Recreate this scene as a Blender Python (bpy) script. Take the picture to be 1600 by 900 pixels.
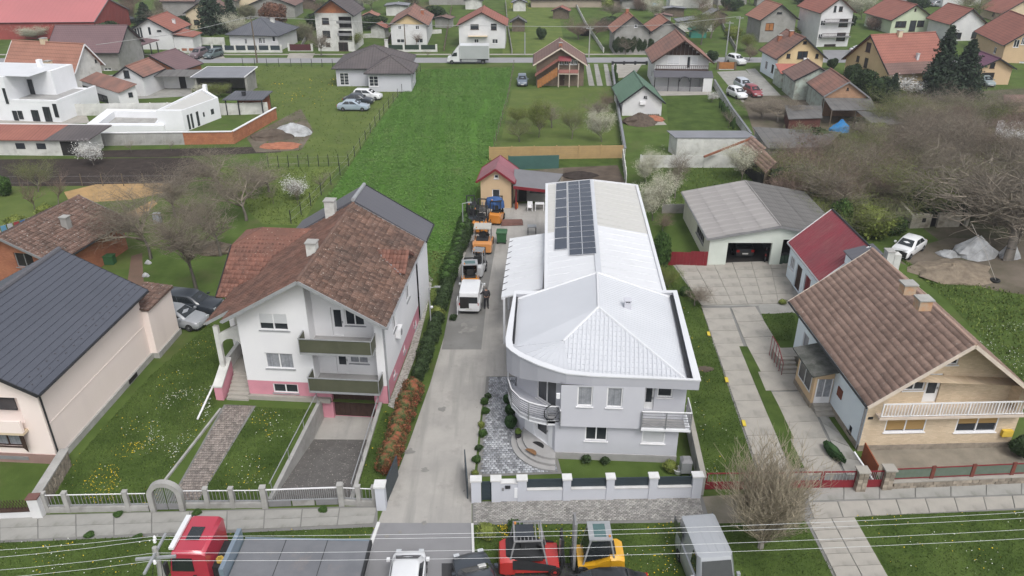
import bpy, bmesh, math, random
import numpy as np
from mathutils import Vector, Matrix
random.seed(7); rng = np.random.default_rng(7)
for o in list(bpy.data.objects): bpy.data.objects.remove(o)
C = bpy.context.scene.collection
R = math.radians
# ---------------------------------------------------------------- camera
F_PX, PITCH, CAM_H = 1230.0, R(27.1), 28.6
cd = bpy.data.cameras.new('camera'); cam = bpy.data.objects.new('camera', cd); C.objects.link(cam)
cam.location = (0, 0, CAM_H); cam.rotation_euler = (R(90) - PITCH, 0, 0)
cd.sensor_width = 36; cd.lens = F_PX / 1600 * 36; cd.clip_start = .5; cd.clip_end = 3000
bpy.context.scene.camera = cam
# ---------------------------------------------------------------- sky, sun, exposure
SUN_EL, SUN_AZ = R(55), R(155)       # azimuth clockwise from +Y (north): high behind the camera, veiled by cloud
w = bpy.data.worlds.new('World'); bpy.context.scene.world = w; w.use_nodes = True
nt = w.node_tree; bg = nt.nodes['Background']
sk = nt.nodes.new('ShaderNodeTexSky'); sk.sky_type = 'NISHITA'; sk.sun_disc = False
sk.sun_elevation = SUN_EL; sk.sun_rotation = SUN_AZ; sk.dust_density = 4; sk.air_density = 1.0; sk.ozone_density = 1
hs = nt.nodes.new('ShaderNodeHueSaturation'); hs.inputs['Saturation'].default_value = .3
nt.links.new(sk.outputs[0], hs.inputs['Color']); nt.links.new(hs.outputs[0], bg.inputs[0]); bg.inputs[1].default_value = .15
sd = bpy.data.lights.new('sun', 'SUN'); sd.energy = 0.8; sd.angle = R(20); sd.color = (1, .98, .95)
so = bpy.data.objects.new('sun', sd); C.objects.link(so)
dirv = Vector((math.sin(SUN_AZ) * math.cos(SUN_EL), math.cos(SUN_AZ) * math.cos(SUN_EL), math.sin(SUN_EL)))
so.rotation_euler = dirv.to_track_quat('Z', 'Y').to_euler(); so.location = dirv * 100
vs = bpy.context.scene.view_settings; vs.view_transform = 'Standard'; vs.look = 'None'; vs.exposure = 0.56; vs.gamma = 1
# ---------------------------------------------------------------- photo pixel -> real place
def ray(px, py):
    X = px - 800; Y = py - 450
    return Vector((X, F_PX * math.cos(PITCH) - Y * math.sin(PITCH), -F_PX * math.sin(PITCH) - Y * math.cos(PITCH)))
CAMV = Vector((0, 0, CAM_H))
def G(px, py, z=0.0):
    d = ray(px, py); t = (z - CAM_H) / d.z; return CAMV + d * t
def height_at(base, px, py):
    """height of the point seen at (px,py) that stands straight above the ground point base"""
    d = ray(px, py); t = base.y / d.y; return CAM_H + d.z * t
# ---------------------------------------------------------------- mesh builder
class MB:
    def __init__(s): s.v = []; s.f = []; s.M = None
    def P(s, p):
        p = Vector(p)
        if s.M is not None: p = s.M @ p
        s.v.append(tuple(p)); return len(s.v) - 1
    def poly(s, pts): s.f.append([s.P(p) for p in pts]); return s
    def box(s, x0, x1, y0, y1, z0, z1):
        a = [s.P(p) for p in ((x0,y0,z0),(x1,y0,z0),(x1,y1,z0),(x0,y1,z0),(x0,y0,z1),(x1,y0,z1),(x1,y1,z1),(x0,y1,z1))]
        for q in ((3,2,1,0),(4,5,6,7),(0,1,5,4),(1,2,6,5),(2,3,7,6),(3,0,4,7)): s.f.append([a[i] for i in q])
        return s
    def cbox(s, c, d): return s.box(c[0]-d[0]/2, c[0]+d[0]/2, c[1]-d[1]/2, c[1]+d[1]/2, c[2]-d[2]/2, c[2]+d[2]/2)
    def prism(s, pts, vec):
        """solid from a planar polygon pushed along vec"""
        vec = Vector(vec); a = [s.P(p) for p in pts]; b = [s.P(Vector(p) + vec) for p in pts]; n = len(a)
        s.f.append(a[::-1]); s.f.append(b)
        for i in range(n): s.f.append([a[i], a[(i+1) % n], b[(i+1) % n], b[i]])
        return s
    def tube(s, pts, r, n=6, r2=None, cap=True):
        pts = [Vector(p) for p in pts]; rings = []; m = len(pts)
        for i, p in enumerate(pts):
            d = (pts[min(i+1, m-1)] - pts[max(i-1, 0)]).normalized()
            u = d.cross(Vector((0,0,1)) if abs(d.z) < .9 else Vector((1,0,0))).normalized(); v = d.cross(u)
            rr = r if r2 is None else r + (r2 - r) * i / max(1, m-1)
            rings.append([s.P(p + (u*math.cos(6.2832*k/n) + v*math.sin(6.2832*k/n)) * rr) for k in range(n)])
        for i in range(m-1):
            for k in range(n): s.f.append([rings[i][k], rings[i][(k+1)%n], rings[i+1][(k+1)%n], rings[i+1][k]])
        if cap: s.f.append(rings[0]); s.f.append(rings[-1][::-1])
        return s
    def lathe(s, prof, n=12, c=(0,0), ax='z'):
        rings = []
        for r, h in prof:
            ring = []
            for k in range(n):
                a = 6.2832*k/n; x, y = r*math.cos(a), r*math.sin(a)
                p = (c[0]+x, c[1]+y, h) if ax == 'z' else ((c[0]+x, h, c[1]+y) if ax == 'y' else (h, c[0]+x, c[1]+y))
                ring.append(s.P(p))
            rings.append(ring)
        for i in range(len(rings)-1):
            for k in range(n): s.f.append([rings[i][k], rings[i][(k+1)%n], rings[i+1][(k+1)%n], rings[i+1][k]])
        s.f.append(rings[0][::-1]); s.f.append(rings[-1])
        return s
    def beam(s, a, b, w, h):
        """rectangular bar from a to b, w wide, h tall"""
        a, b = Vector(a), Vector(b); d = (b-a).normalized()
        up = Vector((0,0,1)) if abs(d.z) < .95 else Vector((0,1,0))
        u = d.cross(up).normalized()*w/2; v = u.cross(d).normalized()*h/2
        return s.prism([a-u-v, a+u-v, a+u+v, a-u+v], b-a)
    def loft(s, rings, cap=True, close=True):
        idx = [[s.P(p) for p in r] for r in rings]; n = len(idx[0])
        for i in range(len(idx)-1):
            for k in range(n if close else n-1): s.f.append([idx[i][k], idx[i][(k+1)%n], idx[i+1][(k+1)%n], idx[i+1][k]])
        if cap: s.f.append(idx[0][::-1]); s.f.append(idx[-1])
        return s
    def mesh(s, name, smooth=False):
        me = bpy.data.meshes.new(name); me.from_pydata(s.v, [], s.f); me.update()
        bm = bmesh.new(); bm.from_mesh(me); bmesh.ops.recalc_face_normals(bm, faces=bm.faces); bm.to_mesh(me); bm.free()
        if smooth:
            me.shade_smooth()
            if smooth == 'a': me.set_sharp_from_angle(angle=R(38))
        return me
def obj(name, mb, m, parent=None, smooth=False, loc=None, rz=0, label=None, kind=None):
    me = mb if isinstance(mb, bpy.types.Mesh) else mb.mesh(name, smooth)
    if m is not None and not me.materials: me.materials.append(m)
    o = bpy.data.objects.new(name, me); C.objects.link(o)
    if parent is not None: o.parent = parent
    if loc is not None: o.location = loc
    if rz: o.rotation_euler = (0, 0, rz)
    if label: o['label'] = label
    if kind: o['kind'] = kind
    return o
def thing(name, label, cat, loc=(0,0,0), rz=0, group=None):
    o = bpy.data.objects.new(name, None); C.objects.link(o); o.empty_display_size = .3
    o.location = loc; o.rotation_euler = (0, 0, rz); o['label'] = label; o['category'] = cat
    if group: o['group'] = group
    return o
def tag(o, label, cat, group=None):
    o['label'] = label; o['category'] = cat
    if group: o['group'] = group
    return o
KIDS = {}
def kids(o): return [c for c in bpy.data.objects if c.parent == o]
def dup(root, loc, rz, label, group=None, scale=None):
    def cp(o, par):
        c = o.copy(); C.objects.link(c)
        if par is not None: c.parent = par
        for k in list(o.children): cp(k, c)
        return c
    r = cp(root, None); r.location = loc; r.rotation_euler = (0, 0, rz); r['label'] = label
    if group: r['group'] = group
    if scale: r.scale = (scale,)*3
    return r
def npmesh(name, verts, faces, nper):
    """mesh from numpy arrays, faces all with nper corners"""
    me = bpy.data.meshes.new(name); nv, nf = len(verts), len(faces)
    me.vertices.add(nv); me.vertices.foreach_set('co', np.asarray(verts, dtype=np.float32).ravel())
    me.loops.add(nf*nper); me.loops.foreach_set('vertex_index', np.asarray(faces, dtype=np.int32).ravel())
    me.polygons.add(nf); me.polygons.foreach_set('loop_start', np.arange(nf, dtype=np.int32)*nper)
    me.polygons.foreach_set('loop_total', np.full(nf, nper, dtype=np.int32)); me.update(calc_edges=True); me.validate()
    return me
# ---------------------------------------------------------------- materials
MATS = {}
def mat(name, col, col2=None, sc=1.5, rough=.85, bump=0., bsc=25., metal=0., island=0., spec=.25, courses=None,
        specks=None, dirt=None, brick=None, ramp=(.35,.65), streak=None, coat=0.):
    """procedural material: two-tone noise, per-piece variation, specks, courses and fine relief"""
    if name in MATS: return MATS[name]
    m = bpy.data.materials.new(name); m.use_nodes = True; t = m.node_tree; N = t.nodes; L = t.links
    b = N['Principled BSDF']; b.inputs['Roughness'].default_value = rough; b.inputs['Metallic'].default_value = metal
    b.inputs['Specular IOR Level'].default_value = spec
    if coat: b.inputs['Coat Weight'].default_value = coat; b.inputs['Coat Roughness'].default_value = .08
    tc = N.new('ShaderNodeTexCoord'); co = tc.outputs['Object']
    def noise(scale, det=5, rgh=.6):
        n = N.new('ShaderNodeTexNoise'); n.inputs['Scale'].default_value = scale; n.inputs['Detail'].default_value = det
        n.inputs['Roughness'].default_value = rgh; L.new(co, n.inputs['Vector']); return n.outputs['Fac']
    def remap(x, a, bb, lo=0., hi=1.):
        n = N.new('ShaderNodeMapRange'); n.inputs[1].default_value = a; n.inputs[2].default_value = bb
        n.inputs[3].default_value = lo; n.inputs[4].default_value = hi; L.new(x, n.inputs[0]); return n.outputs[0]
    def mix(fac, a, c2, typ='MIX'):
        n = N.new('ShaderNodeMix'); n.data_type = 'RGBA'; n.blend_type = typ
        for sck, val in ((n.inputs[0], fac), (n.inputs[6], a), (n.inputs[7], c2)):
            if hasattr(val, 'links'): L.new(val, sck)
            elif isinstance(val, (int, float)): sck.default_value = val
            else: sck.default_value = (*val, 1)
        return n.outputs[2]
    def math_(op, a, c2=None):
        n = N.new('ShaderNodeMath'); n.operation = op
        for i, val in enumerate((a, c2)):
            if val is None: continue
            if hasattr(val, 'links'): L.new(val, n.inputs[i])
            else: n.inputs[i].default_value = val
        return n.outputs[0]
    if col2 is None: col2 = tuple(c*.82 for c in col)
    c = mix(remap(noise(sc), ramp[0], ramp[1]), col, col2)
    if brick:
        br = N.new('ShaderNodeTexBrick'); mp = N.new('ShaderNodeCombineXYZ'); sp = N.new('ShaderNodeSeparateXYZ'); L.new(co, sp.inputs[0])
        L.new(math_('ADD', sp.outputs[0], sp.outputs[1]), mp.inputs[0]); L.new(sp.outputs[2], mp.inputs[1])
        L.new(mp.outputs[0], br.inputs['Vector']); br.inputs['Scale'].default_value = 1
        br.inputs['Brick Width'].default_value = brick[0]; br.inputs['Row Height'].default_value = brick[1]; br.inputs['Mortar Size'].default_value = brick[2]
        br.inputs['Color1'].default_value = (1,1,1,1); br.inputs['Color2'].default_value = (.8,.8,.8,1); br.inputs['Mortar'].default_value = (*brick[3], 1)
        c = mix(1., c, br.outputs['Color'], 'MULTIPLY')
    hgt = None
    if courses:
        sp = N.new('ShaderNodeSeparateXYZ'); L.new(co, sp.inputs[0])
        fx = math_('FRACT', math_('ABSOLUTE', math_('MULTIPLY', sp.outputs[courses[3] if len(courses) > 3 else 0], 1/courses[0])))
        dk = remap(fx, .0, .22, courses[2], 1.)
        c = mix(1., c, dk, 'MULTIPLY'); hgt = fx
        if courses[1]:
            fy = math_('SINE', math_('MULTIPLY', sp.outputs[1 if (len(courses) < 4 or courses[3] == 0) else 0], 6.2832/courses[1]))
            c = mix(1., c, remap(fy, -1, 0, .5 + courses[2]/2, 1.), 'MULTIPLY')
    if specks:
        c = mix(remap(noise(specks[1], 2, .7), specks[2], specks[2] + .05), c, specks[0])
    if dirt: c = mix(remap(noise(dirt[1], 6, .7), dirt[2], dirt[2] + .25), c, dirt[0])
    if streak:
        mp = N.new('ShaderNodeMapping'); mp.inputs['Scale'].default_value = streak[1]; L.new(co, mp.inputs[0])
        n = N.new('ShaderNodeTexNoise'); n.inputs['Scale'].default_value = 1; n.inputs['Detail'].default_value = 4; L.new(mp.outputs[0], n.inputs['Vector'])
        c = mix(remap(n.outputs['Fac'], .5, .75), c, streak[0])
    if island:
        g = N.new('ShaderNodeNewGeometry'); c = mix(1., c, remap(g.outputs['Random Per Island'], 0, 1, 1 - island, 1 + island), 'MULTIPLY')
        n = c.node; n.clamp_result = False
    L.new(c, b.inputs['Base Color'])
    if bump or hgt is not None:
        bn = N.new('ShaderNodeBump'); bn.inputs['Strength'].default_value = bump or .4; bn.inputs['Distance'].default_value = .05
        hn = noise(bsc, 4, .7)
        if hgt is not None: hn = math_('ADD', math_('MULTIPLY', hn, .4), hgt)
        L.new(hn, bn.inputs['Height']); L.new(bn.outputs[0], b.inputs['Normal'])
    MATS[name] = m; return m
# walls
white = mat('white_render', (.62,.62,.62), (.55,.55,.56), .6, bump=.1, dirt=((.42,.41,.39), .9, .6))
white_old = mat('aged_white_render', (.58,.58,.55), (.46,.46,.44), .8, bump=.2, dirt=((.33,.32,.29), 1.2, .52))
white_new = mat('bright_white_render', (.74,.75,.77), (.69,.70,.72), .5, rough=.7)
lavender = mat('pale_grey_lilac_render', (.50,.505,.545), (.47,.475,.515), .6, bump=.08, bsc=60, dirt=((.42,.42,.45), .5, .62))
lilac_dark = mat('grey_lilac_band', (.40,.405,.44), (.37,.375,.41), .6, bump=.08, bsc=60)
plinthgrey = mat('grey_plinth', (.34,.335,.33), (.29,.285,.28), 1.2, bump=.2)
pinkwhite = mat('white_brick_facing', (.70,.70,.71), (.66,.66,.675), .5, bump=.04, bsc=40)
pink = mat('pink_plinth', (.56,.25,.30), (.50,.22,.27), 1.0, bump=.15)
cream = mat('cream_render', (.60,.50,.36), (.54,.44,.31), .8, bump=.15, dirt=((.42,.36,.28), .8, .6))
creampink = mat('pale_pink_render', (.80,.70,.655), (.76,.66,.615), .25, bump=.08, bsc=60, streak=((.72,.625,.585), (.8,.8,.12)))
yellowbrick = mat('yellow_facing_brick', (.62,.51,.375), (.56,.45,.325), 1.2, brick=(.26,.085,.014,(.86,.85,.82)), bump=.1, dirt=((.52,.42,.28), .6, .6))
apricot = mat('apricot_render', (.56,.41,.26), (.52,.38,.24), .7, bump=.1)
yellow_w = mat('pale_yellow_render', (.60,.46,.27), (.52,.39,.23), .6, dirt=((.40,.32,.22), .8, .58))
greenish = mat('pale_green_render', (.50,.56,.42), (.46,.52,.38), .6)
garage_front = mat('pale_mint_white_render', (.58,.62,.57), (.52,.56,.51), .7, bump=.1)
mint = mat('flaking_mint_render', (.40,.46,.41), (.30,.33,.29), 1.4, dirt=((.25,.24,.21), 1.4, .5))
greyrender = mat('bare_grey_render', (.30,.295,.28), (.24,.235,.22), .8, bump=.2, dirt=((.18,.17,.15), 1.1, .55))
bluewhite = mat('blue_white_render', (.72,.79,.83), (.68,.75,.80), .6, bump=.1)
redbrick = mat('red_brick', (.40,.17,.10), (.32,.13,.08), 1.3, brick=(.26,.09,.012,(.75,.7,.68)), bump=.25)
orangebrick = mat('orange_block', (.42,.18,.09), (.34,.14,.08), 1.0, brick=(.3,.22,.012,(.7,.65,.6)), bump=.2)
concrete_wall = mat('concrete_wall', (.36,.355,.34), (.28,.275,.26), 1.2, bump=.25, dirt=((.20,.195,.18), .9, .55))
whitestone = mat('pale_coping', (.60,.60,.60), (.52,.52,.51), 1.6, bump=.15)
tanblock = mat('tan_block', (.42,.26,.165), (.36,.22,.14), 1.0, brick=(.3,.22,.012,(.8,.78,.74)), bump=.2)
stone = mat('rubble_stone', (.30,.26,.21), (.19,.165,.135), 2.2, bump=.6, bsc=9, island=.3)
# roofs
tile_brown = mat('weathered_brown_tile', (.165,.098,.074), (.10,.068,.056), .7, bump=.3, bsc=30, island=.33, specks=((.42,.37,.32), 11., .645), dirt=((.10,.066,.056), .5, .5))
tile_orange = mat('orange_brown_tile', (.25,.135,.10), (.155,.09,.07), .7, bump=.3, bsc=30, island=.22, specks=((.42,.36,.3), 10., .69), dirt=((.20,.09,.062), .8, .5))
tile_red = mat('brick_red_tile', (.19,.088,.066), (.13,.068,.053), .8, bump=.3, bsc=30, island=.28, specks=((.40,.34,.29), 10., .665))
tile_pale = mat('pale_brown_tile', (.335,.228,.182), (.265,.18,.145), .35, bump=.3, bsc=30, island=.16, specks=((.45,.40,.35), 9., .66), dirt=((.30,.20,.16), 1.4, .58))
tile_old = mat('old_brown_tile', (.16,.10,.08), (.115,.078,.064), .6, bump=.3, bsc=30, island=.3, specks=((.30,.29,.27), 7., .62))
def far_tile(n, c, c2, k=.62): return mat(n, c, c2, .35, rough=.8, bump=.35, bsc=14, courses=(.42, .3, k), dirt=(tuple(x*.75 for x in c2), .5, .58))
ft_red = far_tile('far_red_tile', (.30,.125,.095), (.24,.10,.078))
ft_orange = far_tile('far_orange_tile', (.33,.165,.12), (.26,.13,.095))
ft_brown = far_tile('far_brown_tile', (.20,.125,.105), (.155,.10,.088))
ft_mixed = far_tile('far_mottled_tile', (.29,.15,.115), (.17,.105,.088))
ft_purple = far_tile('far_purple_brown_tile', (.17,.11,.115), (.145,.095,.10))
ft_dark = far_tile('far_dark_tile', (.115,.10,.10), (.09,.08,.082))
ft_slate = far_tile('far_slate_grey_tile', (.115,.12,.135), (.095,.10,.115))
ft_maroon = mat('glazed_maroon_tile', (.16,.06,.10), (.12,.045,.08), .5, rough=.4, courses=(.4, .3, .45))
metal_dark = mat('anthracite_sheet_roof', (.074,.080,.100), (.064,.070,.088), .3, rough=.5, bump=.03, bsc=6, spec=.4, island=.05)
metal_dark2 = mat('dark_grey_sheet_roof', (.105,.105,.118), (.095,.095,.108), .3, rough=.5, courses=(.5, 0, .85, 1))
metal_white = mat('white_sheet_roof', (.60,.61,.63), (.56,.57,.59), .3, rough=.45, spec=.35, bump=.02, dirt=((.50,.51,.52), .35, .55))
metal_white_g = mat('grey_white_sheet_roof', (.50,.515,.545), (.465,.48,.51), .3, rough=.4, spec=.4, dirt=((.45,.46,.49), .4, .6))
metal_cream = mat('weathered_cream_sheet_roof', (.47,.465,.445), (.46,.455,.43), .3, rough=.55, dirt=((.42,.41,.38), .4, .58))
metal_maroon = mat('maroon_sheet_roof', (.25,.045,.06), (.21,.055,.065), .4, rough=.5, dirt=((.24,.09,.09), .5, .48), courses=(.22, 0, .85, 1))
metal_maroon2 = mat('dusty_maroon_sheet_roof', (.26,.10,.12), (.22,.09,.11), .4, rough=.45, courses=(.3, 0, .82, 1))
metal_red = mat('faded_red_sheet_roof', (.42,.15,.15), (.38,.14,.14), .1, rough=.5, courses=(1., 0, .92, 1))
metal_green = mat('green_sheet_roof', (.095,.165,.115), (.085,.15,.105), .3, rough=.5, courses=(.4, 0, .85))
metal_grey = mat('grey_sheet_roof', (.20,.205,.225), (.17,.175,.19), .4, rough=.5, courses=(.4, 0, .9, 1))
asbestos = mat('corrugated_fibre_cement', (.30,.285,.275), (.215,.205,.20), .5, bump=.3, bsc=12, island=.16, dirt=((.15,.14,.135), .6, .52), streak=((.38,.36,.35), (2.5,.4,1)))
asbestos_d = mat('dark_fibre_cement', (.155,.15,.145), (.11,.108,.105), .6, bump=.3, bsc=12, courses=(1.1, .18, .75), dirt=((.08,.078,.075), .8, .55))
# bits
trim_white = mat('white_trim', (.72,.72,.73), (.68,.68,.69), 2, rough=.5)
trim_grey = mat('grey_trim', (.22,.22,.225), (.19,.19,.195), 2, rough=.6)
trim_dark = mat('dark_trim', (.03,.031,.034), (.024,.025,.028), 2, rough=.5)
trim_brown = mat('dark_brown_wood', (.062,.036,.028), (.045,.027,.022), 3, rough=.7, bump=.1)
trim_cream = mat('cream_trim', (.58,.50,.42), (.50,.43,.37), 2, rough=.6)
glass = mat('window_glass', (.022,.026,.032), (.04,.045,.052), .9, rough=.12, spec=.6)
glass_car = mat('car_glass', (.016,.02,.023), (.024,.028,.03), 2, rough=.08, spec=.7)
curtain = mat('net_curtain_behind_glass', (.30,.31,.33), (.20,.21,.23), 5, rough=.3, streak=((.14,.15,.17), (18,18,.3)))
shutter_w = mat('white_roller_shutter', (.66,.67,.69), (.63,.64,.66), 1, rough=.6, courses=(.055, 0, .88, 2))
shutter_t = mat('tan_roller_shutter', (.42,.27,.11), (.39,.25,.10), 1, rough=.6, courses=(.055, 0, .85, 2))
shutter_b = mat('brown_wood_shutter', (.07,.04,.03), (.05,.03,.025), 1, rough=.6, courses=(.07, 0, .7, 2))
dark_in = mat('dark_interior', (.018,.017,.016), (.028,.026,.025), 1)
rubber = mat('black_rubber', (.018,.018,.018), (.025,.025,.025), 6, rough=.9)
steel = mat('brushed_steel', (.45,.46,.48), (.38,.39,.41), 4, rough=.35, metal=.7)
galv = mat('galvanised_steel', (.36,.37,.38), (.30,.31,.32), 3, rough=.5, metal=.3)
anth = mat('anthracite_panel', (.035,.048,.058), (.03,.042,.05), 1, rough=.45, spec=.35)
redpaint = mat('dark_red_paint', (.20,.022,.03), (.16,.02,.026), 1.5, rough=.5, dirt=((.12,.03,.03), 2, .6))
olive = mat('olive_sheet_cladding', (.085,.088,.058), (.07,.074,.048), 1, rough=.6, dirt=((.11,.11,.085), .8, .58))
wood = mat('weathered_wood', (.17,.135,.10), (.11,.09,.07), 3, bump=.3, streak=((.08,.065,.05), (1,1,12)))
wood_or = mat('orange_varnished_wood', (.36,.16,.06), (.28,.12,.045), 2, bump=.1)
# ================================================================ GROUND
grass_m = mat('grass', (.084,.126,.032), (.054,.086,.02), .35, rough=.95, bump=.5, bsc=18, dirt=((.10,.105,.045), .22, .52), spec=.1)
grass_dark = mat('lush_grass', (.070,.106,.026), (.040,.066,.015), .5, rough=.95, bump=.5, bsc=18, dirt=((.075,.105,.028), .35, .55), spec=.1)
grass_bright = mat('yellowish_grass', (.12,.155,.042), (.085,.12,.032), .4, rough=.95, bump=.5, bsc=18, spec=.1)
grass_worn = mat('worn_grass', (.108,.138,.04), (.074,.108,.028), .3, rough=.95, bump=.5, bsc=14, dirt=((.15,.14,.085), .3, .56), spec=.1)
blade_m = mat('grass_blades', (.082,.122,.030), (.047,.078,.018), .5, rough=.9, island=.55, dirt=((.10,.115,.04), .22, .52), spec=.1)
blade_y = mat('yellow_green_blades', (.12,.155,.042), (.09,.125,.032), .3, rough=.9, island=.4, spec=.1)
crop_m = mat('alfalfa_ground', (.08,.17,.03), (.058,.13,.022), .3, rough=.95, bump=.5, bsc=9, spec=.1, dirt=((.15,.15,.075), .11, .58))
crop_leaf = mat('alfalfa_leaves', (.108,.19,.052), (.084,.155,.042), .12, rough=.85, island=.22, spec=.1, dirt=((.13,.17,.06), .10, .56), streak=((.072,.15,.03), (.9,.06,1)))
soil_m = mat('ploughed_soil', (.055,.045,.040), (.038,.031,.028), .8, rough=1, bump=.9, bsc=4, spec=.05)
soil_b = mat('brown_garden_soil', (.125,.10,.08), (.075,.06,.048), .6, rough=1, bump=.8, bsc=5, spec=.05)
dirt_m = mat('bare_dirt', (.16,.135,.11), (.095,.085,.06), .3, rough=1, bump=.6, bsc=8, dirt=((.062,.078,.03), .25, .55), spec=.05)
sand_m = mat('orange_sand', (.40,.26,.12), (.30,.20,.095), .8, rough=1, bump=.6, bsc=6, dirt=((.12,.115,.05), .4, .58))
conc_m = mat('concrete_drive', (.36,.345,.32), (.29,.28,.262), .45, bump=.2, bsc=30, specks=((.20,.19,.18), 1.7, .70), dirt=((.225,.215,.20), .6, .55), streak=((.24,.235,.22), (1.6,.15,1)))
conc_d = mat('dark_damp_concrete', (.20,.198,.19), (.16,.158,.15), .5, bump=.15, bsc=40, dirt=((.11,.108,.104), .8, .58))
asph_m = mat('grey_asphalt', (.225,.225,.232), (.19,.19,.197), .3, bump=.2, bsc=60, dirt=((.15,.15,.155), .6, .6))
road_m = mat('road_asphalt', (.265,.265,.275), (.235,.235,.245), .25, bump=.1, bsc=30)
slab_m = mat('concrete_slab', (.34,.32,.285), (.275,.262,.235), .7, bump=.25, bsc=30, island=.06, dirt=((.19,.18,.16), .9, .55))
slab_w = mat('worn_concrete_slab', (.30,.295,.275), (.24,.237,.22), .7, bump=.3, bsc=30, island=.06, dirt=((.15,.15,.125), .8, .55))
paver_g = mat('grey_paver', (.33,.32,.30), (.26,.25,.235), 1.2, island=.3, bump=.15)
paver_s = mat('blue_grey_cobble', (.36,.37,.39), (.25,.26,.28), 1.4, island=.42, bump=.15)
paver_r = mat('reddish_grey_paver', (.27,.235,.21), (.21,.185,.168), 1.2, island=.3, bump=.15)
gravel_m = mat('ramp_gravel_concrete', (.135,.128,.122), (.10,.095,.09), 1.2, bump=.8, bsc=14, specks=((.33,.31,.28), 9, .62))
def PW(px, z=0.): return [G(a, b, z) for a, b in px]
def sheet(name, px, m, z, world=False, kind='structure'):
    ZN[0] += 1; z += .0003*ZN[0]
    pts = px if world else PW(px, z)
    return obj(name, MB().poly([(p[0], p[1], z) for p in pts]), m, kind=kind)
# ---- base ground, left open over the sunken garage ramp
RAMP = PW([(425,783),(503,627),(592,631),(546,783)])
ground = MB(); far = [(-700,-60,0),(-700,1500,0),(700,1500,0),(700,-60,0)]
for i in range(4):
    j = (i+1) % 4; ground.poly([far[i], far[j], tuple(RAMP[j]), tuple(RAMP[i])])
obj('ground', ground, grass_m, kind='structure')
Z = [.002*i for i in range(14)]
ZN = [0]
# ---- roads
sheet('road', [(-400,99),(-400,91.5),(2000,88.5),(2000,97)], road_m, Z[3])
sheet('far_footpath', [(-400,86.3),(-400,84.6),(820,84.0),(1120,83.5),(1120,85.5),(820,85.8)], slab_m, Z[3])
for q in ([(448,91),(452,83),(492,83),(488,91)], [(296,93),(315,83),(345,83),(352,91)]):
    sheet('driveway', q, slab_m, Z[4])
# ---- the crop field and lawns behind
FIELD = [(657,109),(800,106),(793,150),(770,232),(748,285),(737,332),(722,372),(703,430),(600,470),(480,380),(505,320),(545,262),(600,180)]
sheet('crop_field', FIELD, crop_m, Z[2])
sheet('back_lawn', [(600,392),(722,392),(700,470),(640,520),(560,480)], grass_bright, Z[3])
sheet('meadow', [(380,102),(655,104),(600,178),(545,258),(420,262),(405,200),(370,150)], grass_worn, Z[1])
sheet('orchard_lawn', [(250,262),(545,258),(500,330),(470,365),(330,420),(240,500),(150,420),(170,330)], grass_m, Z[1])
sheet('orchard_glade', [(310,262),(530,260),(470,352),(410,350)], grass_bright, Z[2])
sheet('ploughed_strip', [(-300,252),(300,246),(330,262),(285,290),(-300,292)], soil_m, Z[2])
sheet('ploughed_bed', [(118,236),(455,228),(440,238),(250,246),(120,246)], soil_m, Z[3])
sheet('left_wasteland', [(-300,292),(285,290),(330,330),(200,420),(-300,450)], grass_worn, Z[1])
sheet('sand_patch', [(100,300),(150,288),(265,286),(272,300),(205,312),(110,318)], sand_m, Z[3])
sheet('sand_patch', [(195,335),(240,312),(246,318),(215,342)], sand_m, Z[3])
sheet('bare_strip', [(195,470),(205,400),(222,395),(226,470)], mat('reddish_dirt', (.16,.10,.075), (.12,.085,.06), .6, bump=.5), Z[3])
sheet('orchard_grass', [(800,140),(955,135),(970,225),(780,232)], grass_worn, Z[1])
sheet('far_meadow', [(790,0),(870,0),(880,60),(940,84),(785,84)], grass_bright, Z[1])
sheet('garden_soil', [(878,262),(965,258),(975,282),(985,288),(880,290)], soil_b, Z[2])
sheet('green_bed', [(855,247),(975,246),(975,262),(860,264)], grass_dark, Z[1])
sheet('courtyard', [(755,272),(880,262),(880,300),(756,330)], dirt_m, Z[2])
sheet('rubbish_yard', [(385,215),(470,170),(490,205),(470,235),(400,238)], dirt_m, Z[2])
sheet('right_garden_lawn', [(1000,262),(1200,250),(1170,290),(1065,300),(1070,330),(1020,330)], grass_dark, Z[1])
sheet('middle_garden_lawn', [(1040,150),(1120,148),(1165,205),(1045,208)], grass_dark, Z[1])
sheet('brush_floor', [(1180,205),(1400,150),(1900,120),(1900,330),(1500,400),(1420,340),(1300,300),(1200,280)], mat('leafy_forest_floor', (.10,.085,.06), (.055,.065,.028), .35, rough=1, bump=.9, bsc=3, dirt=((.15,.125,.095), .5, .52)), Z[1])
sheet('dirt_yard', [(1390,398),(1480,372),(1900,370),(1900,520),(1570,470),(1500,450),(1410,412)], dirt_m, Z[2])
sheet('side_lawn', [(1400,400),(1480,470),(1600,600),(1900,700),(1900,500),(1560,455),(1460,430)], grass_dark, Z[3])
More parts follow.
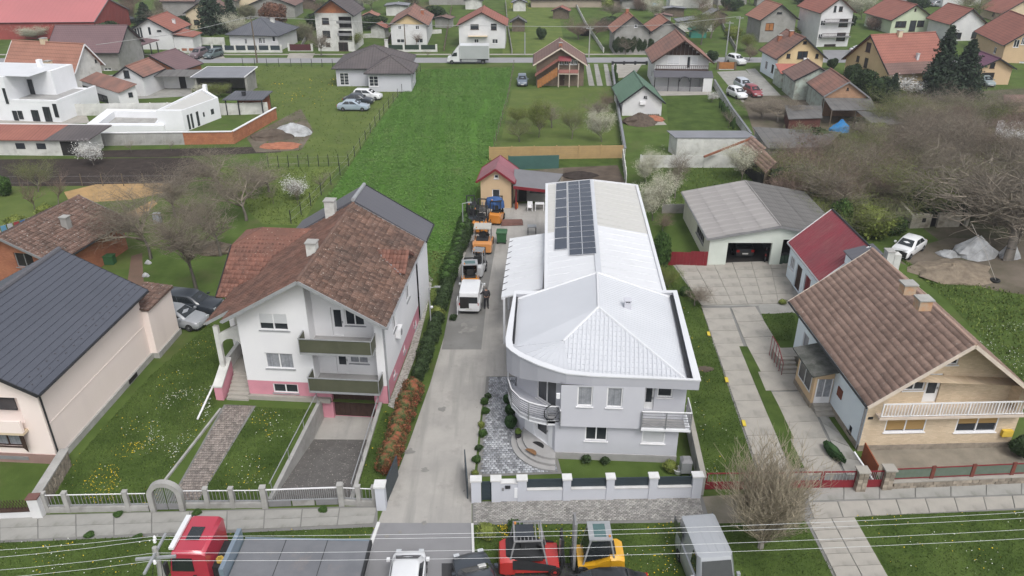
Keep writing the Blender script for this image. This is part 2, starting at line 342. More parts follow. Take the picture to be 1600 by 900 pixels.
# ---- the near gardens
LAWN_L = [(232,590),(330,505),(348,600),(335,640),(258,748),(250,788),(82,790),(105,735),(160,670)]
LAWN_L2 = [(352,632),(270,752),(262,757),(345,640)]
LAWN_P = [(400,636),(486,640),(420,755),(400,783),(305,783)]
LAWN_R = [(600,644),(628,650),(600,745),(592,760),(553,755)]
STRIP = [(1030,400),(1090,452),(1160,664),(1190,740),(1102,745),(1050,450)]
VERGE_L = [(0,848),(240,838),(590,824),(570,842),(360,842),(300,900),(-60,900)]
VERGE_C = [(741,820),(1055,818),(1062,900),(741,900)]
VERGE_C2 = [(1090,822),(1250,815),(1310,900),(1120,900)]
VERGE_R = [(1337,806),(1900,790),(1900,900),(1392,900)]
for nm, q in (('front_lawn',LAWN_L),('front_lawn',LAWN_P),('front_lawn',LAWN_R),('front_lawn',STRIP),('road_verge',[(-400,868),(0,848),(590,824),(570,842),(560,1100),(-400,1100)]),
              ('road_verge',[(741,820),(1255,815),(1420,1100),(741,1100)]),('road_verge',[(1337,806),(2000,786),(2000,1100),(1500,1100)])):
    sheet(nm, q, grass_dark, Z[2])
sheet('small_lawn', [(1175,492),(1240,488),(1243,505),(1236,533),(1200,531)], grass_dark, Z[6])
sheet('grass_seam', [(1155,541),(1168,541),(1216,632),(1262,730),(1236,733),(1196,640)], grass_dark, .06)
# ---- paved surfaces
DRIVE = [(590,818),(601,790),(640,690),(672,600),(700,505),(712,440),(722,385),(735,330),(756,318),(860,318),(870,430),(860,600),(766,590),(752,640),(737,780),(737,818)]
sheet('concrete_driveway', DRIVE, conc_m, Z[4])
sheet('damp_concrete', [(690,546),(752,546),(762,455),(775,380),(735,376),(708,450)], conc_d, Z[5])
for a, b in (((690,546),(765,546)), ((752,546),(762,455)), ((622,812),(727,640)), ((727,640),(770,560)), ((645,700),(760,702))):
    A, B = G(*a, Z[6]), G(*b, Z[6]); d = (B-A).normalized(); n_ = Vector((-d.y, d.x, 0))*.03
    obj('expansion_joint', MB().poly([A-n_, B-n_, B+n_, A+n_]), conc_d, kind='structure')
sheet('asphalt_apron', [(588,817),(737,817),(741,1100),(470,1100)], asph_m, Z[5])
sheet('asphalt_apron', [(690,880),(900,880),(1000,1100),(690,1100)], mat('dark_asphalt', (.06,.06,.063), (.045,.045,.048), .6, bump=.3, bsc=50), Z[6])
KR = MB()
A, B, D2 = G(592,818), G(563,900), G(540,960)
for p, q in ((A, B), (B, D2)): KR.beam((p.x,p.y,.05), (q.x,q.y,.05), .16, .12)
obj('kerb', KR, whitestone, kind='structure')
KR = MB(); KR.beam(G(738,820)+Vector((0,0,.05)), G(741,905)+Vector((0,0,.05)), .12, .12); obj('kerb', KR, whitestone, kind='structure')
sheet('yard_concrete', [(1050,412),(1235,405),(1262,470),(1240,490),(1175,490),(1100,480),(1070,440)], slab_w, Z[5])
sheet('path_bed', [(1095,478),(1185,478),(1210,545),(1310,690),(1370,757),(1262,760),(1185,745)], conc_d, Z[5])
sheet('house_front_bed', [(1345,700),(1900,690),(1900,745),(1375,750)], mat('pale_bare_soil', (.27,.24,.195), (.20,.18,.145), .8, bump=.5), Z[4])
sheet('villa_terrace', [(100,182),(135,180),(140,192),(-200,205),(-200,182)], slab_m, Z[3])
sheet('patio', [(118,120),(300,110),(300,150),(120,160)], slab_w, Z[3])
sheet('chalet_terrace', [(1020,150),(1112,148),(1108,136),(1020,136)], slab_m, Z[3])
sheet('shed_surround', [(1030,183),(1042,195),(1000,196),(975,186)], slab_m, Z[3])
sheet('car_park', [(1120,112),(1165,110),(1205,150),(1160,160)], slab_w, Z[3])
sheet('side_path', [(1165,108),(1180,107),(1240,170),(1215,172)], slab_w, Z[4])
sheet('yard_surface', [(1160,150),(1310,148),(1310,215),(1180,215)], dirt_m, Z[4])
sheet('gate_drive', [(955,98),(1005,98),(990,120),(962,122)], slab_m, Z[4])
for x in (915, 928, 943): sheet('wheel_track', [(x,100),(x+6,100),(x+14,134),(x+5,134)], slab_w, Z[4])
sheet('pine_yard', [(1285,78),(1350,78),(1340,98),(1290,98)], asph_m, Z[4])
sheet('pebble_strip', [(606,634),(640,545),(662,470),(670,430),(676,436),(668,480),(648,560),(618,640)], mat('white_pebbles', (.42,.41,.38), (.20,.20,.17), 7, bump=.6, bsc=20), .03)
st_m = mat('oil_stain', (.19,.185,.175), (.24,.235,.22), 3)
rs = random.Random(4)
for sx, sy, sr in ((725,508,.35),(733,516,.5),(742,512,.3),(720,520,.2),(604,838,.16),(625,832,.12),(663,818,.15),(640,706,.3),(664,735,.25),(690,640,.3)):
    c = G(sx, sy); obj('oil_stain', MB().poly([(c.x+sr*rs.uniform(.5,1.2)*math.cos(.524*k), c.y+sr*rs.uniform(.5,1.2)*math.sin(.524*k), .04) for k in range(12)]), st_m, kind='structure')
# ---- individual slabs
def lerp(a, b, t): return a + (b-a)*t
def slabs(parent, quad, nu, nv, m, z=.06, gap=.03, name='slab', jit=.008, rowshift=0, zs=None):
    """one object per slab on a four-sided strip (world corners a,b,c,d: a-b is u)"""
    a, b, c, d = [Vector((p[0], p[1], 0)) for p in quad]
    for i in range(nu):
        for j in range(nv):
            def pt(u, v): return lerp(lerp(a, b, u), lerp(d, c, u), v)
            q = [pt(i/nu, j/nv), pt((i+1)/nu, j/nv), pt((i+1)/nu, (j+1)/nv), pt(i/nu, (j+1)/nv)]
            ce = (q[0]+q[1]+q[2]+q[3])/4; h = z + random.uniform(-jit, jit)
            q = [ce + (p-ce)*(1 - gap/max(.2, (p-ce).length)) for p in q]
            mb = MB(); loc = Vector((ce.x, ce.y, 0))
            mb.prism([(p.x-loc.x, p.y-loc.y, 0) for p in q], (0, 0, h + random.uniform(-.004, .004)))
            obj(name, mb, m, parent, loc=loc)
sw = sheet('sidewalk', [(-500,811),(0,806),(590,790),(590,823),(240,838),(0,848),(-500,868)], conc_d, Z[4])
slabs(sw, PW([(-60,809),(589,794),(584,819),(-60,848)]), 11, 2, slab_w)
sheet('littered_verge', [(1096,776),(1260,765),(1262,814),(1112,818)], mat('leaf_litter', (.23,.205,.165), (.155,.145,.105), .8, rough=1, bump=.6, bsc=12), Z[4])
sw2 = sheet('sidewalk', [(1258,783),(1255,765),(1370,762),(2000,745),(2000,780),(1335,807),(1258,815)], conc_d, Z[4])
slabs(sw2, PW([(1262,786),(1760,770),(1760,786),(1272,812)]), 11, 1, slab_m)
slabs(sw2, PW([(1262,763),(1760,750),(1760,768),(1262,784)]), 9, 1, slab_w)
fp = sheet('footpath', [(1258,812),(1335,808),(1500,1100),(1400,1100)], conc_d, Z[5])
slabs(fp, PW([(1262,813),(1335,809),(1440,995),(1352,995)]), 2, 9, slab_m, z=.065)
path = sheet('garden_path', [(1096,480),(1160,480),(1262,755),(1190,745)], conc_d, Z[6])
slabs(path, PW([(1096,482),(1140,482),(1236,742),(1188,744)]), 1, 11, slab_m, z=.07)
slabs(path, PW([(1142,482),(1180,480),(1260,610),(1196,612)]), 1, 5, slab_m, z=.07)
slabs(path, PW([(1197,614),(1258,612),(1318,742),(1262,744)]), 1, 5, slab_m, z=.07)
slabs(path, PW([(1262,614),(1285,640),(1360,744),(1322,744)]), 1, 5, slab_w, z=.07)
yard = sheet('yard', [(1055,414),(1232,408),(1236,470),(1098,478)], conc_d, Z[6])
slabs(yard, PW([(1055,414),(1232,408),(1240,474),(1096,478)]), 6, 5, slab_m, z=.07, gap=.02)
def pavers(name, quad, nu, nv, m, z=.02):
    a, b, c, d = [np.array((p[0], p[1])) for p in quad]; V = []; Fc = []
    for i in range(nu):
        for j in range(nv):
            off = .5/nu if j % 2 else 0
            u0, u1 = min(1, i/nu+off), min(1, (i+1)/nu+off)
            if u1-u0 < .3/nu: continue
            v0, v1 = j/nv, (j+1)/nv; gu, gv = .05/nu, .05/nv
            k = len(V); h = z + random.uniform(-.004, .006)
            for zz in (0, h):
                for u, v in ((u0+gu,v0+gv),(u1-gu,v0+gv),(u1-gu,v1-gv),(u0+gu,v1-gv)):
                    p = (a*(1-u)+b*u)*(1-v) + (d*(1-u)+c*u)*v; V.append((p[0], p[1], zz))
            Fc += [(k+4,k+5,k+6,k+7),(k,k+1,k+5,k+4),(k+1,k+2,k+6,k+5),(k+2,k+3,k+7,k+6),(k+3,k,k+4,k+7)]
    me = npmesh(name, np.array(V), np.array(Fc), 4); o = obj(name, me, m, kind='stuff'); o.location.z = .04; return o
sheet('paver_bed', [(738,784),(1097,774),(1110,816),(738,820)], conc_d, Z[4])
tag(pavers('paver_pavement', PW([(740,786),(1093,776),(1100,812),(740,817)]), 62, 15, paver_g), 'grey concrete pavers of the pavement before the grey house', 'pavement')
sheet('cobble_bed', [(760,588),(838,588),(878,740),(745,745)], conc_d, Z[5])
tag(pavers('cobble_yard', PW([(764,590),(830,590),(872,738),(750,742)]), 20, 50, paver_s), 'blue grey cobbled entrance path beside the curved steps', 'cobbles')
sheet('brick_path_bed', [(350,632),(400,634),(310,783),(264,783)], conc_d, Z[5])
tag(pavers('block_path', PW([(352,634),(396,635),(310,782),(268,782)]), 12, 40, paver_r), 'reddish grey block path from arched gate to porch steps', 'garden path')
KR = MB()
for a, b in (((258,752),(345,640)), ): KR.beam(G(*a)+Vector((0,0,.06)), G(*b)+Vector((0,0,.06)), .12, .12)
obj('kerb', KR, concrete_wall, kind='structure')
# ---- grass blades, leaves and flowers: nobody could count them
def inpoly(P, poly):
    x, y = P[:,0], P[:,1]; c = np.zeros(len(P), bool); n = len(poly)
    for i in range(n):
        x1, y1 = poly[i][0], poly[i][1]; x2, y2 = poly[(i+1)%n][0], poly[(i+1)%n][1]
        k = ((y1 > y) != (y2 > y)) & (x < (x2-x1)*(y-y1)/(y2-y1+1e-12)+x1); c ^= k
    return c
def sample(poly, n):
    P = np.array([(p[0], p[1]) for p in poly]); lo, hi = P.min(0), P.max(0); out = []; tot = 0
    while tot < n:
        q = rng.uniform(lo, hi, (n, 2)); q = q[inpoly(q, poly)]; out.append(q); tot += len(q)
        if len(out) > 60: break
    return np.concatenate(out)[:n]
def area(poly):
    P = [(p[0], p[1]) for p in poly]; return abs(sum(P[i][0]*P[(i+1)%len(P)][1]-P[(i+1)%len(P)][0]*P[i][1] for i in range(len(P))))/2
def blades(name, pts, h, wd, m, label, cat, lean=.6, zoff=0):
    n = len(pts); a = rng.uniform(0, 6.283, n); hh = h*rng.uniform(.5, 1.3, n); ww = wd*rng.uniform(.6, 1.3, n); b = rng.uniform(0, 6.283, n)
    V = np.zeros((n, 3, 3)); V[:,0,0] = pts[:,0]-np.cos(a)*ww; V[:,0,1] = pts[:,1]-np.sin(a)*ww
    V[:,1,0] = pts[:,0]+np.cos(a)*ww; V[:,1,1] = pts[:,1]+np.sin(a)*ww
    V[:,2,0] = pts[:,0]+np.cos(b)*hh*lean; V[:,2,1] = pts[:,1]+np.sin(b)*hh*lean; V[:,2,2] = hh; V[:,:,2] += zoff
    me = npmesh(name, V.reshape(-1,3), np.arange(n*3).reshape(-1,3), 3)
    return tag(obj(name, me, m, kind='stuff'), label, cat)
allp = []
for q in (LAWN_L, LAWN_P, LAWN_R, STRIP, VERGE_L, VERGE_C, VERGE_C2, VERGE_R, [(1175,492),(1240,488),(1243,505),(1236,533),(1200,531)], [(1155,544),(1167,543),(1258,728),(1240,730),(1200,650)]):
    pw = PW(q); allp.append(sample(pw, int(area(pw)*170)))
blades('grass', np.concatenate(allp), .085, .03, blade_m, 'green lawn grass of the near front gardens and verges', 'grass')
allp = []
for q, dn in (([(600,392),(722,392),(700,470),(640,500)], 25), ([(310,262),(530,260),(470,352),(410,350)], 20), ([(1000,262),(1200,250),(1170,290),(1065,300),(1070,330),(1020,330)], 14),
          ([(1400,400),(1480,470),(1600,600),(1600,460),(1460,430)], 30), ([(380,102),(655,104),(600,178),(545,258),(420,262)], 3)):
    pw = PW(q); allp.append(sample(pw, int(area(pw)*dn)))
blades('rough_grass', np.concatenate(allp), .16, .07, blade_y, 'longer yellowish grass of the gardens behind the houses', 'grass')
def clumps(name, pts, h, wd, m, label, cat, zr=(.02,.3), tilt=.7):
    """small tilted leaf-sized quads"""
    n = len(pts); V = np.zeros((n,4,3)); a = rng.uniform(0, 6.283, n); s = wd*rng.uniform(.5, 1.4, n)
    tx, ty = rng.uniform(-tilt, tilt, n), rng.uniform(-tilt, tilt, n); z = rng.uniform(*zr, n)*h/.3
    for k, (u, v) in enumerate(((-1,-1),(1,-1),(1,1),(-1,1))):
        dx = (np.cos(a)*u-np.sin(a)*v)*s; dy = (np.sin(a)*u+np.cos(a)*v)*s
        V[:,k,0] = pts[:,0]+dx; V[:,k,1] = pts[:,1]+dy; V[:,k,2] = z+dx*tx+dy*ty
    me = npmesh(name, V.reshape(-1,3), np.arange(n*4).reshape(-1,4), 4)
    return tag(obj(name, me, m, kind='stuff'), label, cat)
fw = PW(FIELD); P = sample(fw, int(area(fw)*85))
P[:,0] += rng.normal(0,.25,len(P)); k = (np.sin(P[:,0]*3.1+P[:,1]*.2) + rng.normal(0, .6, len(P)) > -1.0) & ~((np.abs(P[:,0]+6.5-.02*P[:,1]+np.sin(P[:,1]*.2)*.6) < .5) & (P[:,1] > 95) & (P[:,1] < 118) & (rng.random(len(P)) < .7)); P = P[k]
clumps('alfalfa_crop', P, .18, .042, crop_leaf, 'dense bright green crop covering the long field', 'crop')
fy = mat('dandelion_yellow', (.55,.42,.03), (.5,.36,.02), 1); fwh = mat('daisy_white', (.60,.62,.55), (.5,.52,.45), 1)
def flowers(name, polys, m, label, sz):
    pts = []
    for q, n in polys:
        p = sample(PW(q), n*3); f = np.sin(p[:,0]*1.7+1)+np.sin(p[:,1]*1.3+p[:,0]*.7)+rng.normal(0,.7,len(p)); pts.append(p[f > .35][:n])
    P = np.concatenate(pts); return clumps(name, P, .1, sz, m, label, 'flowers', (.2,.4), .5)
flowers('dandelions', [(LAWN_L,170),([(150,700),(240,690),(250,788),(130,788)],230),(LAWN_P,90),(VERGE_L,90),(VERGE_C,260),([(741,820),(800,820),(790,850),(741,850)],160),(VERGE_R,110),(LAWN_R,25),(STRIP,40)], fy, 'scattered yellow dandelions in the near lawns and verges', .021)
flowers('daisies', [(LAWN_L,110),([(250,620),(330,600),(330,650),(270,720),(220,720)],330),(LAWN_P,110),(VERGE_R,110),(VERGE_L,60),(VERGE_C,50),(STRIP,70),([(1560,600),(1600,600),(1600,500),(1500,520)],200)], fwh, 'scattered small white daisies in the near lawns', .019)
P = sample(PW([(10,90),(40,90),(60,104),(5,104)]), 10)
flowers('far_flowers', [([(420,128),(545,120),(520,165),(430,170)],120),([(800,2),(830,2),(830,14),(790,14)],200)], fy, 'yellow flowers in the meadows around the grey bungalow', .055)
# measured houses: centre x, y, rotation, roof width, roof length, eave height, ridge height
FIT = {
 'R': (23.81,41.00,0.037,9.77,12.10,3.62,7.39, 0.50,0.80),
 'Pm': (-11.62,45.72,-0.079,9.76,12.27,5.95,8.75, 0.50,0.90),
 'S': (-29.55,40.27,-0.067,10.52,11.96,4.95,7.76, 0.50,0.50),
 'T': (-38.42,59.89,-0.175,6.67,7.80,3.31,4.06, 0.50,0.50),
 'M_': (25.35,54.68,0.008,6.08,7.14,2.96,5.79, 0.20,0.20),
 'Gar': (22.04,65.44,-0.002,11.68,11.22,2.54,3.67, 0.30,0.30),
 'Yel': (-1.40,75.26,-0.099,3.74,4.38,2.79,4.13, 0.35,0.35),
 'War': (6.38,56.21,-0.063,8.00,19.12,5.06,5.76, 0.10,0.10),
 'B': (-73.10,127.99,-1.813,6.82,13.48,2.77,6.62, 0.50,0.50),
 'C': (-73.97,142.86,-1.557,11.11,12.05,3.12,6.78, 0.50,0.50),
 'D': (-69.69,162.31,-0.030,8.87,9.19,3.42,5.87, 0.50,0.50),
 'E': (-49.29,161.98,-0.137,10.81,10.50,2.90,5.50, 0.50,0.50),
 'F': (-33.73,160.51,-0.044,8.28,10.26,6.69,9.62, 0.60,1.00),
 'G': (-20.73,170.58,0.015,8.11,15.53,3.71,5.95, 0.50,0.50),
 'H': (-5.77,163.91,-0.022,10.01,9.80,4.25,6.80, 0.50,0.50),
 'I': (-22.37,131.66,0.017,12.26,10.95,2.88,5.50, 0.50,0.50),
 'Ifront': (-20.05,124.07,-0.085,6.66,4.00,2.94,4.50, 0.50,0.50),
 'K': (18.02,113.11,0.005,6.26,9.82,1.83,4.22, 0.40,0.40),
 'Lc': (26.81,130.13,-0.047,9.60,10.76,3.99,7.39, 0.60,1.20),
 'J': (7.76,130.72,-0.034,8.56,9.11,3.38,6.04, 0.50,0.80),
 'Mo': (22.52,157.43,0.018,7.48,7.90,3.90,6.82, 0.50,0.50),
 'N': (46.77,134.67,0.059,8.53,8.31,3.52,6.87, 0.50,0.50),
 'O': (46.11,112.29,-0.064,6.12,8.78,2.80,4.86, 0.30,0.30),
 'O2': (47.21,119.87,-0.047,7.39,5.69,2.82,4.65, 0.30,0.30),
 'Pb': (62.41,130.27,-1.336,12.07,11.97,2.70,7.54, 0.50,0.50),
 'Q1': (85.64,182.50,0.105,10.25,11.99,2.81,5.97, 0.50,0.50),
 'Q2': (93.02,172.04,0.070,6.67,8.70,3.32,5.93, 0.50,0.50),
 'Q3': (94.62,151.91,-0.180,10.74,15.88,3.06,7.09, 0.50,0.50),
 'Q4': (118.77,197.25,0.027,9.78,9.77,1.91,4.98, 0.50,0.50),
 'Q5': (77.21,130.88,-0.038,5.23,6.81,2.50,3.94, 0.50,0.50),
 'Q6': (63.07,166.19,0.100,7.46,10.83,6.44,9.22, 0.50,0.50),
 'Q7': (53.57,169.95,0.127,8.28,7.92,4.38,7.31, 0.50,0.50),
}
# ================================================================ HOUSE BUILDER
def clip_line(P2, u):
    """v-interval of the polygon P2 along the line at u"""
    vs_ = []; n = len(P2)
    for i in range(n):
        (a, b), (c, d) = P2[i], P2[(i+1)%n]
        if (a > u) != (c > u): vs_.append(b + (d-b)*(u-a)/(c-a))
    return (min(vs_), max(vs_)) if len(vs_) >= 2 else None
def ribs(q, spacing, w, h, along='v', off=0.):
    """raised seams laid on the sloping polygon q, up the slope or across it"""
    q = [Vector(p) for p in q]; n = (q[1]-q[0]).cross(q[2]-q[0]).normalized(); n = n if n.z > 0 else -n
    u = Vector((0,0,1)).cross(n).normalized(); v = n.cross(u); v = v if v.z > 0 else -v
    if along == 'u': u, v = v, -u
    P2 = [((p-q[0]).dot(u), (p-q[0]).dot(v)) for p in q]; lo, hi = min(p[0] for p in P2), max(p[0] for p in P2); mb = MB(); x = lo+spacing/2+off
    while x < hi:
        c = clip_line(P2, x)
        if c and c[1]-c[0] > .1:
            a, b = q[0]+u*x+v*(c[0]+.02), q[0]+u*x+v*(c[1]-.02)
            mb.prism([a-u*w/2, a+u*w/2, a+u*w/4+n*h, a-u*w/4+n*h], b-a)
        x += spacing
    return mb
class House:
    """gabled (or hipped) house; local x across, local y along the ridge, front gable at -y"""
    def __init__(s, name, label, fit, wall, cat='house', group=None, hip=False, ridge=None):
        x, y, rot, s.W, s.L, s.he, s.hr, s.oh, s.ro = fit
        s.root = thing(name, label, cat, (x, y, 0), rot, group); s.M = Matrix.Translation((x, y, 0)) @ Matrix.Rotation(rot, 4, 'Z'); s.Mi = s.M.inverted()
        s.Ww, s.Lw = s.W-2*s.oh, s.L-2*s.ro; s.hip = hip; s.slope = (s.hr-s.he)/(s.W/2); s.wall = wall; s.op = {k: [] for k in 'FBLR'}
        s.wt = s.he + s.slope*s.oh - .1
        s.ridge = s.L/2 if not hip else max(.05, (s.L-s.W)/2 if ridge is None else ridge)
    def pt(s, f, u, z, d=0):
        if f == 'F': return (u, -s.Lw/2-d, z)
        if f == 'B': return (u, s.Lw/2+d, z)
        if f == 'L': return (-s.Ww/2-d, u, z)
        return (s.Ww/2+d, u, z)
    def hit(s, f, px, py, d=0):
        """where the photo pixel meets a wall: (u, z)"""
        o = s.Mi @ CAMV; r = s.Mi.to_3x3() @ ray(px, py)
        if f in 'FB': t = ((-1 if f == 'F' else 1)*(s.Lw/2+d)-o.y)/r.y; p = o+r*t; return p.x, p.z
        t = ((-1 if f == 'L' else 1)*(s.Ww/2+d)-o.x)/r.x; p = o+r*t; return p.y, p.z
    def rhit(s, side, px, py):
        """where the pixel meets a roof slope (local point)"""
        o = s.Mi @ CAMV; r = s.Mi.to_3x3() @ ray(px, py)
        k = s.slope*side  # z = hr - k*x
        t = (s.hr - k*o.x - o.z)/(r.z + k*r.x); return o+r*t
    def top(s, f, u):
        if f in 'LR' or s.hip: return s.wt
        return s.hr - .1 - s.slope*abs(u)
    def walls(s, mats=None, z0=0, zmax=99, plinth=None, name='wall', faces='FRLB'):
        mats = mats or {}
        for f in faces:
            half = s.Ww/2 if f in 'FB' else s.Lw/2; ops = s.op[f]; cuts = {-half, half}
            if f in 'FB' and not s.hip: cuts.add(0.)
            for u0, u1, a, b, rec in ops: cuts |= {max(-half, u0), min(half, u1)}
            cuts = sorted(cuts); mb = MB()
            for a, b in zip(cuts, cuts[1:]):
                if b-a < 1e-4: continue
                mid = (a+b)/2; zs = sorted([(o[2], o[3]) for o in ops if o[0] < mid < o[1]])
                segs = []; cur = z0
                for q0, q1 in zs:
                    if min(q0, zmax) > cur: segs.append((cur, min(q0, zmax)))
                    cur = max(cur, q1)
                for q0, q1 in segs: mb.poly([s.pt(f,a,q0), s.pt(f,b,q0), s.pt(f,b,q1), s.pt(f,a,q1)])
                ta, tb = min(s.top(f, a), zmax), min(s.top(f, b), zmax)
                if cur < min(ta, tb)-.005: mb.poly([s.pt(f,a,cur), s.pt(f,b,cur), s.pt(f,b,tb), s.pt(f,a,ta)])
                elif cur < max(ta, tb)-.005: mb.poly([s.pt(f,a,min(cur,ta)), s.pt(f,b,min(cur,tb)), s.pt(f,b,tb), s.pt(f,a,ta)])
            for u0, u1, a, b, rec in ops:
                if not (z0 <= (a+min(b, s.top(f, (u0+u1)/2)))/2 < zmax): continue
                ua, ub = (min(b, s.top(f, u0)), min(b, s.top(f, u1)))
                for (p0, q0), (p1, q1) in (((u0,a),(u1,a)), ((u1,a),(u1,ub)), ((u1,ub),(u0,ua)), ((u0,ua),(u0,a))):
                    mb.poly([s.pt(f,p0,q0), s.pt(f,p1,q1), s.pt(f,p1,q1,-rec), s.pt(f,p0,q0,-rec)])
            if mb.f: obj(name, mb, mats.get(f, s.wall), s.root)
        if plinth:
            hz, pm = plinth
            mb = MB(); a, b = s.Ww/2+.03, s.Lw/2+.03
            for x0, x1, y0, y1 in ((-a,a,-b,-b+.2),(-a,a,b-.2,b),(-a,-a+.2,-b+.2,b-.2),(a-.2,a,-b+.2,b-.2)): mb.box(x0,x1,y0,y1,z0-.02,hz)
            obj('plinth', mb, pm, s.root)
    def roof(s, m, m2=None, tiles=None, ridge_m=None, verge=None, gutter=None, cap=.13, soffit=None, thick=.13, sides=(-1,1)):
        W, L, he, hr = s.W/2, s.L/2, s.he, s.hr; s.slopes = []
        verge = verge or trim_dark
        if not s.hip: P = [(sd, [(sd*W,-L,he), (sd*W,L,he), (0,L,hr), (0,-L,hr)]) for sd in sides]
        else:
            g = s.ridge
            P = [(sd, [(sd*W,-L,he), (sd*W,L,he), (0,g,hr), (0,-g,hr)]) for sd in (-1,1)] + [(2*sd, [(-W,sd*L,he), (W,sd*L,he), (0,sd*g,hr)]) for sd in (-1,1)]
        for sd, q in P:
            n = (Vector(q[1])-Vector(q[0])).cross(Vector(q[2])-Vector(q[0])).normalized(); n = n if n.z > 0 else -n
            mm = m2 if (m2 and sd == 1) else m
            o = obj('roof', MB().prism([Vector(p)-n*thick for p in q], n*thick), mm, s.root); s.slopes.append(o)
            if tiles: obj('roof_tiles', tile_mesh(q, n, *tiles), mm, o, kind='stuff')
        o = s.slopes[0]
        rm = ridge_m or m
        mb = MB()
        if not s.hip: mb.tube([(0,-L-.02,hr+.0), (0,L+.02,hr+.0)], cap, 8)
        else:
            mb.tube([(0,-s.ridge,hr), (0,s.ridge,hr)], cap, 8)
            for a in (-1,1):
                for b in (-1,1): mb.tube([(a*W,b*L,he), (0,b*s.ridge,hr)], cap*.8, 6)
        obj('ridge_cap', mb, rm, o)
        if not s.hip:
            for b in (-1,1):
                for a in sides:
                    mb = MB().beam((a*W, b*(L+.02), he-.06), (0, b*(L+.02), hr-.06), .05, .2); obj('bargeboard', mb, verge, s.root)
        gm = gutter or trim_dark
        for a in sides:
            obj('gutter', MB().tube([(a*(W+.05),-L,he-.07), (a*(W+.05),L,he-.07)], .065, 6), gm, s.root)
        if s.hip:
            for b in (-1,1): obj('gutter', MB().tube([(-W,b*(L+.05),he-.07), (W,b*(L+.05),he-.07)], .065, 6), gm, s.root)
    def win(s, f, box, style='w', panes=2, rec=.1, shutter=0, sill=True, name='window', uz=False, shm=None, bars=0, gl=None, label=None):
        if uz: u0, u1, z0, z1 = box
        else:
            x0, y0, x1, y1 = box; mx, my = (x0+x1)/2, (y0+y1)/2
            u0, u1 = s.hit(f, x0, my)[0], s.hit(f, x1, my)[0]; z1, z0 = s.hit(f, mx, y0)[1], s.hit(f, mx, y1)[1]
            if u0 > u1: u0, u1 = u1, u0
            half = (s.Ww if f in 'FB' else s.Lw)/2-.12; u0, u1 = max(-half, u0), min(half, u1)
            if u1-u0 < .25: c_ = max(-half+.2, min(half-.2, (u0+u1)/2)); u0, u1 = c_-.2, c_+.2
            tp = min(s.top(f, u0), s.top(f, u1))-.08; z1 = min(z1, tp); z0 = min(z0, z1-.3); z0 = max(z0, .08)
        for o in s.op[f]:          # never let two openings overlap
            if u0 < o[1]+.05 and u1 > o[0]-.05 and z0 < o[3] and z1 > o[2]:
                if (u0+u1) > (o[0]+o[1]): u0 = max(u0, o[1]+.06)
                else: u1 = min(u1, o[0]-.06)
        if u1-u0 < .1: return None
        s.op[f].append((u0, u1, z0, z1, rec+.02))
        fm = {'w': trim_white, 'b': trim_brown, 'd': trim_dark, 'g': trim_grey}[style]
        def bx(mb, a, b, c, d, e0, e1):
            p = [s.pt(f,a,c,e0), s.pt(f,b,c,e0), s.pt(f,b,d,e0), s.pt(f,a,d,e0)]
            q0, q1 = Vector(s.pt(f,a,c,e0)), Vector(s.pt(f,a,c,e1)); return mb.prism(p, q1-q0)
        g = MB(); g.poly([s.pt(f,u0,z0,-rec), s.pt(f,u1,z0,-rec), s.pt(f,u1,z1,-rec), s.pt(f,u0,z1,-rec)])
        o = obj(name, g, gl or glass, s.root, label=label)
        fr = MB(); t = min(.07, (u1-u0)*.16); e0, e1 = -rec+.01, -rec+(.095 if shutter else .05)
        bx(fr,u0,u1,z0,z0+t,e0,e1); bx(fr,u0,u1,z1-t,z1,e0,e1); bx(fr,u0,u0+t,z0+t,z1-t,e0,e1); bx(fr,u1-t,u1,z0+t,z1-t,e0,e1)
        for k in range(1, panes): c = lerp(u0, u1, k/panes); bx(fr,c-t/2,c+t/2,z0+t,z1-t,e0,e1)
        for k in range(1, bars+1): c = lerp(z0, z1, k/(bars+1)); bx(fr,u0+t,u1-t,c-.02,c+.02,e0,e1-.01)
        obj('frame', fr, fm, o)
        if sill and s.root: obj('sill', bx(MB(),u0-.06,u1+.06,z0-.05,z0,-.02,.07), getattr(s, 'sillm', None) or (trim_white if style == 'w' else fm), o)
        if shutter:
            obj('shutter', bx(MB(),u0+t,u1-t,lerp(z1,z0,shutter),z1-t,-rec+.03,-rec+.07), shm or shutter_w, o)
        return o
    def door(s, f, box, m=None, uz=False, rec=.1, name='door', glazed=False, handle=True, panels=0):
        if uz: u0, u1, z0, z1 = box
        else:
            x0, y0, x1, y1 = box; mx, my = (x0+x1)/2, (y0+y1)/2
            u0, u1 = s.hit(f, x0, my)[0], s.hit(f, x1, my)[0]; z1, z0 = s.hit(f, mx, y0)[1], s.hit(f, mx, y1)[1]
            if u0 > u1: u0, u1 = u1, u0
            half = (s.Ww if f in 'FB' else s.Lw)/2-.1; u0, u1 = max(-half, u0), min(half, u1)
            z0 = max(z0, .05); z1 = min(z1, s.wt-.1 if f in 'LR' else 99); z1 = max(z1, z0+1)
        s.op[f].append((u0, u1, z0, z1, rec+.02)); p = [s.pt(f,u0,z0,-rec), s.pt(f,u1,z0,-rec), s.pt(f,u1,z1,-rec), s.pt(f,u0,z1,-rec)]
        d = Vector(s.pt(f,0,0,.04))-Vector(s.pt(f,0,0,0)); o = obj(name, MB().prism(p, -d), m or trim_brown, s.root)
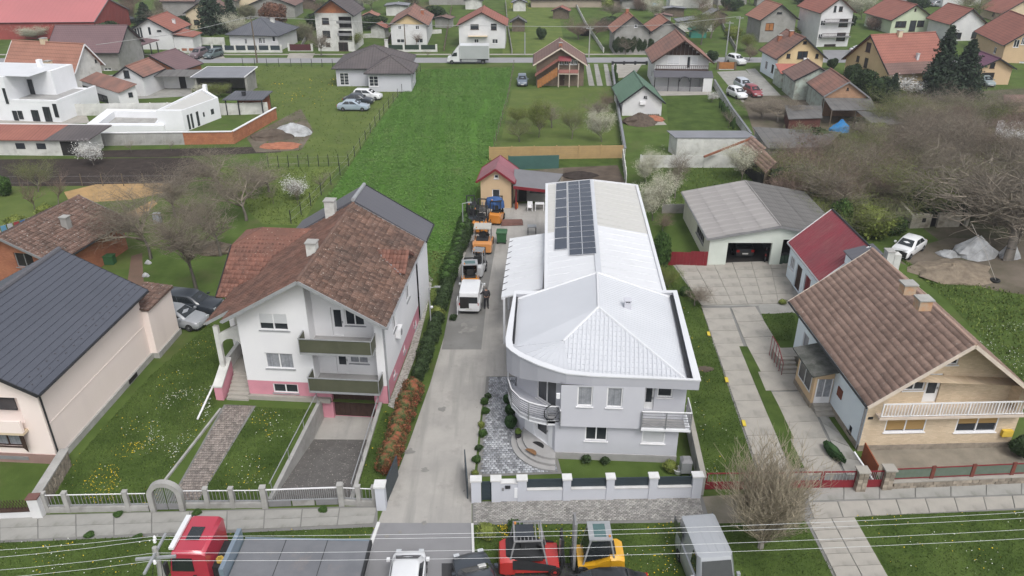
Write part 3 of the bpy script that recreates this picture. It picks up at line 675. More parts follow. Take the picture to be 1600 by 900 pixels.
        for k in range(panels):
            a, b = lerp(u0,u1,(k+.15)/panels), lerp(u0,u1,(k+.85)/panels)
            for c0, c1 in ((.08,.47),(.53,.93)):
                q = [s.pt(f,a,lerp(z0,z1,c0),-rec), s.pt(f,b,lerp(z0,z1,c0),-rec), s.pt(f,b,lerp(z0,z1,c1),-rec), s.pt(f,a,lerp(z0,z1,c1),-rec)]
                obj('door_panel', MB().prism(q, d*.6), m or trim_brown, o)
        if glazed: q = [s.pt(f,lerp(u0,u1,a),lerp(z0,z1,b),-rec+.01) for a, b in ((.2,.3),(.8,.3),(.8,.9),(.2,.9))]; obj('pane', MB().prism(q, d*.2), glass, o)
        if handle: c = s.pt(f, lerp(u0,u1,.88), lerp(z0,z1,.48), -rec+.05); obj('handle', MB().cbox(c, (.05,.05,.14)), galv, o)
        return o
    def chimney(s, side, px, py, w=.5, h=1., m=None, cap=True, d=None):
        p = s.rhit(side, px, py); z0 = p.z-.4
        mb = MB().box(p.x-w/2, p.x+w/2, p.y-(d or w)/2, p.y+(d or w)/2, z0, z0+.4+h); o = obj('chimney', mb, m or s.wall, s.root)
        if cap:
            mb = MB().box(p.x-w/2-.06, p.x+w/2+.06, p.y-(d or w)/2-.06, p.y+(d or w)/2+.06, z0+.4+h, z0+.47+h)
            obj('chimney_cap', mb, concrete_wall, o)
        return p
    def downpipe(s, f_x, f_y, m=None):
        x, y = f_x*(s.Ww/2+.07), f_y*(s.Lw/2-.12)
        obj('downpipe', MB().tube([(f_x*(s.W/2), y, s.he-.1), (x, y, s.he-.45+s.slope*s.oh*0), (x, y, .1)], .05, 6), m or trim_grey, s.root)
def pip(x, y, poly):
    c = False; n = len(poly)
    for i in range(n):
        (x1, y1), (x2, y2) = poly[i], poly[(i+1)%n]
        if (y1 > y) != (y2 > y) and x < (x2-x1)*(y-y1)/(y2-y1)+x1: c = not c
    return c
def tile_mesh(q, n, tw=.25, tl=.36, lift=.045, arch=.04):
    """overlapping clay tiles laid over the polygon q, every tile an island of its own"""
    n = Vector(n); u = Vector((0,0,1)).cross(n).normalized(); v = n.cross(u); v = v if v.z > 0 else -v; o = Vector(q[0])
    P2 = [((Vector(p)-o).dot(u), (Vector(p)-o).dot(v)) for p in q]; us = [p[0] for p in P2]; vv = [p[1] for p in P2]
    V = []; Fc = []; nu, nv = int((max(us)-min(us))/tw+.5), int((max(vv)-min(vv))/tl+.5); tw, tl = (max(us)-min(us))/max(1,nu), (max(vv)-min(vv))/max(1,nv)
    ua, va = np.array(u), np.array(v); na = np.array(n); oa = np.array(o)
    for j in range(nv):
        for i in range(nu):
            cu, cv = min(us)+(i+.5)*tw, min(vv)+(j+.5)*tl
            if not pip(cu, cv, P2): continue
            k = len(V); jx, jh = random.uniform(-.008,.008), random.uniform(-.006,.010); a, b = cu-tw/2+.004+jx, cu+tw/2-.004+jx; c, d = cv-tl/2+jx, cv+tl/2+.04
            for (uu, h) in ((a,0),(a+.25*tw,arch),(b-.25*tw,arch),(b,0)):
                for (w_, l) in ((c,lift+jh),(d,.004),(c,0)):
                    V.append(tuple(oa+ua*uu+va*w_+na*((h if l > .01 else h*.8)*(1 if l or True else 0)+l if l else 0)))
            for e in range(3):
                A, B = k+e*3, k+e*3+3
                Fc.append((A,B,B+1,A+1)); Fc.append((A+2,B+2,B,A))
    me = npmesh('roof_tiles', np.array(V), np.array(Fc), 4); return me
# ================================================================ PINK AND WHITE HOUSE WITH BALCONIES
P = House('gabled_house', 'white and pink three storey house with brown tiled roof and two olive balconies', FIT['Pm'], pinkwhite)
P.sillm = galv
P.roof(tile_orange, tile_brown, tiles=(.25,.37), verge=galv, gutter=galv, ridge_m=tile_brown)
us, ue = P.hit('F', 483, 520)[0], P.hit('F', 588, 560)[0]
P.op['F'].append((us, ue, 1.35, 30, 1.0))                      # the recessed right half, up to the rake
P.win('F', (404,489,450,516), panes=2, shutter=.6); P.win('F', (415,552,459,576), panes=2, gl=curtain)
P.win('F', (427,600,466,614), panes=2)
inner = House.__new__(House); inner.__dict__.update(P.__dict__); inner.Lw = P.Lw-2.0; inner.op = {k: [] for k in 'FBLR'}
u0 = us+.75
for zz, gl_ in ((4.15, glass), (1.45, curtain)):
    inner.door('F', (u0+.35, u0+1.1, zz, zz+1.95), trim_white, uz=True, name='balcony_door', glazed=True)
    inner.win('F', (u0+1.2, u0+2.4, zz+.75, zz+1.9), uz=True, gl=gl_)
inner.walls(z0=1.3, faces='F')
g = MB().box(us, ue, -P.Lw/2+.02, -P.Lw/2+1.0, 1.28, 1.4); obj('loggia_floor', g, plinthgrey, P.root)
g = MB().box(us, ue, -P.Lw/2+.02, -P.Lw/2+1.0, 3.95, 4.1); obj('loggia_floor', g, plinthgrey, P.root)
P.op['F'].append((us+.9, ue-.35, -1.3, .95, .35))
def olive_balcony(z, u0, u1, d=1.0):
    y1, y0 = -P.Lw/2+.02, -P.Lw/2-d
    o = obj('balcony', MB().box(u0, u1, y0, y1, z-.14, z), galv, P.root)
    for q in (MB().box(u0,u1,y0,y0+.04,z+.02,z+.86), MB().box(u0,u0+.04,y0+.05,y1,z+.02,z+.86), MB().box(u1-.04,u1,y0+.05,y1,z+.02,z+.86)): obj('parapet_panel', q, olive, o)
    rl = MB(); rl.beam((u0,y0,z+.93),(u1,y0,z+.93),.06,.05); rl.beam((u0,y0,z+.93),(u0,y1,z+.93),.06,.05); rl.beam((u1,y0,z+.93),(u1,y1,z+.93),.06,.05)
    for k in (0,1): x = lerp(u0+.03,u1-.03,k); rl.beam((x,y0-.03,z),(x,y0-.03,z+.93),.035,.035)
    obj('railing', rl, galv, o)
olive_balcony(4.1, us-.35, ue+.05); olive_balcony(1.4, us-.1, ue+.3)
for a in (-1, 1): pass
g0, g1 = us+.9, ue-.35
d_ = obj('garage_door', MB().box(g0, g1, -P.Lw/2+.3, -P.Lw/2+.36, -1.28, .93), trim_brown, P.root)
for k in range(8): obj('door_board', MB().box(g0+.03+k*(g1-g0)/8, g0-.03+(k+1)*(g1-g0)/8, -P.Lw/2+.27, -P.Lw/2+.3, -1.22, .88), trim_brown, d_)
for b in ((648,499,652,525),): P.win('R', b, panes=1)
P.win('R', (1.6,2.6,3.4,4.5), uz=True); P.win('R', (-2.6,-1.7,3.5,4.5), uz=True)
for y in (-3.4, -.4, 3.2): P.win('R', (y,y+.7,.55,1.05), uz=True, panes=1)
P.walls(z0=1.3); P.walls({k: pink for k in 'FRLB'}, z0=-1.4, zmax=1.3, name='basement_wall')
obj('plinth_band', MB().box(-P.Ww/2-.04, us+.85, -P.Lw/2-.25, -P.Lw/2-.01, -.02, .3), slab_m, P.root)
P.downpipe(1, -1, galv)
ac = obj('air_conditioner', MB().box(P.Ww/2+.02, P.Ww/2+.34, -2.2, -1.4, 2.9, 3.5), trim_white, P.root)
obj('fan_grille', MB().lathe([(.22,P.Ww/2+.345),(.22,P.Ww/2+.36)], 12, (-1.85,3.2), 'x'), trim_grey, ac)
P.chimney(-1, 489, 396, .6, .75, white_old); P.chimney(-1, 518, 337, .7, 1.15, white_old, d=.65)
# left wing with a half-hipped roof
we, wr, yr, ye, xl = 4.2, 7.25, 4.9, 0.0, -8.1
xr_ = -(P.hr-wr)/P.slope+.5
fr = [(xl,ye,we), (-(P.hr-we)/P.slope+.0,ye,we),(-P.W/2+.6,ye+.5,we+.3), (xr_,yr,wr), (-6.2,yr,wr), (xl,3.55,6.4)]
bk = [(x, 2*yr-y, z) for x, y, z in fr]
nf = Vector((0,-(wr-we),yr-ye)).normalized(); nf = Vector((0,-nf.y*-1,nf.z)) if nf.y > 0 else nf
for q in (fr, bk):
    q = [Vector(p) for p in q]; n = (q[1]-q[0]).cross(q[2]-q[0]).normalized(); n = n if n.z > 0 else -n
    o = obj('wing_roof', MB().prism([p-n*.13 for p in q], n*.13), tile_red, P.root); obj('roof_tiles', tile_mesh([tuple(p) for p in q], n, .25, .36), tile_red, o, kind='stuff')
o = obj('wing_roof', MB().prism([Vector(p)-Vector((0,0,.1)) for p in ((xl,3.55,6.4),(xl,6.25,6.4),(-6.2,yr,wr))], (0,0,.13)), tile_red, P.root)
wl = MB(); x0 = xl+.35
wl.poly([(x0,ye+.5,0),(x0,2*yr-.5,0),(x0,2*yr-.5,we+.1),(x0,6.3,6.2),(x0,3.5,6.2),(x0,ye+.5,we+.1)]); wl.poly([(x0,ye+.5,0),(-4.4,ye+.5,0),(-4.4,ye+.5,we+.15),(x0,ye+.5,we+.15)])
wl.poly([(x0,2*yr-.5,0),(-4.4,2*yr-.5,0),(-4.4,2*yr-.5,we+.15),(x0,2*yr-.5,we+.15)]); obj('wing_wall', wl, pinkwhite, P.root)
obj('gutter', MB().beam((xl-.03,ye,we-.02),(xl-.03,3.55,6.38),.05,.18), trim_dark, P.root)
# porch roof continuing the left slope, arch, steps
px0, px1, pya, pyb = -P.W/2-1.75, -P.W/2+.02, -4.7, -.1
sl = P.slope; q = [(px0,pya,P.he-1.75*sl),(px0,pyb,P.he-1.75*sl),(px1,pyb,P.he),(px1,pya,P.he)]
n = Vector((-sl,0,1)).normalized(); o = obj('porch_roof', MB().prism([Vector(p)-n*.1-Vector((0,0,.02)) for p in q], n*.1), tile_orange, P.root); obj('roof_tiles', tile_mesh(q, n, .25, .37), tile_orange, o, kind='stuff')
obj('bargeboard', MB().beam((px0,pya-.03,P.he-1.75*sl-.05),(px1,pya-.03,P.he-.05),.05,.18), galv, P.root)
for y in (pya+.2, -1.6):
    mb = MB(); A0, A1 = -6.35, -4.4
    mb.box(A0,A0+.3,y,y+.25,1.0,4.6); mb.box(A1-.25,A1,y,y+.25,1.0,5.0)
    for k in range(8):
        a, b = math.pi*k/8, math.pi*(k+1)/8; cx = (A0+A1)/2+.02; r_ = .68
        xa, xb = cx+r_*math.cos(a), cx+r_*math.cos(b); za, zb = 3.1+r_*math.sin(a), 3.1+r_*math.sin(b)
        mb.prism([(xb,y,zb),(xa,y,za),(xa,y,5.0-.57*(A1-xa)),(xb,y,5.0-.57*(A1-xb))], (0,.25,0))
    obj('porch_arch', mb, white_old, P.root)
mb = MB().box(-6.35,-6.1,pya+.4,-1.6,1.0,1.9); obj('porch_parapet', mb, white_old, P.root)
mb = MB().box(-6.35,-4.4,-3.9,-.1,0,1.05); obj('porch_floor', mb, slab_m, P.root)
for k in range(7): obj('step', MB().box(-5.75,-4.35,-5.65+k*.25,-5.65+(k+1)*.25+.02,0,.15*(k+1)), slab_m, P.root)
o = obj('stair_wall', MB().prism([(-6.4,-5.7,0),(-6.4,-3.85,0),(-6.4,-3.85,1.9),(-6.4,-5.7,.95)], (.5,0,0)), pink, P.root)
obj('coping', MB().prism([(-6.45,-5.75,.96),(-6.45,-3.85,1.92),(-6.45,-3.85,2.02),(-6.45,-5.75,1.06)], (.6,0,0)), white_old, o)
# dormer on the right slope
A = P.rhit(1, 586, 390); 
dz, dx1 = A.z, P.W/2-.1; yD = A.y
for sg in (-1, 1):
    q = [(dx1,yD+sg*1.5,dz-.95),(A.x+1.6,yD+sg*1.5,dz-.95),(A.x,yD,dz),(dx1,yD,dz)]; q = [Vector(p) for p in q]; n = (q[1]-q[0]).cross(q[2]-q[0]).normalized(); n = n if n.z > 0 else -n
    o = obj('dormer_roof', MB().prism([p-n*.1 for p in q], n*.1), tile_red, P.root); obj('roof_tiles', tile_mesh([tuple(p) for p in q], n, .25, .36), tile_red, o, kind='stuff')
mb = MB().prism([(P.Ww/2-.02,yD-1.35,5.7),(P.Ww/2-.02,yD+1.35,5.7),(P.Ww/2-.02,yD+1.35,dz-1.0),(P.Ww/2-.02,yD,dz-.15),(P.Ww/2-.02,yD-1.35,dz-1.0)], (.1,0,0)); obj('dormer_wall', mb, pinkwhite, P.root)
obj('valley_flashing', MB().beam((A.x+.0,yD-.02,dz+.0),(dx1-.3,yD-1.55,dz-.95),.10,.04), trim_grey, P.root)
# dark metal roof over the rear part
for sg in (-1, 1):
    q = [(sg*5.0,6.16,6.0),(sg*5.0,9.35,6.0),(0,9.35,9.0),(0,6.16,9.0)]; n = Vector((sg*3.,0,5)).normalized()
    obj('rear_roof', MB().prism([Vector(p)-n*.12 for p in q], n*.12), metal_dark2, P.root)
obj('ridge_cap', MB().tube([(0,6.1,9.0),(0,9.4,9.0)], .14, 8), galv, P.root)
obj('gutter', MB().tube([(5.05,6.1,5.95),(5.05,9.4,5.95)], .06), trim_dark, P.root); obj('bargeboard', MB().beam((5.0,9.37,5.95),(0,9.37,8.95),.05,.2), trim_dark, P.root)
mb = MB(); mb.poly([(4.5,5.2,0),(4.5,9.0,0),(4.5,9.0,6.1),(4.5,5.2,6.1)]); mb.poly([(-4.5,9.0,0),(4.5,9.0,0),(4.5,9.0,6.1),(0,9.0,8.8),(-4.5,9.0,6.1)]); mb.poly([(-4.5,5.2,0),(-4.5,9.0,0),(-4.5,9.0,6.1),(-4.5,5.2,6.1)]); obj('rear_wall', mb, pinkwhite, P.root)
# ================================================================ HOUSE WITH THE ANTHRACITE SHEET ROOF
S = House('gabled_house', 'pale pink house with anthracite sheet metal roof at the left edge', FIT['S'], creampink)
S.walls(faces='RB'); so_ = S
S.roof(metal_dark, verge=trim_dark, cap=.17, ridge_m=metal_dark2)
nrow = 15; sw_ = S.W/2/nrow; sg_mb = MB().box(-.035,.035,-.03,.03,0,.05)
sg_me = sg_mb.mesh('snow_guard'); sg_me.materials.append(metal_dark2)
for side in (1, -1):
    base = S.slopes[1 if side == 1 else 0]
    rows = []
    for k in range(nrow):
        xa, xb = S.W/2-k*sw_+.03, S.W/2-(k+1)*sw_; za, zb = S.hr-S.slope*xa, S.hr-S.slope*xb
        mb = MB().prism([(side*xa,-S.L/2-.02,za+.055),(side*xb,-S.L/2-.02,zb+.012),(side*xb,-S.L/2-.02,zb+.0),(side*xa,-S.L/2-.02,za)], (0,S.L+.04,0))
        o = obj('roof_sheet', mb, metal_dark, base)
    if side == 1:
        for k in (1, 2):
            xm = S.W/2-(k+.5)*sw_
            for i in range(15): c = bpy.data.objects.new('snow_guard', sg_me); C.objects.link(c); c.parent = base; c.location = (xm, -S.L/2+.5+i*.78+(k-1)*.39, S.hr-S.slope*xm+.03)
S.downpipe(1, -1, trim_dark)
uz = S.hit('F', 52, 650)
# front: recessed balcony, window with dark shutters, brown base
S.op['F'].append((S.Ww/2-5.2, S.Ww/2-1.15, 2.75, 4.35, 1.1))
S.win('F', (S.Ww/2-3.3, S.Ww/2-1.75, 1.1, 2.05), uz=True, style='b', gl=curtain, panes=2)
for x in (S.Ww/2-1.7, S.Ww/2-3.85):
    o = obj('shutter', MB().prism([(x,-S.Lw/2-.03,1.05),(x+.5,-S.Lw/2-.35,1.05),(x+.5,-S.Lw/2-.35,2.1),(x,-S.Lw/2-.03,2.1)], (0,-.04,0)), trim_brown, S.root)
S.walls({'L': creampink, 'F': creampink}, faces='FL')
obj('balcony_back_wall', MB().box(S.Ww/2-5.25, S.Ww/2-1.1, -S.Lw/2+1.05, -S.Lw/2+1.12, 2.6, 4.8), creampink, S.root)
obj('patio_door', MB().box(S.Ww/2-4.6, S.Ww/2-2.2, -S.Lw/2+.98, -S.Lw/2+1.04, 2.8, 4.5), glass, S.root)
obj('balcony_parapet', MB().box(S.Ww/2-5.2, S.Ww/2-1.1, -S.Lw/2-.45, -S.Lw/2-.28, 2.35, 3.1), creampink, S.root)
obj('balcony_slab', MB().box(S.Ww/2-5.2, S.Ww/2-1.1, -S.Lw/2-.45, -S.Lw/2+.0, 2.2, 2.35), cream, S.root)
obj('brown_base', MB().box(-S.Ww/2-.03, S.Ww/2+.03, -S.Lw/2-.06, -S.Lw/2-.005, 0, .62), mat('brown_base_render', (.30,.20,.175), (.26,.17,.15), 1, bump=.2), S.root)
obj('basement_grille', MB().box(S.Ww/2-3.3, S.Ww/2-1.6, -S.Lw/2-.09, -S.Lw/2-.06, .22, .45), trim_grey, S.root)
obj('plinth', MB().box(S.Ww/2, S.Ww/2+.12, -S.Lw/2+.4, S.Lw/2, 0, .42), concrete_wall, S.root)
obj('wall_band', MB().box(S.Ww/2, S.Ww/2+.02, -S.Lw/2+.1, S.Lw/2-.1, 2.5, 2.58), creampink, S.root)
obj('cellar_window', MB().box(S.Ww/2+.1, S.Ww/2+.16, 2.2, 3.2, .1, .38), dark_in, S.root)
# lower rear block with a strip of old tiles on top
o = obj('rear_block', MB().box(S.Ww/2-1.2, S.Ww/2+.45, S.Lw/2, S.Lw/2+3.3, .42, 3.6), creampink, S.root)
obj('plinth', MB().box(S.Ww/2-1.2, S.Ww/2+.55, S.Lw/2+.02, S.Lw/2+3.4, 0, .42), concrete_wall, S.root)
q = [(S.Ww/2-1.35,S.Lw/2-.1,3.95),(S.Ww/2-1.35,S.Lw/2+3.5,3.75),(S.Ww/2+.6,S.Lw/2+3.5,3.62),(S.Ww/2+.6,S.Lw/2-.1,3.7)]
o = obj('lean_to_roof', MB().prism([Vector(p) for p in q], (0,0,.06)), tile_old, S.root); obj('roof_tiles', tile_mesh([(p[0],p[1],p[2]+.06) for p in q], (.12,0,.99), .24, .34), tile_old, o, kind='stuff')
# ================================================================ OLD BRICK OUTBUILDING (left)
T = House('brick_outbuilding', 'old red brick outbuilding with mossy tiles behind the anthracite roof', FIT['T'][:3]+(8.6,9.4,2.7,4.6,.45,.4), redbrick, cat='outbuilding')
T.win('F', (24,396,52,418), style='g', gl=dark_in, rec=.15)
T.roof(tile_old, tiles=(.26,.40), verge=trim_grey, ridge_m=tile_old); T.walls(); T.chimney(1, 105, 355, .55, .9, greyrender)
# ================================================================ YELLOW BRICK HOUSE (right)
Q = House('gabled_house', 'yellow brick house with pale brown tiled roof and white balustraded balcony', FIT['R'], yellowbrick)
Q.roof(tile_pale, tiles=(.34,.38,.032,.010), verge=trim_cream, gutter=trim_dark, cap=.12, ridge_m=tile_pale, thick=.15)
by0, by1 = Q.Lw/2, Q.Lw/2
zb = 2.55
Q.op['F'].append((-3.35, 4.0, zb+.05, 30, .8))
inn = House.__new__(House); inn.__dict__.update(Q.__dict__); inn.Lw = Q.Lw-1.6; inn.op = {k: [] for k in 'FBLR'}
inn.door('F', (-.95,-.1,zb+.1,zb+2.05), trim_white, uz=True, name='balcony_door', glazed=True); inn.win('F', (-2.2,-1.0,zb+.95,zb+1.95), uz=True); inn.win('F', (-.5,.5,zb+2.6,zb+3.1), uz=True, panes=1)
inn.walls(z0=zb, faces='F')
for u in (-2.9, 1.05):
    pass
Q.win('F', (1384,648,1447,675), shm=shutter_t, shutter=.86); Q.win('F', (1495,647,1559,675), shm=shutter_t, shutter=.52)
Q.win('L', (3.2,4.1,1.3,2.4), uz=True, panes=1, gl=curtain)
Q.win('L', (-4.2,-3.8,.35,.8), uz=True, panes=1, style='d')
Q.walls({'L': bluewhite, 'B': bluewhite}, plinth=(.38, stone))
obj('balcony_floor', MB().box(-3.9, 4.3, -Q.Lw/2-.5, -Q.Lw/2+1.5, zb-.08, zb+.06), trim_cream, Q.root)
rb = MB(); y = -Q.Lw/2-.45
rb.beam((-3.85,y,zb+.95),(4.3,y,zb+.95),.07,.06); rb.beam((-3.85,y,zb+.15),(4.3,y,zb+.15),.05,.04); rail = obj('railing', rb, trim_white, Q.root)
bal = MB().box(-.017,.017,-.017,.017,0,.8).mesh('baluster'); bal.materials.append(trim_white)
for k in range(46):
    c = bpy.data.objects.new('baluster', bal); C.objects.link(c); c.parent = rail; c.location = (-3.8+k*.178, y, zb+.15)
    if k % 9 == 0: c.scale = (2,2,1)
obj('door_number_plate', MB().box(-4.25,-3.98,-Q.Lw/2-.03,-Q.Lw/2-.002,2.2,2.36), trim_dark, Q.root)
mb = MB().box(3.6,4.2,-Q.Lw/2-.22,-Q.Lw/2-.005,.9,1.3); obj('yellow_gas_box', mb, mat('yellow_box', (.60,.42,.06), (.52,.36,.05), 3), Q.root)
Q.chimney(1, 1419, 447, .65, .15, mat('flaking_orange_brick', (.46,.26,.15), (.40,.33,.26), 3, bump=.4), d=.6); Q.chimney(1, 1443, 471, .65, .15, MATS['flaking_orange_brick'], d=.6)
Q.downpipe(-1, -1)
# glazed porch with mossy slab roof
o = obj('porch', MB().box(-5.6,-4.42,-1.1,1.5,.4,2.45), apricot, Q.root)
obj('porch_base', MB().box(-5.64,-4.42,-1.14,1.54,0,.4), stone, Q.root)
obj('porch_canopy', MB().prism([(-5.95,-1.45,2.45),(-5.95,1.9,2.45),(-4.4,1.9,2.75),(-4.4,-1.45,2.75)], (0,0,.09)), mat('mossy_slab', (.065,.068,.06), (.13,.13,.12), 2.5, bump=.4, dirt=((.04,.045,.035), 1.5, .5)), Q.root)
w_ = obj('porch_window', MB().box(-5.63,-5.605,-.75,1.1,1.0,2.1), glass, o); obj('frame', MB().box(-5.65,-5.63,.13,.19,1.0,2.1).box(-5.65,-5.63,-.8,1.15,2.1,2.17).box(-5.65,-5.63,-.8,1.15,.93,1.0).box(-5.65,-5.63,-.8,-.74,1.0,2.1).box(-5.65,-5.63,1.09,1.15,1.0,2.1), trim_white, w_)
w_ = obj('porch_door', MB().box(-5.4,-4.5,-1.13,-1.105,.42,2.1), curtain, o); obj('frame', MB().box(-5.45,-5.38,-1.16,-1.13,.42,2.15).box(-4.55,-4.48,-1.16,-1.13,.42,2.15).box(-5.0,-4.95,-1.16,-1.13,.42,2.1).box(-5.38,-4.55,-1.16,-1.13,.42,.85), trim_white, w_)
for k in range(3): obj('step', MB().box(-5.5,-4.4,-1.14-.3*(k+1),-1.14-.3*k+.01,0,.42-.13*k), slab_m, Q.root)
for k in range(4): obj('step', MB().box(-6.0+.02*k,-4.9,2.6+.3*k,2.6+.3*(k+1)+.01,0,.16*(k+1)), slab_m, Q.root)
obj('stair_landing', MB().box(-6.0,-4.45,3.82,4.9,0,.66), slab_m, Q.root)
rl = MB(); rl.beam((-6.1,2.5,.95),(-6.1,3.8,1.6),.04,.04); rl.beam((-6.1,3.8,1.6),(-6.1,4.9,1.6),.04,.04)
for k in range(6): yy = 2.5+k*.48; rl.beam((-6.1,yy,0),(-6.1,yy,.95+min(1,(yy-2.5)/1.3)*.65),.03,.03)
obj('stair_railing', rl, redpaint, Q.root)
w_ = obj('wall_cabinet', MB().box(-Q.Ww/2-.06,-Q.Ww/2-.005,-2.35,-1.75,1.45,2.05), mat('rust_red_board', (.20,.075,.05), (.16,.06,.04), 3), Q.root)
# ================================================================ MAROON ROOFED OUTBUILDING
Mo = House('outbuilding', 'white outbuilding with maroon sheet roof joined to the yellow brick house', FIT['M_'], bluewhite, cat='outbuilding')
Mo.roof(metal_maroon, thick=.1, verge=trim_white, gutter=galv, cap=.08, ridge_m=trim_dark)
o = obj('roof_seams', ribs([(-Mo.W/2,-Mo.L/2,Mo.he),(-Mo.W/2,Mo.L/2,Mo.he),(0,Mo.L/2,Mo.hr),(0,-Mo.L/2,Mo.hr)], .35, .07, .03), metal_maroon, Mo.slopes[0])
Mo.door('L', (.3,1.5,.05,2.1), trim_brown, uz=True, panels=2); Mo.door('L', (-1.6,-.4,.05,2.1), redpaint, uz=True, panels=2); Mo.win('L', (2.0,3.0,1.1,2.1), uz=True, panes=3, gl=curtain); Mo.walls()
o = obj('lean_roof', MB().prism([(-1.6,-Mo.L/2+.4,5.2),(-1.6,-Mo.L/2-1.4,5.2),(.4,-Mo.L/2-1.4,5.75),(.4,-Mo.L/2+.4,5.75)], (0,0,.08)), metal_dark2, Mo.root); obj('upper_wall', MB().box(-1.45,.3,-Mo.L/2-1.2,-Mo.L/2+.2,3.6,5.2), bluewhite, Mo.root)
cq = Mo.Mi @ G(1393,406,5.2); o = obj('chimney', MB().box(cq.x-.5,cq.x,cq.y-.3,cq.y+.3,3.4,5.9), white_old, Mo.root); o = obj('chimney', MB().box(cq.x+.03,cq.x+.5,cq.y-.3,cq.y+.3,3.4,5.7), white_old, Mo.root); obj('chimney_cap', MB().box(cq.x-.55,cq.x+.03,cq.y-.35,cq.y+.35,5.9,5.97), concrete_wall, o)
# ================================================================ DOUBLE GARAGE
Ga = House('garage', 'large cream garage with grey corrugated roof and one open bay', FIT['Gar'], white_old, cat='garage')
gh = Ga.he+.02
Ga.op['F'].append((-4.0,-.3,0,2.05,.3)); Ga.op['F'].append((.55,5.3,0,2.35,.3))
Ga.win('L', (-3.4,-.4,.95,1.75), uz=True, panes=4, gl=dark_in, style='g')
Ga.roof(asbestos, asbestos_d, thick=.06, verge=trim_grey, gutter=galv, cap=.09); Ga.walls({'L': mat('cream_white_wall', (.60,.59,.50), (.54,.53,.45), .8, bump=.1), 'F': garage_front})
MATS['flaking_mint_render']
for o in [c for c in Ga.root.children if c.name.startswith('wall')]:
    pass
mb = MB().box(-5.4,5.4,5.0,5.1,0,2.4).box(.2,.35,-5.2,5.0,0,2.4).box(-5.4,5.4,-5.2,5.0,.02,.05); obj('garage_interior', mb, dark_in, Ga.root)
def corr_sheet(w, l, n=7, h=.035):
    V = []; Fc = []
    for i in range(n*2+1):
        x = w*i/(n*2); z = h if i % 2 else 0.
        V += [(x,0,z),(x,l,z)]
    for i in range(n*2): k = 2*i; Fc.append((k,k+2,k+3,k+1))
    return npmesh('roofing_sheet', np.array(V), np.array(Fc), 4)
cs = corr_sheet(1.0, 1.0); cs.materials.append(asbestos)
def cover(q, base, rows, cols, me=cs, name='roofing_sheet', lift=.03):
    """real overlapping sheets on a sloping quad: a,b eave ends; c,d ridge ends (b-c, a-d)"""
    a, b, c, d = [Vector(p) for p in q]; u = (b-a)/cols; v = (d-a)/rows; n = u.cross(v).normalized(); n = n if n.z > 0 else -n
    for j in range(rows):
        for i in range(cols):
            o = bpy.data.objects.new(name, me); C.objects.link(o); o.parent = base
            nn = n*(1 if u.cross(v).dot(n) > 0 else 1)
            M_ = Matrix((( u.x, v.x*1.06, n.x, 0), (u.y, v.y*1.06, n.y, 0), (u.z, v.z*1.06, n.z, 0), (0,0,0,1))); p = a+u*i+v*j+n*(lift+.02*(j%2)+random.uniform(0,.012))
            M_.translation = p; o.matrix_local = M_
cover([(-Ga.W/2-.05,-Ga.L/2,Ga.he),(-Ga.W/2-.05,Ga.L/2,Ga.he),(0,Ga.L/2,Ga.hr),(0,-Ga.L/2,Ga.hr)], Ga.slopes[0], 4, 10)
cs2 = corr_sheet(1.0, 1.0); cs2.materials.append(asbestos_d)
cover([(Ga.W/2,-Ga.L/2,Ga.he),(Ga.W/2,Ga.L/2,Ga.he),(0,Ga.L/2,Ga.hr),(0,-Ga.L/2,Ga.hr)], Ga.slopes[1], 4, 10, cs2)
# ================================================================ SMALL YELLOW HOUSE
Y = House('garden_house', 'small apricot house with maroon roof at the end of the driveway', FIT['Yel'], apricot)
Y.roof(metal_maroon2, verge=redpaint, gutter=redpaint, thick=.08, cap=.06)
Y.win('F', (769,296,781,309), panes=1); Y.win('F', (772,273,779,279), panes=1); Y.walls(); Y.downpipe(1,-1,trim_dark)
yo, yr_ = Y.W/2, Y.L/2
q = [(yo-.1,-2.3,2.45),(yo+3.6,-2.45,2.2),(yo+4.6,.6,2.85),(yo-.3,.8,3.15)]
o = obj('terrace_roof', MB().prism(q, (0,0,.07)), mat('grey_canopy', (.165,.165,.175), (.145,.145,.155), 1, rough=.5), Y.root)
obj('fascia', MB().beam((yo-.1,-2.35,2.38),(yo+3.6,-2.5,2.13),.06,.3), redpaint, Y.root)
for x in (yo+.1, yo+3.5): obj('post', MB().box(x,x+.12,-2.2,-2.08,0,2.3), redpaint, Y.root)
obj('terrace_back_wall', MB().box(yo-.2,yo+4.4,.3,.45,0,2.6), greyrender, Y.root)
obj('terrace_window', MB().box(yo+1.3,yo+3.6,.25,.3,.9,1.9), glass, Y.root); obj('terrace_door', MB().box(yo+.2,yo+1.0,.25,.3,0,2.0), dark_in, Y.root)
# ================================================================ MODERN GREY HOUSE WITH CURVED CORNER
GR = -.055
gO = Vector((9.35,34.3,0)); gh_ = thing('modern_house', 'modern pale grey house with white hipped metal roof and rounded corner balcony', 'house', gO, GR)
gM = Matrix.Translation(gO) @ Matrix.Rotation(GR, 4, 'Z'); gI = gM.inverted()
def gl_(px, py, z): return gI @ G(px, py, z)
zt, zf = 5.7, 5.32
FRc, BRc, BLc = gl_(1094,594,zt), gl_(1057,454,zt), gl_(804,455,zt)
arc = [gl_(x, y, zt) for x, y in ((791,545),(794,541),(800,548),(812,556),(825,562),(840,569),(855,574),(870,579),(885,583))]
arc[0] = gl_(791,528,zt); arc[1] = gl_(792,541,zt)
LF = Vector((arc[0].x, arc[0].y, zt))
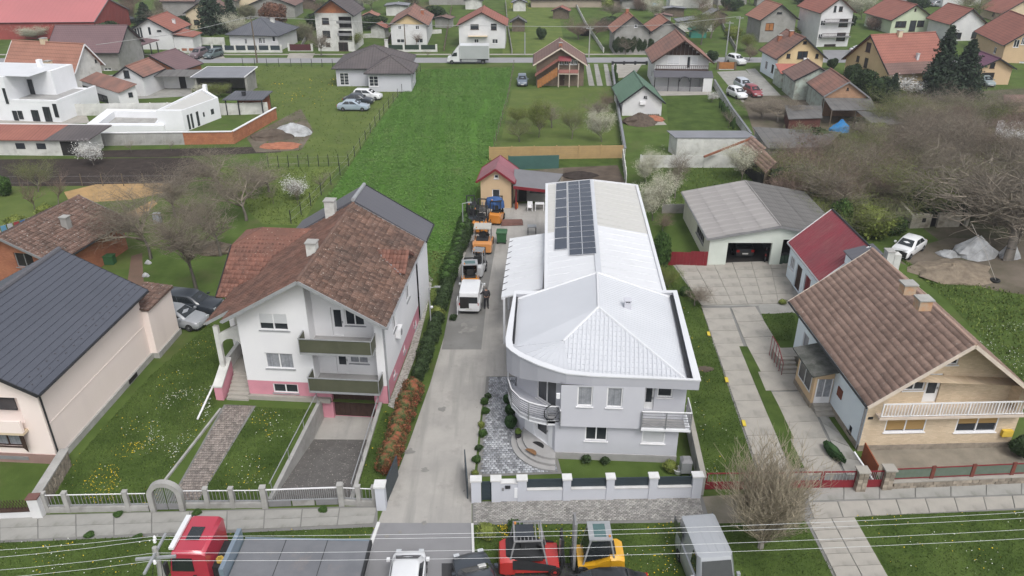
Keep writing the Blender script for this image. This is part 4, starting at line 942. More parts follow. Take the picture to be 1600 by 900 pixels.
# parapet: outer band following right, back, left side and the curve
outl = [FRc, BRc, BLc] + arc + [gl_(926,587,zt)]
cx, cy = sum(p.x for p in outl)/len(outl), sum(p.y for p in outl)/len(outl)
def zlow(i):  # the band reaches deeper round the curve
    return {0:5.07,1:5.07,2:4.4}.get(i, None)
lows = [5.07,5.07,4.2] + [4.0,4.02,4.1,4.25,4.4,4.6,4.78,4.9,5.0] + [5.07]
mb = MB(); cp = MB(); n_ = len(outl)
def inset(p, d):
    v = Vector((cx-p.x, cy-p.y, 0)).normalized(); return Vector((p.x+v.x*d, p.y+v.y*d, p.z))
for i in range(n_):
    j = (i+1) % n_; a, b = outl[i], outl[j]; ai, bi = inset(a, .3), inset(b, .3); la, lb = lows[i], lows[j]
    mb.poly([(a.x,a.y,la),(b.x,b.y,lb),(b.x,b.y,zt-.06),(a.x,a.y,zt-.06)]); mb.poly([(ai.x,ai.y,la),(bi.x,bi.y,lb),(bi.x,bi.y,zt-.06),(ai.x,ai.y,zt-.06)]); mb.poly([(a.x,a.y,la),(b.x,b.y,lb),(bi.x,bi.y,lb),(ai.x,ai.y,la)])
    ao, bo = inset(a, -.05), inset(b, -.05); ai, bi = inset(a, .36), inset(b, .36)
    cp.prism([(ao.x,ao.y,zt-.06),(bo.x,bo.y,zt-.06),(bi.x,bi.y,zt-.06),(ai.x,ai.y,zt-.06)], (0,0,.07))
par = obj('parapet', mb, lilac_dark, gh_); obj('coping', cp, metal_white, par)
# soffit
obj('soffit', MB().prism([(p.x,p.y,5.1) for p in (inset(q,.3) for q in outl)], (0,0,.06)), lavender, gh_)
# roof planes
ap, rb_, fa = gl_(935,480,6.95), gl_(933,426,6.95), gl_(880,522,6.55)
ins = [inset(p, .42) for p in outl]
for p in ins: p.z = zf
rf = [ins[0], ap, rb_, ins[1]]
def roof_part(pts, m, rib=None, w=.09, hh=.035, along='v', nm='roof'):
    o = obj(nm, MB().prism([Vector(p)-Vector((0,0,.08)) for p in pts], (0,0,.08)), m, gh_)
    if rib: obj('roof_profile', ribs(pts, rib, w, hh, along), m, o, kind='stuff')
    return o
def tri(pts, m, rib=None, **k): return roof_part(pts, m, rib, **k)
front = [ins[-2], ins[-1], ins[0], ap, fa]
# keep the planes truly flat: front plane through ins[0], ins[-1], ap
def flat(pts, a, b, c):
    n = (b-a).cross(c-a); return [Vector((p.x, p.y, a.z - (n.x*(p.x-a.x)+n.y*(p.y-a.y))/n.z)) for p in pts]
front = flat([ins[-1]+Vector((-.9,.1,0)), ins[-1], ins[0], ap, fa], ins[-1], ins[0], ap); fa2 = front[-1]
tri(front, metal_white_g, .24, w=.12, hh=.05)
obj('roof_profile', ribs(front, .36, .05, .03, 'u'), metal_white_g, gh_, kind='stuff')
right = flat([ins[0], ins[1], rb_, ap], ins[0], ins[1], ap); tri(right, metal_white_g, .25, w=.05, hh=.012)
left = flat([ins[2], ins[3]+Vector((0,-.3,0)), fa2, ap, rb_], ins[2], ap, rb_); o = tri([left[0], left[1], fa2, ap, rb_], metal_white_g); obj('roof_profile', ribs([left[0], left[1], fa2, ap], .36, .05, .03, 'u'), metal_white_g, o, kind='stuff')
obj('back_roof', MB().poly([ins[1], ins[2], rb_]), metal_white_g, gh_)
fan = [left[1]] + ins[5:-1] + [front[0]]
for a, b in zip(fan, fan[1:]):
    o = obj('fan_panel', MB().prism([Vector((a.x,a.y,zf)), Vector((b.x,b.y,zf)), fa2], (0,0,.03)), metal_white_g, gh_)
sm = MB()
for a in fan: sm.beam(Vector((a.x,a.y,zf+.05)), fa2+Vector((0,0,.02)), .035, .03)
obj('fan_seam', sm, metal_white_g, gh_)
hp = MB()
for a, b in ((ap,ins[0]),(ap,rb_),(ap,fa2),(rb_,ins[1]),(rb_,ins[2])): hp.tube([a+Vector((0,0,.01)), b+Vector((0,0,.01))], .08, 6)
obj('ridge_cap', hp, metal_white, gh_)
obj('inner_gutter', MB().beam(inset(FRc,.5)-Vector((0,0,.2)), inset(BRc,.5)-Vector((0,0,.2)), .16, .1), trim_dark, gh_)
obj('inner_gutter', MB().beam(inset(LF,.45)-Vector((0,0,.25)), inset(BLc,.45)-Vector((0,0,.2)), .12, .08), trim_dark, gh_)
c_ = gl_(980,482,6.3); o = obj('chimney', MB().box(c_.x-.19,c_.x+.19,c_.y-.19,c_.y+.19,5.6,6.75), lavender, gh_); obj('chimney_cap', MB().box(c_.x-.22,c_.x+.22,c_.y-.22,c_.y+.22,6.87,6.92).box(c_.x-.2,c_.x-.13,c_.y-.2,c_.y+.2,6.75,6.87).box(c_.x+.13,c_.x+.2,c_.y-.2,c_.y+.2,6.75,6.87), lavender, o)
obj('snow_rail', MB().tube([(c_.x-.5,c_.y-.75,6.2),(c_.x+.7,c_.y-.75,5.95)], .03).tube([(c_.x-.5,c_.y-.75,5.8),(c_.x-.5,c_.y-.75,6.2)], .02).tube([(c_.x+.7,c_.y-.75,5.5),(c_.x+.7,c_.y-.75,5.95)], .02), trim_grey, gh_)
# walls
gw = House.__new__(House); gw.root = gh_; gw.M = gM; gw.Mi = gI; gw.W = 6.75; gw.Ww = 6.75; gw.wall = lavender; gw.hip = True; gw.wt = 5.12; gw.he = 5.12; gw.hr = 5.12; gw.slope = 0
class Face(House):
    """a plain vertical wall from a to b (local), outside on the camera's side"""
    def __init__(s, root, Mw, a, b, wall, zt):
        s.root = root; s.a, s.b = Vector((a[0],a[1],0)), Vector((b[0],b[1],0)); s.Mi = Mw.inverted(); s.len = (s.b-s.a).length; s.d = (s.b-s.a)/s.len; s.n = Vector((s.d.y,-s.d.x,0))
        s.Ww = s.Lw = s.len; s.op = {'F': []}; s.wall = wall; s.zt = zt; s.hip = True
    def pt(s, f, u, z, d=0): p = s.a + s.d*(u+s.len/2) + s.n*d; return (p.x, p.y, z)
    def hit(s, f, px, py, d=0):
        o = s.Mi @ CAMV; r = s.Mi.to_3x3() @ ray(px, py); t = (s.a-o).dot(s.n)/r.dot(s.n); p = o+r*t; return (p-s.a).dot(s.d)-s.len/2, p.z
    def top(s, f, u): return s.zt
w_lo = Face(gh_, gM, (-7.0,.28), (-.28,.28), lavender, 2.47)
w_lo.win('F', (914,667,949,689), panes=2); w_lo.win('F', (1003,671,1039,693), panes=1, shutter=.97); w_lo.walls(z0=.45, faces='F')
w_up = Face(gh_, gM, (-6.75,0), (-2.35,0), lavender, 5.12)
w_up.win('F', (902,604,926,635), panes=1, gl=curtain); w_up.win('F', (948,606,973,637), panes=1, gl=curtain); w_up.walls(z0=2.47, faces='F')
obj('floor_edge', MB().box(-6.75,0,0,.28,2.42,2.47), lavender, gh_)
lg = Face(gh_, gM, (-2.35,.85), (0,.85), lavender, 5.12)
lg.door('F', (1003,604,1022,640), trim_white, name='balcony_door', glazed=True); lg.win('F', (1027,605,1051,621), panes=1); lg.walls(z0=2.47, faces='F')
obj('loggia_side', MB().box(-2.38,-2.33,.02,.85,2.5,5.1), lilac_dark, gh_); obj('loggia_floor', MB().box(-2.35,0,-.0,.85,2.4,2.52), plinthgrey, gh_)
obj('side_wall', MB().poly([(-.28,.28,.0),(-.28,10.0,.0),(-.28,10.0,2.47),(-.28,.28,2.47)]).poly([(0,.85,2.47),(0,10.0,2.47),(0,10.0,5.12),(0,.85,5.12)]).poly([(-.28,.28,2.47),(0,.28,2.47),(0,10,2.47),(-.28,10,2.47)]).poly([(-9.6,10,0),(0,10,0),(0,10,5.12),(-9.6,10,5.12)]), lavender, gh_)
obj('plinth', MB().box(-7.0,-.25,.22,.4,0,.45), plinthgrey, gh_)
# recessed walls behind the round balcony and the entrance
lo = [(-7.0,.28),(-7.15,.55),(-8.75,2.3),(-9.35,3.2),(-9.45,10.0)]
up = [(-6.75,0),(-6.75,1.0),(-8.3,2.6),(-9.3,3.6),(-9.45,10.0)]
e_ = Face(gh_, gM, lo[2], lo[1], white_new, 2.47)
e_.door('F', (e_.len*-.16, e_.len*.36, .47, 2.3), trim_white, uz=True, name='front_door', glazed=True); e_.walls(z0=0, faces='F')
for a, b in ((3,2),(4,3),(1,0)): Face(gh_, gM, lo[a], lo[b], lavender, 2.47).walls(z0=0, faces='F')
u_ = Face(gh_, gM, up[2], up[1], lavender, 5.12); u_.win('F', (-u_.len/2+.3, u_.len/2-.35, 2.6, 4.75), uz=True, panes=2, name='patio_door'); u_.walls(z0=2.47, faces='F')
for a, b in ((1,0),(3,2),(4,3)): Face(gh_, gM, up[a], up[b], lavender, 5.12).walls(z0=2.47, faces='F')
# round balcony
bar = [gl_(x, y, 2.45) for x, y in ((794,600),(794,615),(799,631),(812,645),(826,652),(840,656),(855,659),(873,659))]
flr = [(p.x,p.y,2.33) for p in bar] + [(-6.75,.02,2.33),(-6.75,1.0,2.33),(-8.3,2.6,2.33),(-9.3,3.6,2.33)]
bo = obj('round_balcony', MB().prism(flr, (0,0,.17)), lavender, gh_)
mb = MB()
for a, b in zip(bar, bar[1:]): mb.prism([(a.x,a.y,2.2),(b.x,b.y,2.2),(b.x,b.y,2.52),(a.x,a.y,2.52)], inset(a,.06)-a)
obj('balcony_edge', mb, white_new, bo)
def rails(pts, z, parent, n=5, h=.95, post=2):
    mb = MB(); pts = [Vector((p[0],p[1],0)) for p in pts]
    for k in range(n): mb.tube([p+Vector((0,0,z+.15+k*(h-.25)/(n-1))) for p in pts], .022, 5)
    obj('railing_bars', mb, mat('dull_steel', (.20,.205,.215), (.16,.165,.175), 3, rough=.45, metal=.3), parent)
    obj('handrail', MB().tube([p+Vector((0,0,z+h)) for p in pts], .035, 6), trim_white, parent)
    for p in pts[::post]: obj('railing_post', MB().box(p.x-.03,p.x+.03,p.y-.03,p.y+.03,z-.25,z+h), steel, parent)
rails([tuple(p) for p in bar]+[(-6.75,-.06)], 2.52, bo, 6)
rb2 = obj('balcony', MB().box(-2.4,.25,-.14,.0,2.40,2.54).box(.0,.25,0,1.3,2.38,2.52), white_new, gh_)
rails([(-2.4,-.1),(-1.1,-.1),(.22,-.1),(.22,.5),(.22,1.3)], 2.54, rb2, 6, h=1.1, post=1)
# curved entrance steps
ec = Vector((-6.95,1.6))
for k in range(3):
    r_ = 2.55-.33*k; mb = MB(); ring = [(ec.x-r_*math.sin(math.pi*t/14*.55+.0)-.0, ec.y-r_*math.cos(math.pi*t/14*.55)) for t in range(15)]
    ring = [(x, y) for x, y in ring]; mb.prism([(x,y,0) for x,y in ring]+[(ec.x-1.9,ec.y+.9,0),(ec.x,ec.y-.9,0)], (0,0,.15*(k+1))); obj('step', mb, plinthgrey, gh_)
obj('wall_lamp', MB().box(-7.0,-6.8,-.12,-.0,4.3,4.6), white_new, gh_)
# ---- things at the grey house
def halfmat(name, label, px, py, m, r_, rz):
    p = gM @ Vector((px, py, 0)); mb = MB(); pts = [(r_*math.cos(math.pi*k/10), r_*math.sin(math.pi*k/10)*.8, 0) for k in range(11)]; mb.prism(pts, (0,0,.02))
    tag(obj(name, mb, m, loc=(p.x,p.y,.47 if 'black' in label else .32), rz=rz), label, 'doormat')
halfmat('doormat', 'black half round doormat right at the white front door', -7.95, .75, rubber, .38, R(-42)); halfmat('doormat', 'brown half round doormat one step below the black one', -8.35, .1, mat('coir', (.22,.12,.06), (.16,.09,.045), 4), .38, R(-42))
q = gM @ Vector((-7.25,.35,0)); t = thing('hanging_chair', 'dark round wicker chair on the curved balcony of the grey house', 'chair', (q.x,q.y,2.5), .3)
mb = MB(); mb.tube([(.42*math.cos(a/10*3.1416*2-1.57),0,.55+.5*math.sin(a/10*3.1416*2-1.57)) for a in range(11)], .03, 5); obj('hoop', mb, trim_dark, t)
mb = MB(); mb.lathe([(.05,.22),(.2,.25),(.24,.32)], 10); obj('seat', mb, trim_grey, t); pass
for k in range(3): obj('wicker_slat', MB().tube([(.36*math.cos(a), .06+.0*a, .55+.42*math.sin(a)) for a in (R(200+k*8-10), R(340-k*8+10))], .012, 4), trim_dark, t)
q = gM @ Vector((-9.1,1.7,0)); t = thing('potted_plant', 'small potted plant in a dark pot beside the front door', 'plant', (q.x,q.y,.15)); obj('pot', MB().lathe([(.14,0),(.2,.35),(.17,.35)], 10), trim_dark, t)
obj('leaves', None or (lambda: (lambda b: b)(MB().lathe([(.05,.33),(.22,.5),(.12,.7)], 7)))(), grass_dark, t)
# ================================================================ WHITE WAREHOUSE
Wa = House('warehouse', 'long white metal warehouse carrying solar panels behind the grey house', FIT['War'], white_new, cat='warehouse')
z1, z0_ = 5.76, 5.06
def wl(px, py, z): return Wa.Mi @ G(px, py, z)
bl, br, rgb = wl(856,288,z0_), wl(993,290,z0_), wl(924,282,z1)
flc, frc, rgf = wl(855,470,z0_), wl(1040,470,z0_), wl(937,445,z1)
seam = .47
def mid(a, b, t): return a+(b-a)*t
for nm, (a, b, c, d) in (('L', (flc,bl,rgb,rgf)), ('R', (frc,br,rgb,rgf))):
    for t0, t1, m_ in ((0,.5,metal_white),(.5,1,metal_cream)):
        q = [mid(a,b,t0), mid(a,b,t1), mid(d,c,t1), mid(d,c,t0)]
        o = obj('roof', MB().prism([p-Vector((0,0,.1)) for p in q], (0,0,.1)), m_, Wa.root)
        obj('roof_seams', ribs(q, 1.0, .05, .025, 'v'), m_, o)
obj('ridge_cap', MB().beam(rgf+Vector((0,0,.03)), rgb+Vector((0,0,.03)), .38, .06), metal_white_g, Wa.root)
obj('verge', MB().beam(bl, rgb, .12, .22), metal_white, Wa.root); obj('verge', MB().beam(br, rgb, .12, .22), metal_white, Wa.root)
obj('gutter', MB().beam(flc+Vector((-.1,0,0)), bl+Vector((-.1,0,0)), .22, .2), metal_white, Wa.root); obj('gutter', MB().beam(frc+Vector((.1,0,0)), br+Vector((.1,0,0)), .22, .2), metal_white, Wa.root)
mb = MB()
for a, b in ((flc,bl),(bl,br),(br,frc)): mb.poly([(a.x,a.y,0),(b.x,b.y,0),(b.x,b.y,z0_),(a.x,a.y,z0_)])
mb.poly([(bl.x,bl.y,z0_),(br.x,br.y,z0_),(rgb.x,rgb.y,z1-.05)]); obj('wall', mb, white_new, Wa.root)
# lean-to on the left
lt = [wl(853,366,4.3), wl(799,374,3.6), wl(786,466,3.6), wl(855,450,4.3)]
lt[3] = Vector((lt[0].x-.0, lt[2].y+.1, 4.3)); o = obj('lean_to_roof', MB().prism(lt, (0,0,.1)), metal_white, Wa.root); obj('roof_seams', ribs([p+Vector((0,0,.1)) for p in lt], 1.0, .04, .02, 'v'), metal_white, o)
obj('lean_to_gutter', MB().beam(lt[1]+Vector((0,0,.0)), lt[2], .25, .2), metal_white, Wa.root)
for k in range(9): p = lerp(lt[1], lt[2], (k+.6)/9.6); obj('gutter_bracket', MB().beam(p+Vector((-.14,-.2,.12)), p+Vector((.2,.12,.14)), .05, .02), trim_dark, Wa.root)
for p in (lt[1], lt[2], lerp(lt[1],lt[2],.5)): obj('post', MB().box(p.x,p.x+.15,p.y-.08,p.y+.08,0,3.6), metal_white, Wa.root)
# solar panels: each one lies on the roof and could be lifted away
solar_m = mat('solar_cells', (.028,.036,.055), (.036,.045,.066), .6, rough=.22, spec=.5)
solar_f = mat('panel_frame', (.55,.56,.58), (.5,.51,.53), 2, rough=.4, metal=.3)
sl_n = (flc-rgf).cross(rgb-rgf).normalized(); sl_n = sl_n if sl_n.z > 0 else -sl_n
def onroof(px, py):
    o = Wa.Mi @ CAMV; r = Wa.Mi.to_3x3() @ ray(px, py); t = (rgf-o).dot(sl_n)/r.dot(sl_n); return o+r*t
def panel_col(corners, n, halves, label, grp):
    a, b, c, d = [onroof(*p) for p in corners]    # far-left, far-right, near-right, near-left
    for k in range(n):
        p = [lerp(a,d,(k+.03)/n), lerp(b,c,(k+.03)/n), lerp(b,c,(k+.97)/n), lerp(a,d,(k+.97)/n)]; ce = (p[0]+p[1]+p[2]+p[3])/4
        where = 'nearest the grey house' if k == n-1 else ('topmost at the far end' if k == 0 else 'number %d from the far end' % (k+1))
        ordn = ['first','second','third','fourth','fifth','sixth','seventh','eighth','ninth','tenth','eleventh','twelfth','thirteenth','fourteenth','fifteenth'][k]
        t = thing('solar_panel', '%s, %s %s' % (label, ordn, 'from far end'), 'solar panel', tuple((Wa.M @ (ce+sl_n*.06))), Wa.root.rotation_euler.z, grp)
        q = [v-ce for v in p]; obj('frame', MB().prism(q, sl_n*.04), solar_f, t)
        cells = [(0.02,.98)] if not halves else [(.02,.495),(.505,.98)]
        for s0, s1 in cells:
            e = [lerp(q[0],q[1],s0), lerp(q[0],q[1],s1), lerp(q[3],q[2],s1), lerp(q[3],q[2],s0)]; m0 = (e[0]+e[1]+e[2]+e[3])/4
            e = [m0+(v-m0)*.965 for v in e]; obj('cells', MB().prism([v+sl_n*.04 for v in e], sl_n*.008), solar_m, t)
panel_col([(869,287),(886,285),(887,391),(866,393)], 7, False, 'narrow solar panel, left column on warehouse roof', 'solar panels of the left column')
panel_col([(887,285),(923,282),(933,398),(889,401)], 15, True, 'wide solar panel, right column on warehouse roof', 'solar panels of the right column')
# ================================================================ HOUSES OF THE BACK ROWS
def simple(label, key, wall, roof, wins=(), cat='house', chim=(), roof2=None, doors=(), wm=None, name='gabled_house', hip=False, ridge=None, plinth=None, z0=0, verge=None, gutter=None, fit=None, tiles=None):
    h = House(name, label, fit or FIT[key], wall, cat=cat, hip=hip, ridge=ridge)
    for wd in wins:
        f, b = wd[0], wd[1]; kw = wd[2] if len(wd) > 2 else {}
        h.win(f, b, **{**dict(rec=.08), **kw})
    for dd in doors: h.door(dd[0], dd[1], **(dd[2] if len(dd) > 2 else {}))
    h.roof(roof, roof2, verge=verge, gutter=gutter, tiles=tiles); h.walls(wm, plinth=plinth)
    for c in chim: h.chimney(*c)
    return h
D = dict(style='d'); B_ = dict(style='b'); P1 = dict(panes=1); DP = dict(style='d', panes=1); BP = dict(style='b', panes=1)
simple('white house under a long orange tiled roof behind the modern villa', 'B', white_old, ft_orange,
       [('R',(135,96,142,113),dict(style='b',shutter=.5,shm=shutter_b)), ('B',(148,92,151,98),DP)], chim=[(-1,69,66,.8,.6,cream),(1,80,118,.9,2.2,cream)], verge=trim_white)
simple('large house with purple brown tiled roof behind the orange roof', 'C', greyrender, ft_purple, [('R',(163,106,175,115),dict()), ('F',(186,76,190,85),DP)], fit=(-73.5,143.4,-1.557,11.1,12.6,3.1,6.8,.5,.5))
h = simple('white house with red roof and tall dark gable windows', 'D', white, ft_red, [('F',(211,44,214,58),DP), ('F',(215,44,218,58),DP), ('F',(219,43,222,58),DP), ('F',(231,42,236,55),P1), ('F',(245,47,252,49),DP)], verge=trim_dark, chim=[(1,272,36,.5,.7,white)])
q = [(h.W/2-.6,-h.L/2+.3,2.9),(h.W/2+3.6,-h.L/2+.6,2.3),(h.W/2+3.6,-h.L/2+5.2,2.4),(h.W/2-.6,-h.L/2+5.2,3.3)]
obj('side_roof', MB().prism(q, (0,0,.12)), ft_red, h.root); obj('side_wall', MB().box(h.W/2-.5,h.W/2+3.2,-h.L/2+.9,-h.L/2+5,0,2.35), white, h.root)
simple('grey hipped bungalow behind the anthracite street fence', 'E', white, ft_slate, [('F',(382,60,386,69),{}), ('F',(404,59,409,68),{}), ('F',(410,59,414,68),{}), ('F',(425,57,430,65),dict(panes=1))], hip=True, name='bungalow', cat='bungalow', ridge=.4, chim=[(1,426,34,.7,.6,white_old)])
F_ = simple('three storey house with unplastered red brick gable', 'F', white_old, ft_dark, [('F',(503,28,514,38),BP), ('F',(504,48,516,59),BP), ('F',(509,67,516,73),BP),('F',(529,66,544,80),dict(panes=2, style='b', gl=dark_in)), ('F',(529,26,549,44),dict(panes=3,style='d',gl=dark_in,rec=.5)), ('F',(529,48,550,64),dict(panes=3,style='d',gl=dark_in,rec=.5))], name='three_storey_house')
mb = MB().prism([(-F_.Ww/2+.1,-F_.Lw/2-.02,F_.wt+.05),(F_.Ww/2-.1,-F_.Lw/2-.02,F_.wt+.05),(0,-F_.Lw/2-.02,F_.hr-.25)], (0,-.03,0)); obj('brick_gable', mb, orangebrick, F_.root)
for z in (2.9, 5.2): obj('balcony_rail', MB().box(.5,3.3,-F_.Lw/2-.1,-F_.Lw/2-.04,z,z+.5), trim_grey, F_.root)
G_ = simple('pale house with yellow gable and small white windows', 'G', white, ft_mixed, [('F',(622,40,627,46),{}), ('F',(649,40,655,46),{}), ('F',(620,61,632,67),{}), ('F',(649,60,661,67),{}), ('F',(629,65,634,69),P1)], chim=[(1,660,22,.6,.8,redbrick)])
mb = MB().prism([(-G_.Ww/2+.1,-G_.Lw/2-.02,G_.wt+.05),(G_.Ww/2-.1,-G_.Lw/2-.02,G_.wt+.05),(0,-G_.Lw/2-.02,G_.hr-.25)], (0,-.03,0)); obj('yellow_gable', mb, yellow_w, G_.root)
H_ = simple('white two storey house with red roof behind the box truck', 'H', white, ft_red, [('F',(735,38,748,46),BP), ('F',(767,37,776,47),dict(style='b')), ('F',(741,61,748,67),{}), ('F',(769,61,778,68),{})], verge=trim_brown)
obj('balcony', MB().box(-2.7,1.1,-H_.Lw/2-.8,-H_.Lw/2-.02,2.3,2.42), cream, H_.root)
# grey bungalow beside the crop field: two hipped volumes
I_ = simple('grey rendered bungalow with dark hipped roof beside the crop field', 'I', lavender, ft_dark, [('F',(531,114,545,133),dict(bars=3))], hip=True, ridge=.3, name='bungalow', cat='bungalow', chim=[(1,604,74,.5,1.2,white_old)])
I2 = House('bungalow', 'front wing of the grey rendered bungalow with its own hipped roof', (-18.9,126.0,.0,7.6,7.2,2.9,4.9,.5,.5), lavender, hip=True, ridge=.6)
I2.win('F', (576,119,591,135), bars=2); I2.win('R', (-1.2,.2,.9,2.1), uz=True, panes=1); I2.roof(ft_dark); I2.walls()
# K, L, J, Mo
K_ = simple('small white house with dark green sheet roof', 'K', white, metal_green, [('F',(1006,150,1009,152),DP), ('F',(1008,150,1011,154),DP)], verge=trim_dark, name='garden_house')
obj('roof_seams', ribs([(-K_.W/2,-K_.L/2,K_.he),(-K_.W/2,K_.L/2,K_.he),(0,K_.L/2,K_.hr),(0,-K_.L/2,K_.hr)], .5, .07, .03), metal_green, K_.slopes[0])
obj('air_conditioner', MB().box(-.4,.4,-K_.Lw/2-.3,-K_.Lw/2-.02,1.6,2.0), trim_white, K_.root)
L_ = simple('chalet house with brown gable boards and long dark veranda roof', 'Lc', white, ft_mixed, [('F',(1043,88,1062,101),dict(panes=2,shutter=.9)), ('F',(1074,89,1078,105),DP), ('F',(1080,88,1090,101),dict(panes=1,shutter=.9)), ('L',(-2,-.8,1,2.1),dict(uz=True,panes=1))], verge=trim_brown)
yy = -L_.Lw/2
for k in range(12):
    x = -3.3+k*.6; zt_ = min(L_.top('F', x), L_.top('F', x+.55))
    if zt_ > 5.2: obj('gable_board', MB().box(x,x+.57,yy-.06,yy-.01,5.0,zt_-.05), trim_brown, L_.root)
obj('balcony', MB().box(-4.1,4.1,yy-1.1,yy-.02,2.75,2.88), trim_brown, L_.root)
mb = MB().box(-4.1,4.1,yy-1.13,yy-1.08,3.55,3.62); 
for k in range(28): mb.box(-4.05+k*.3,-3.99+k*.3,yy-1.12,yy-1.09,2.9,3.55)
obj('railing', mb, trim_brown, L_.root, kind='stuff')
vr = [(-4.5,yy-3.0,2.1),(4.6,yy-3.0,2.1),(4.6,yy-1.2,2.75),(-4.5,yy-1.2,2.75)]; obj('veranda_roof', MB().prism(vr, (0,0,.1)), metal_dark2, L_.root)
for x in (-4.4,-2.3,-.7,1.1,3.0): obj('veranda_post', MB().box(x,x+.12,yy-2.95,yy-2.83,0,2.1), trim_dark, L_.root)
obj('veranda_wall', MB().box(3.1,4.5,yy-2.95,yy-.0,0,2.1), white, L_.root); obj('veranda_parapet', MB().box(-4.3,3.0,yy-2.92,yy-2.86,0,.75), trim_grey, L_.root)
obj('arch', MB().tube([(.2+.75*math.cos(a),yy-3.02,1.55+.75*math.sin(a)) for a in [math.pi*k/8 for k in range(9)]], .07, 5), trim_dark, L_.root)
J_ = simple('half timbered brick house with orange outside staircase', 'J', mat('dark_brickwork', (.20,.155,.12), (.15,.12,.095), 1, brick=(.26,.09,.012,(.85,.8,.75)), bump=.2), ft_brown, [('F',(874,93,880,101),{}), ('F',(882,93,888,101),{}), ('F',(891,93,896,101),{}), ('F',(897,94,902,101),{})], doors=[('F',(875,114,882,134))], verge=trim_cream, chim=[(-1,876,72,.5,.5,redbrick)])
yy = -J_.Lw/2; u = lambda px: J_.hit('F', px, 110)[0]
obj('balcony', MB().box(u(872),u(904),yy-1.0,yy-.02,2.0,2.12), trim_cream, J_.root); obj('red_awning', MB().prism([(u(872),yy-.05,4.6),(u(892),yy-.05,4.6),(u(892),yy-.9,4.0),(u(872),yy-.9,4.0)], (0,0,.06)), metal_maroon, J_.root)
for p in (872, 889, 903): obj('post', MB().box(u(p),u(p)+.12,yy-1.0,yy-.88,0,3.7), trim_cream, J_.root)
obj('railing', MB().box(u(872),u(904),yy-1.0,yy-.95,2.2,2.75), mat('pink_rail', (.35,.16,.14), (.3,.13,.12), 2), J_.root)
a0, a1 = u(840), u(871)
for k in range(9): x = lerp(a0,a1,k/9); obj('stair_board', MB().box(x,x+(a1-a0)/9-.03,yy-1.5,yy-1.44,max(0,2.1*k/9-.1),2.1*k/9+1.25), wood_or, J_.root)
obj('stair_roof', MB().prism([(a0-.4,yy-1.6,1.75),(a1+.2,yy-1.6,4.3),(a1+.2,yy-.1,4.4),(a0-.4,yy-.1,1.85)], (0,0,.08)), ft_red, J_.root)
simple('grey house with bright orange roof behind a dark hedge', 'Mo', greyrender, ft_orange, [('F',(991,38,996,43),P1)], chim=[(-1,980,20,.6,.8,redbrick)])
simple('orange roofed barn joined behind the grey gable', 'Mo', greyrender, ft_orange, fit=(29.5,160,.02,8,9,3.2,5.8,.4,.4), cat='barn', name='barn')
# right side
N_ = simple('yellow house with orange tiled roof and air conditioners', 'N', yellow_w, ft_mixed, [('F',(1229,84,1235,91),BP), ('F',(1246,80,1262,92),dict(style='b')), ('F',(1274,84,1279,91),BP), ('F',(1255,63,1261,69),BP), ('L',(-2.4,-1.4,.9,2.2),dict(uz=True,style='b')), ('L',(.6,1.6,.9,2.2),dict(uz=True))], chim=[(-1,1218,62,.6,.7,redbrick),(-1,1236,55,.6,.7,redbrick)], wm={'L': bluewhite})
obj('air_conditioner', MB().box(.4,1.2,-N_.Lw/2-.35,-N_.Lw/2-.02,3.0,3.6), trim_white, N_.root); obj('air_conditioner', MB().box(-1.6,-.8,-N_.Lw/2-.35,-N_.Lw/2-.02,.9,1.5), trim_white, N_.root)
O_ = simple('outbuilding with brown tiled roof and orange block gable', 'O', mint, ft_mixed, [('F',(1323,137,1326,141),DP)], verge=trim_grey, name='outbuilding', cat='outbuilding', wm={'F': tanblock})
simple('rear stretch of the brown tiled outbuilding with one red patch of roof', 'O2', mint, ft_brown, name='outbuilding', cat='outbuilding', fit=(45.3,120.6,-.04,7.0,6.6,2.9,4.8,.3,.2))
sh = thing('lean_to', 'lean-to with pale red sheet roof beside the yellow house', 'lean-to', tuple(G(1230,135,0)))
obj('roof', MB().prism([(-1.9,-1.6,2.3),(1.9,-.9,2.3),(1.9,2.6,3.0),(-1.6,2.6,3.0)], (0,0,.07)), mat('pale_red_sheet', (.36,.13,.10), (.31,.11,.09), 1, courses=(.3,0,.85)), sh); obj('wall', MB().box(-1.6,1.7,-1.2,2.5,0,2.3), mint, sh)
P_ = simple('large ochre house with long reddish brown roof', 'Pb', yellow_w, ft_red, [('F',(1338,87,1343,97),BP), ('F',(1350,90,1356,106),BP), ('F',(1353,66,1361,82),dict(style='b')), ('R',(1.0,2.2,.9,2.0),dict(uz=True,style='b'))], chim=[(1,1405,55,.7,.7,cream),(1,1433,92,.4,.8,white)], verge=trim_dark)
q = [(P_.W/2-1.5,-P_.L/2,P_.he+P_.slope*1.5+.05),(P_.W/2-1.5,P_.L/2,P_.he+P_.slope*1.5+.05),(P_.W/2+.3,P_.L/2,P_.he-.15),(P_.W/2+.3,-P_.L/2,P_.he-.15)]
obj('lower_roof', MB().prism(q, (0,0,.06)), ft_brown, P_.root)
simple('pale green house with red roof and brown shuttered loggia', 'Q1', greenish, ft_red, [('F',(1399,33,1416,43),dict(style='b',panes=3)), ('F',(1421,32,1431,49),BP), ('F',(1433,32,1444,42),dict(style='b')), ('F',(1429,13,1432,18),BP)], verge=trim_dark)
simple('white house with orange red roof left of the big ochre roof', 'Q2', white, ft_red, [('F',(1489,51,1502,61),B_), ('F',(1518,50,1529,60),B_)], verge=trim_dark, fit=(93.0,172.0,.07,8.2,9.2,3.3,6.3,.5,.5))
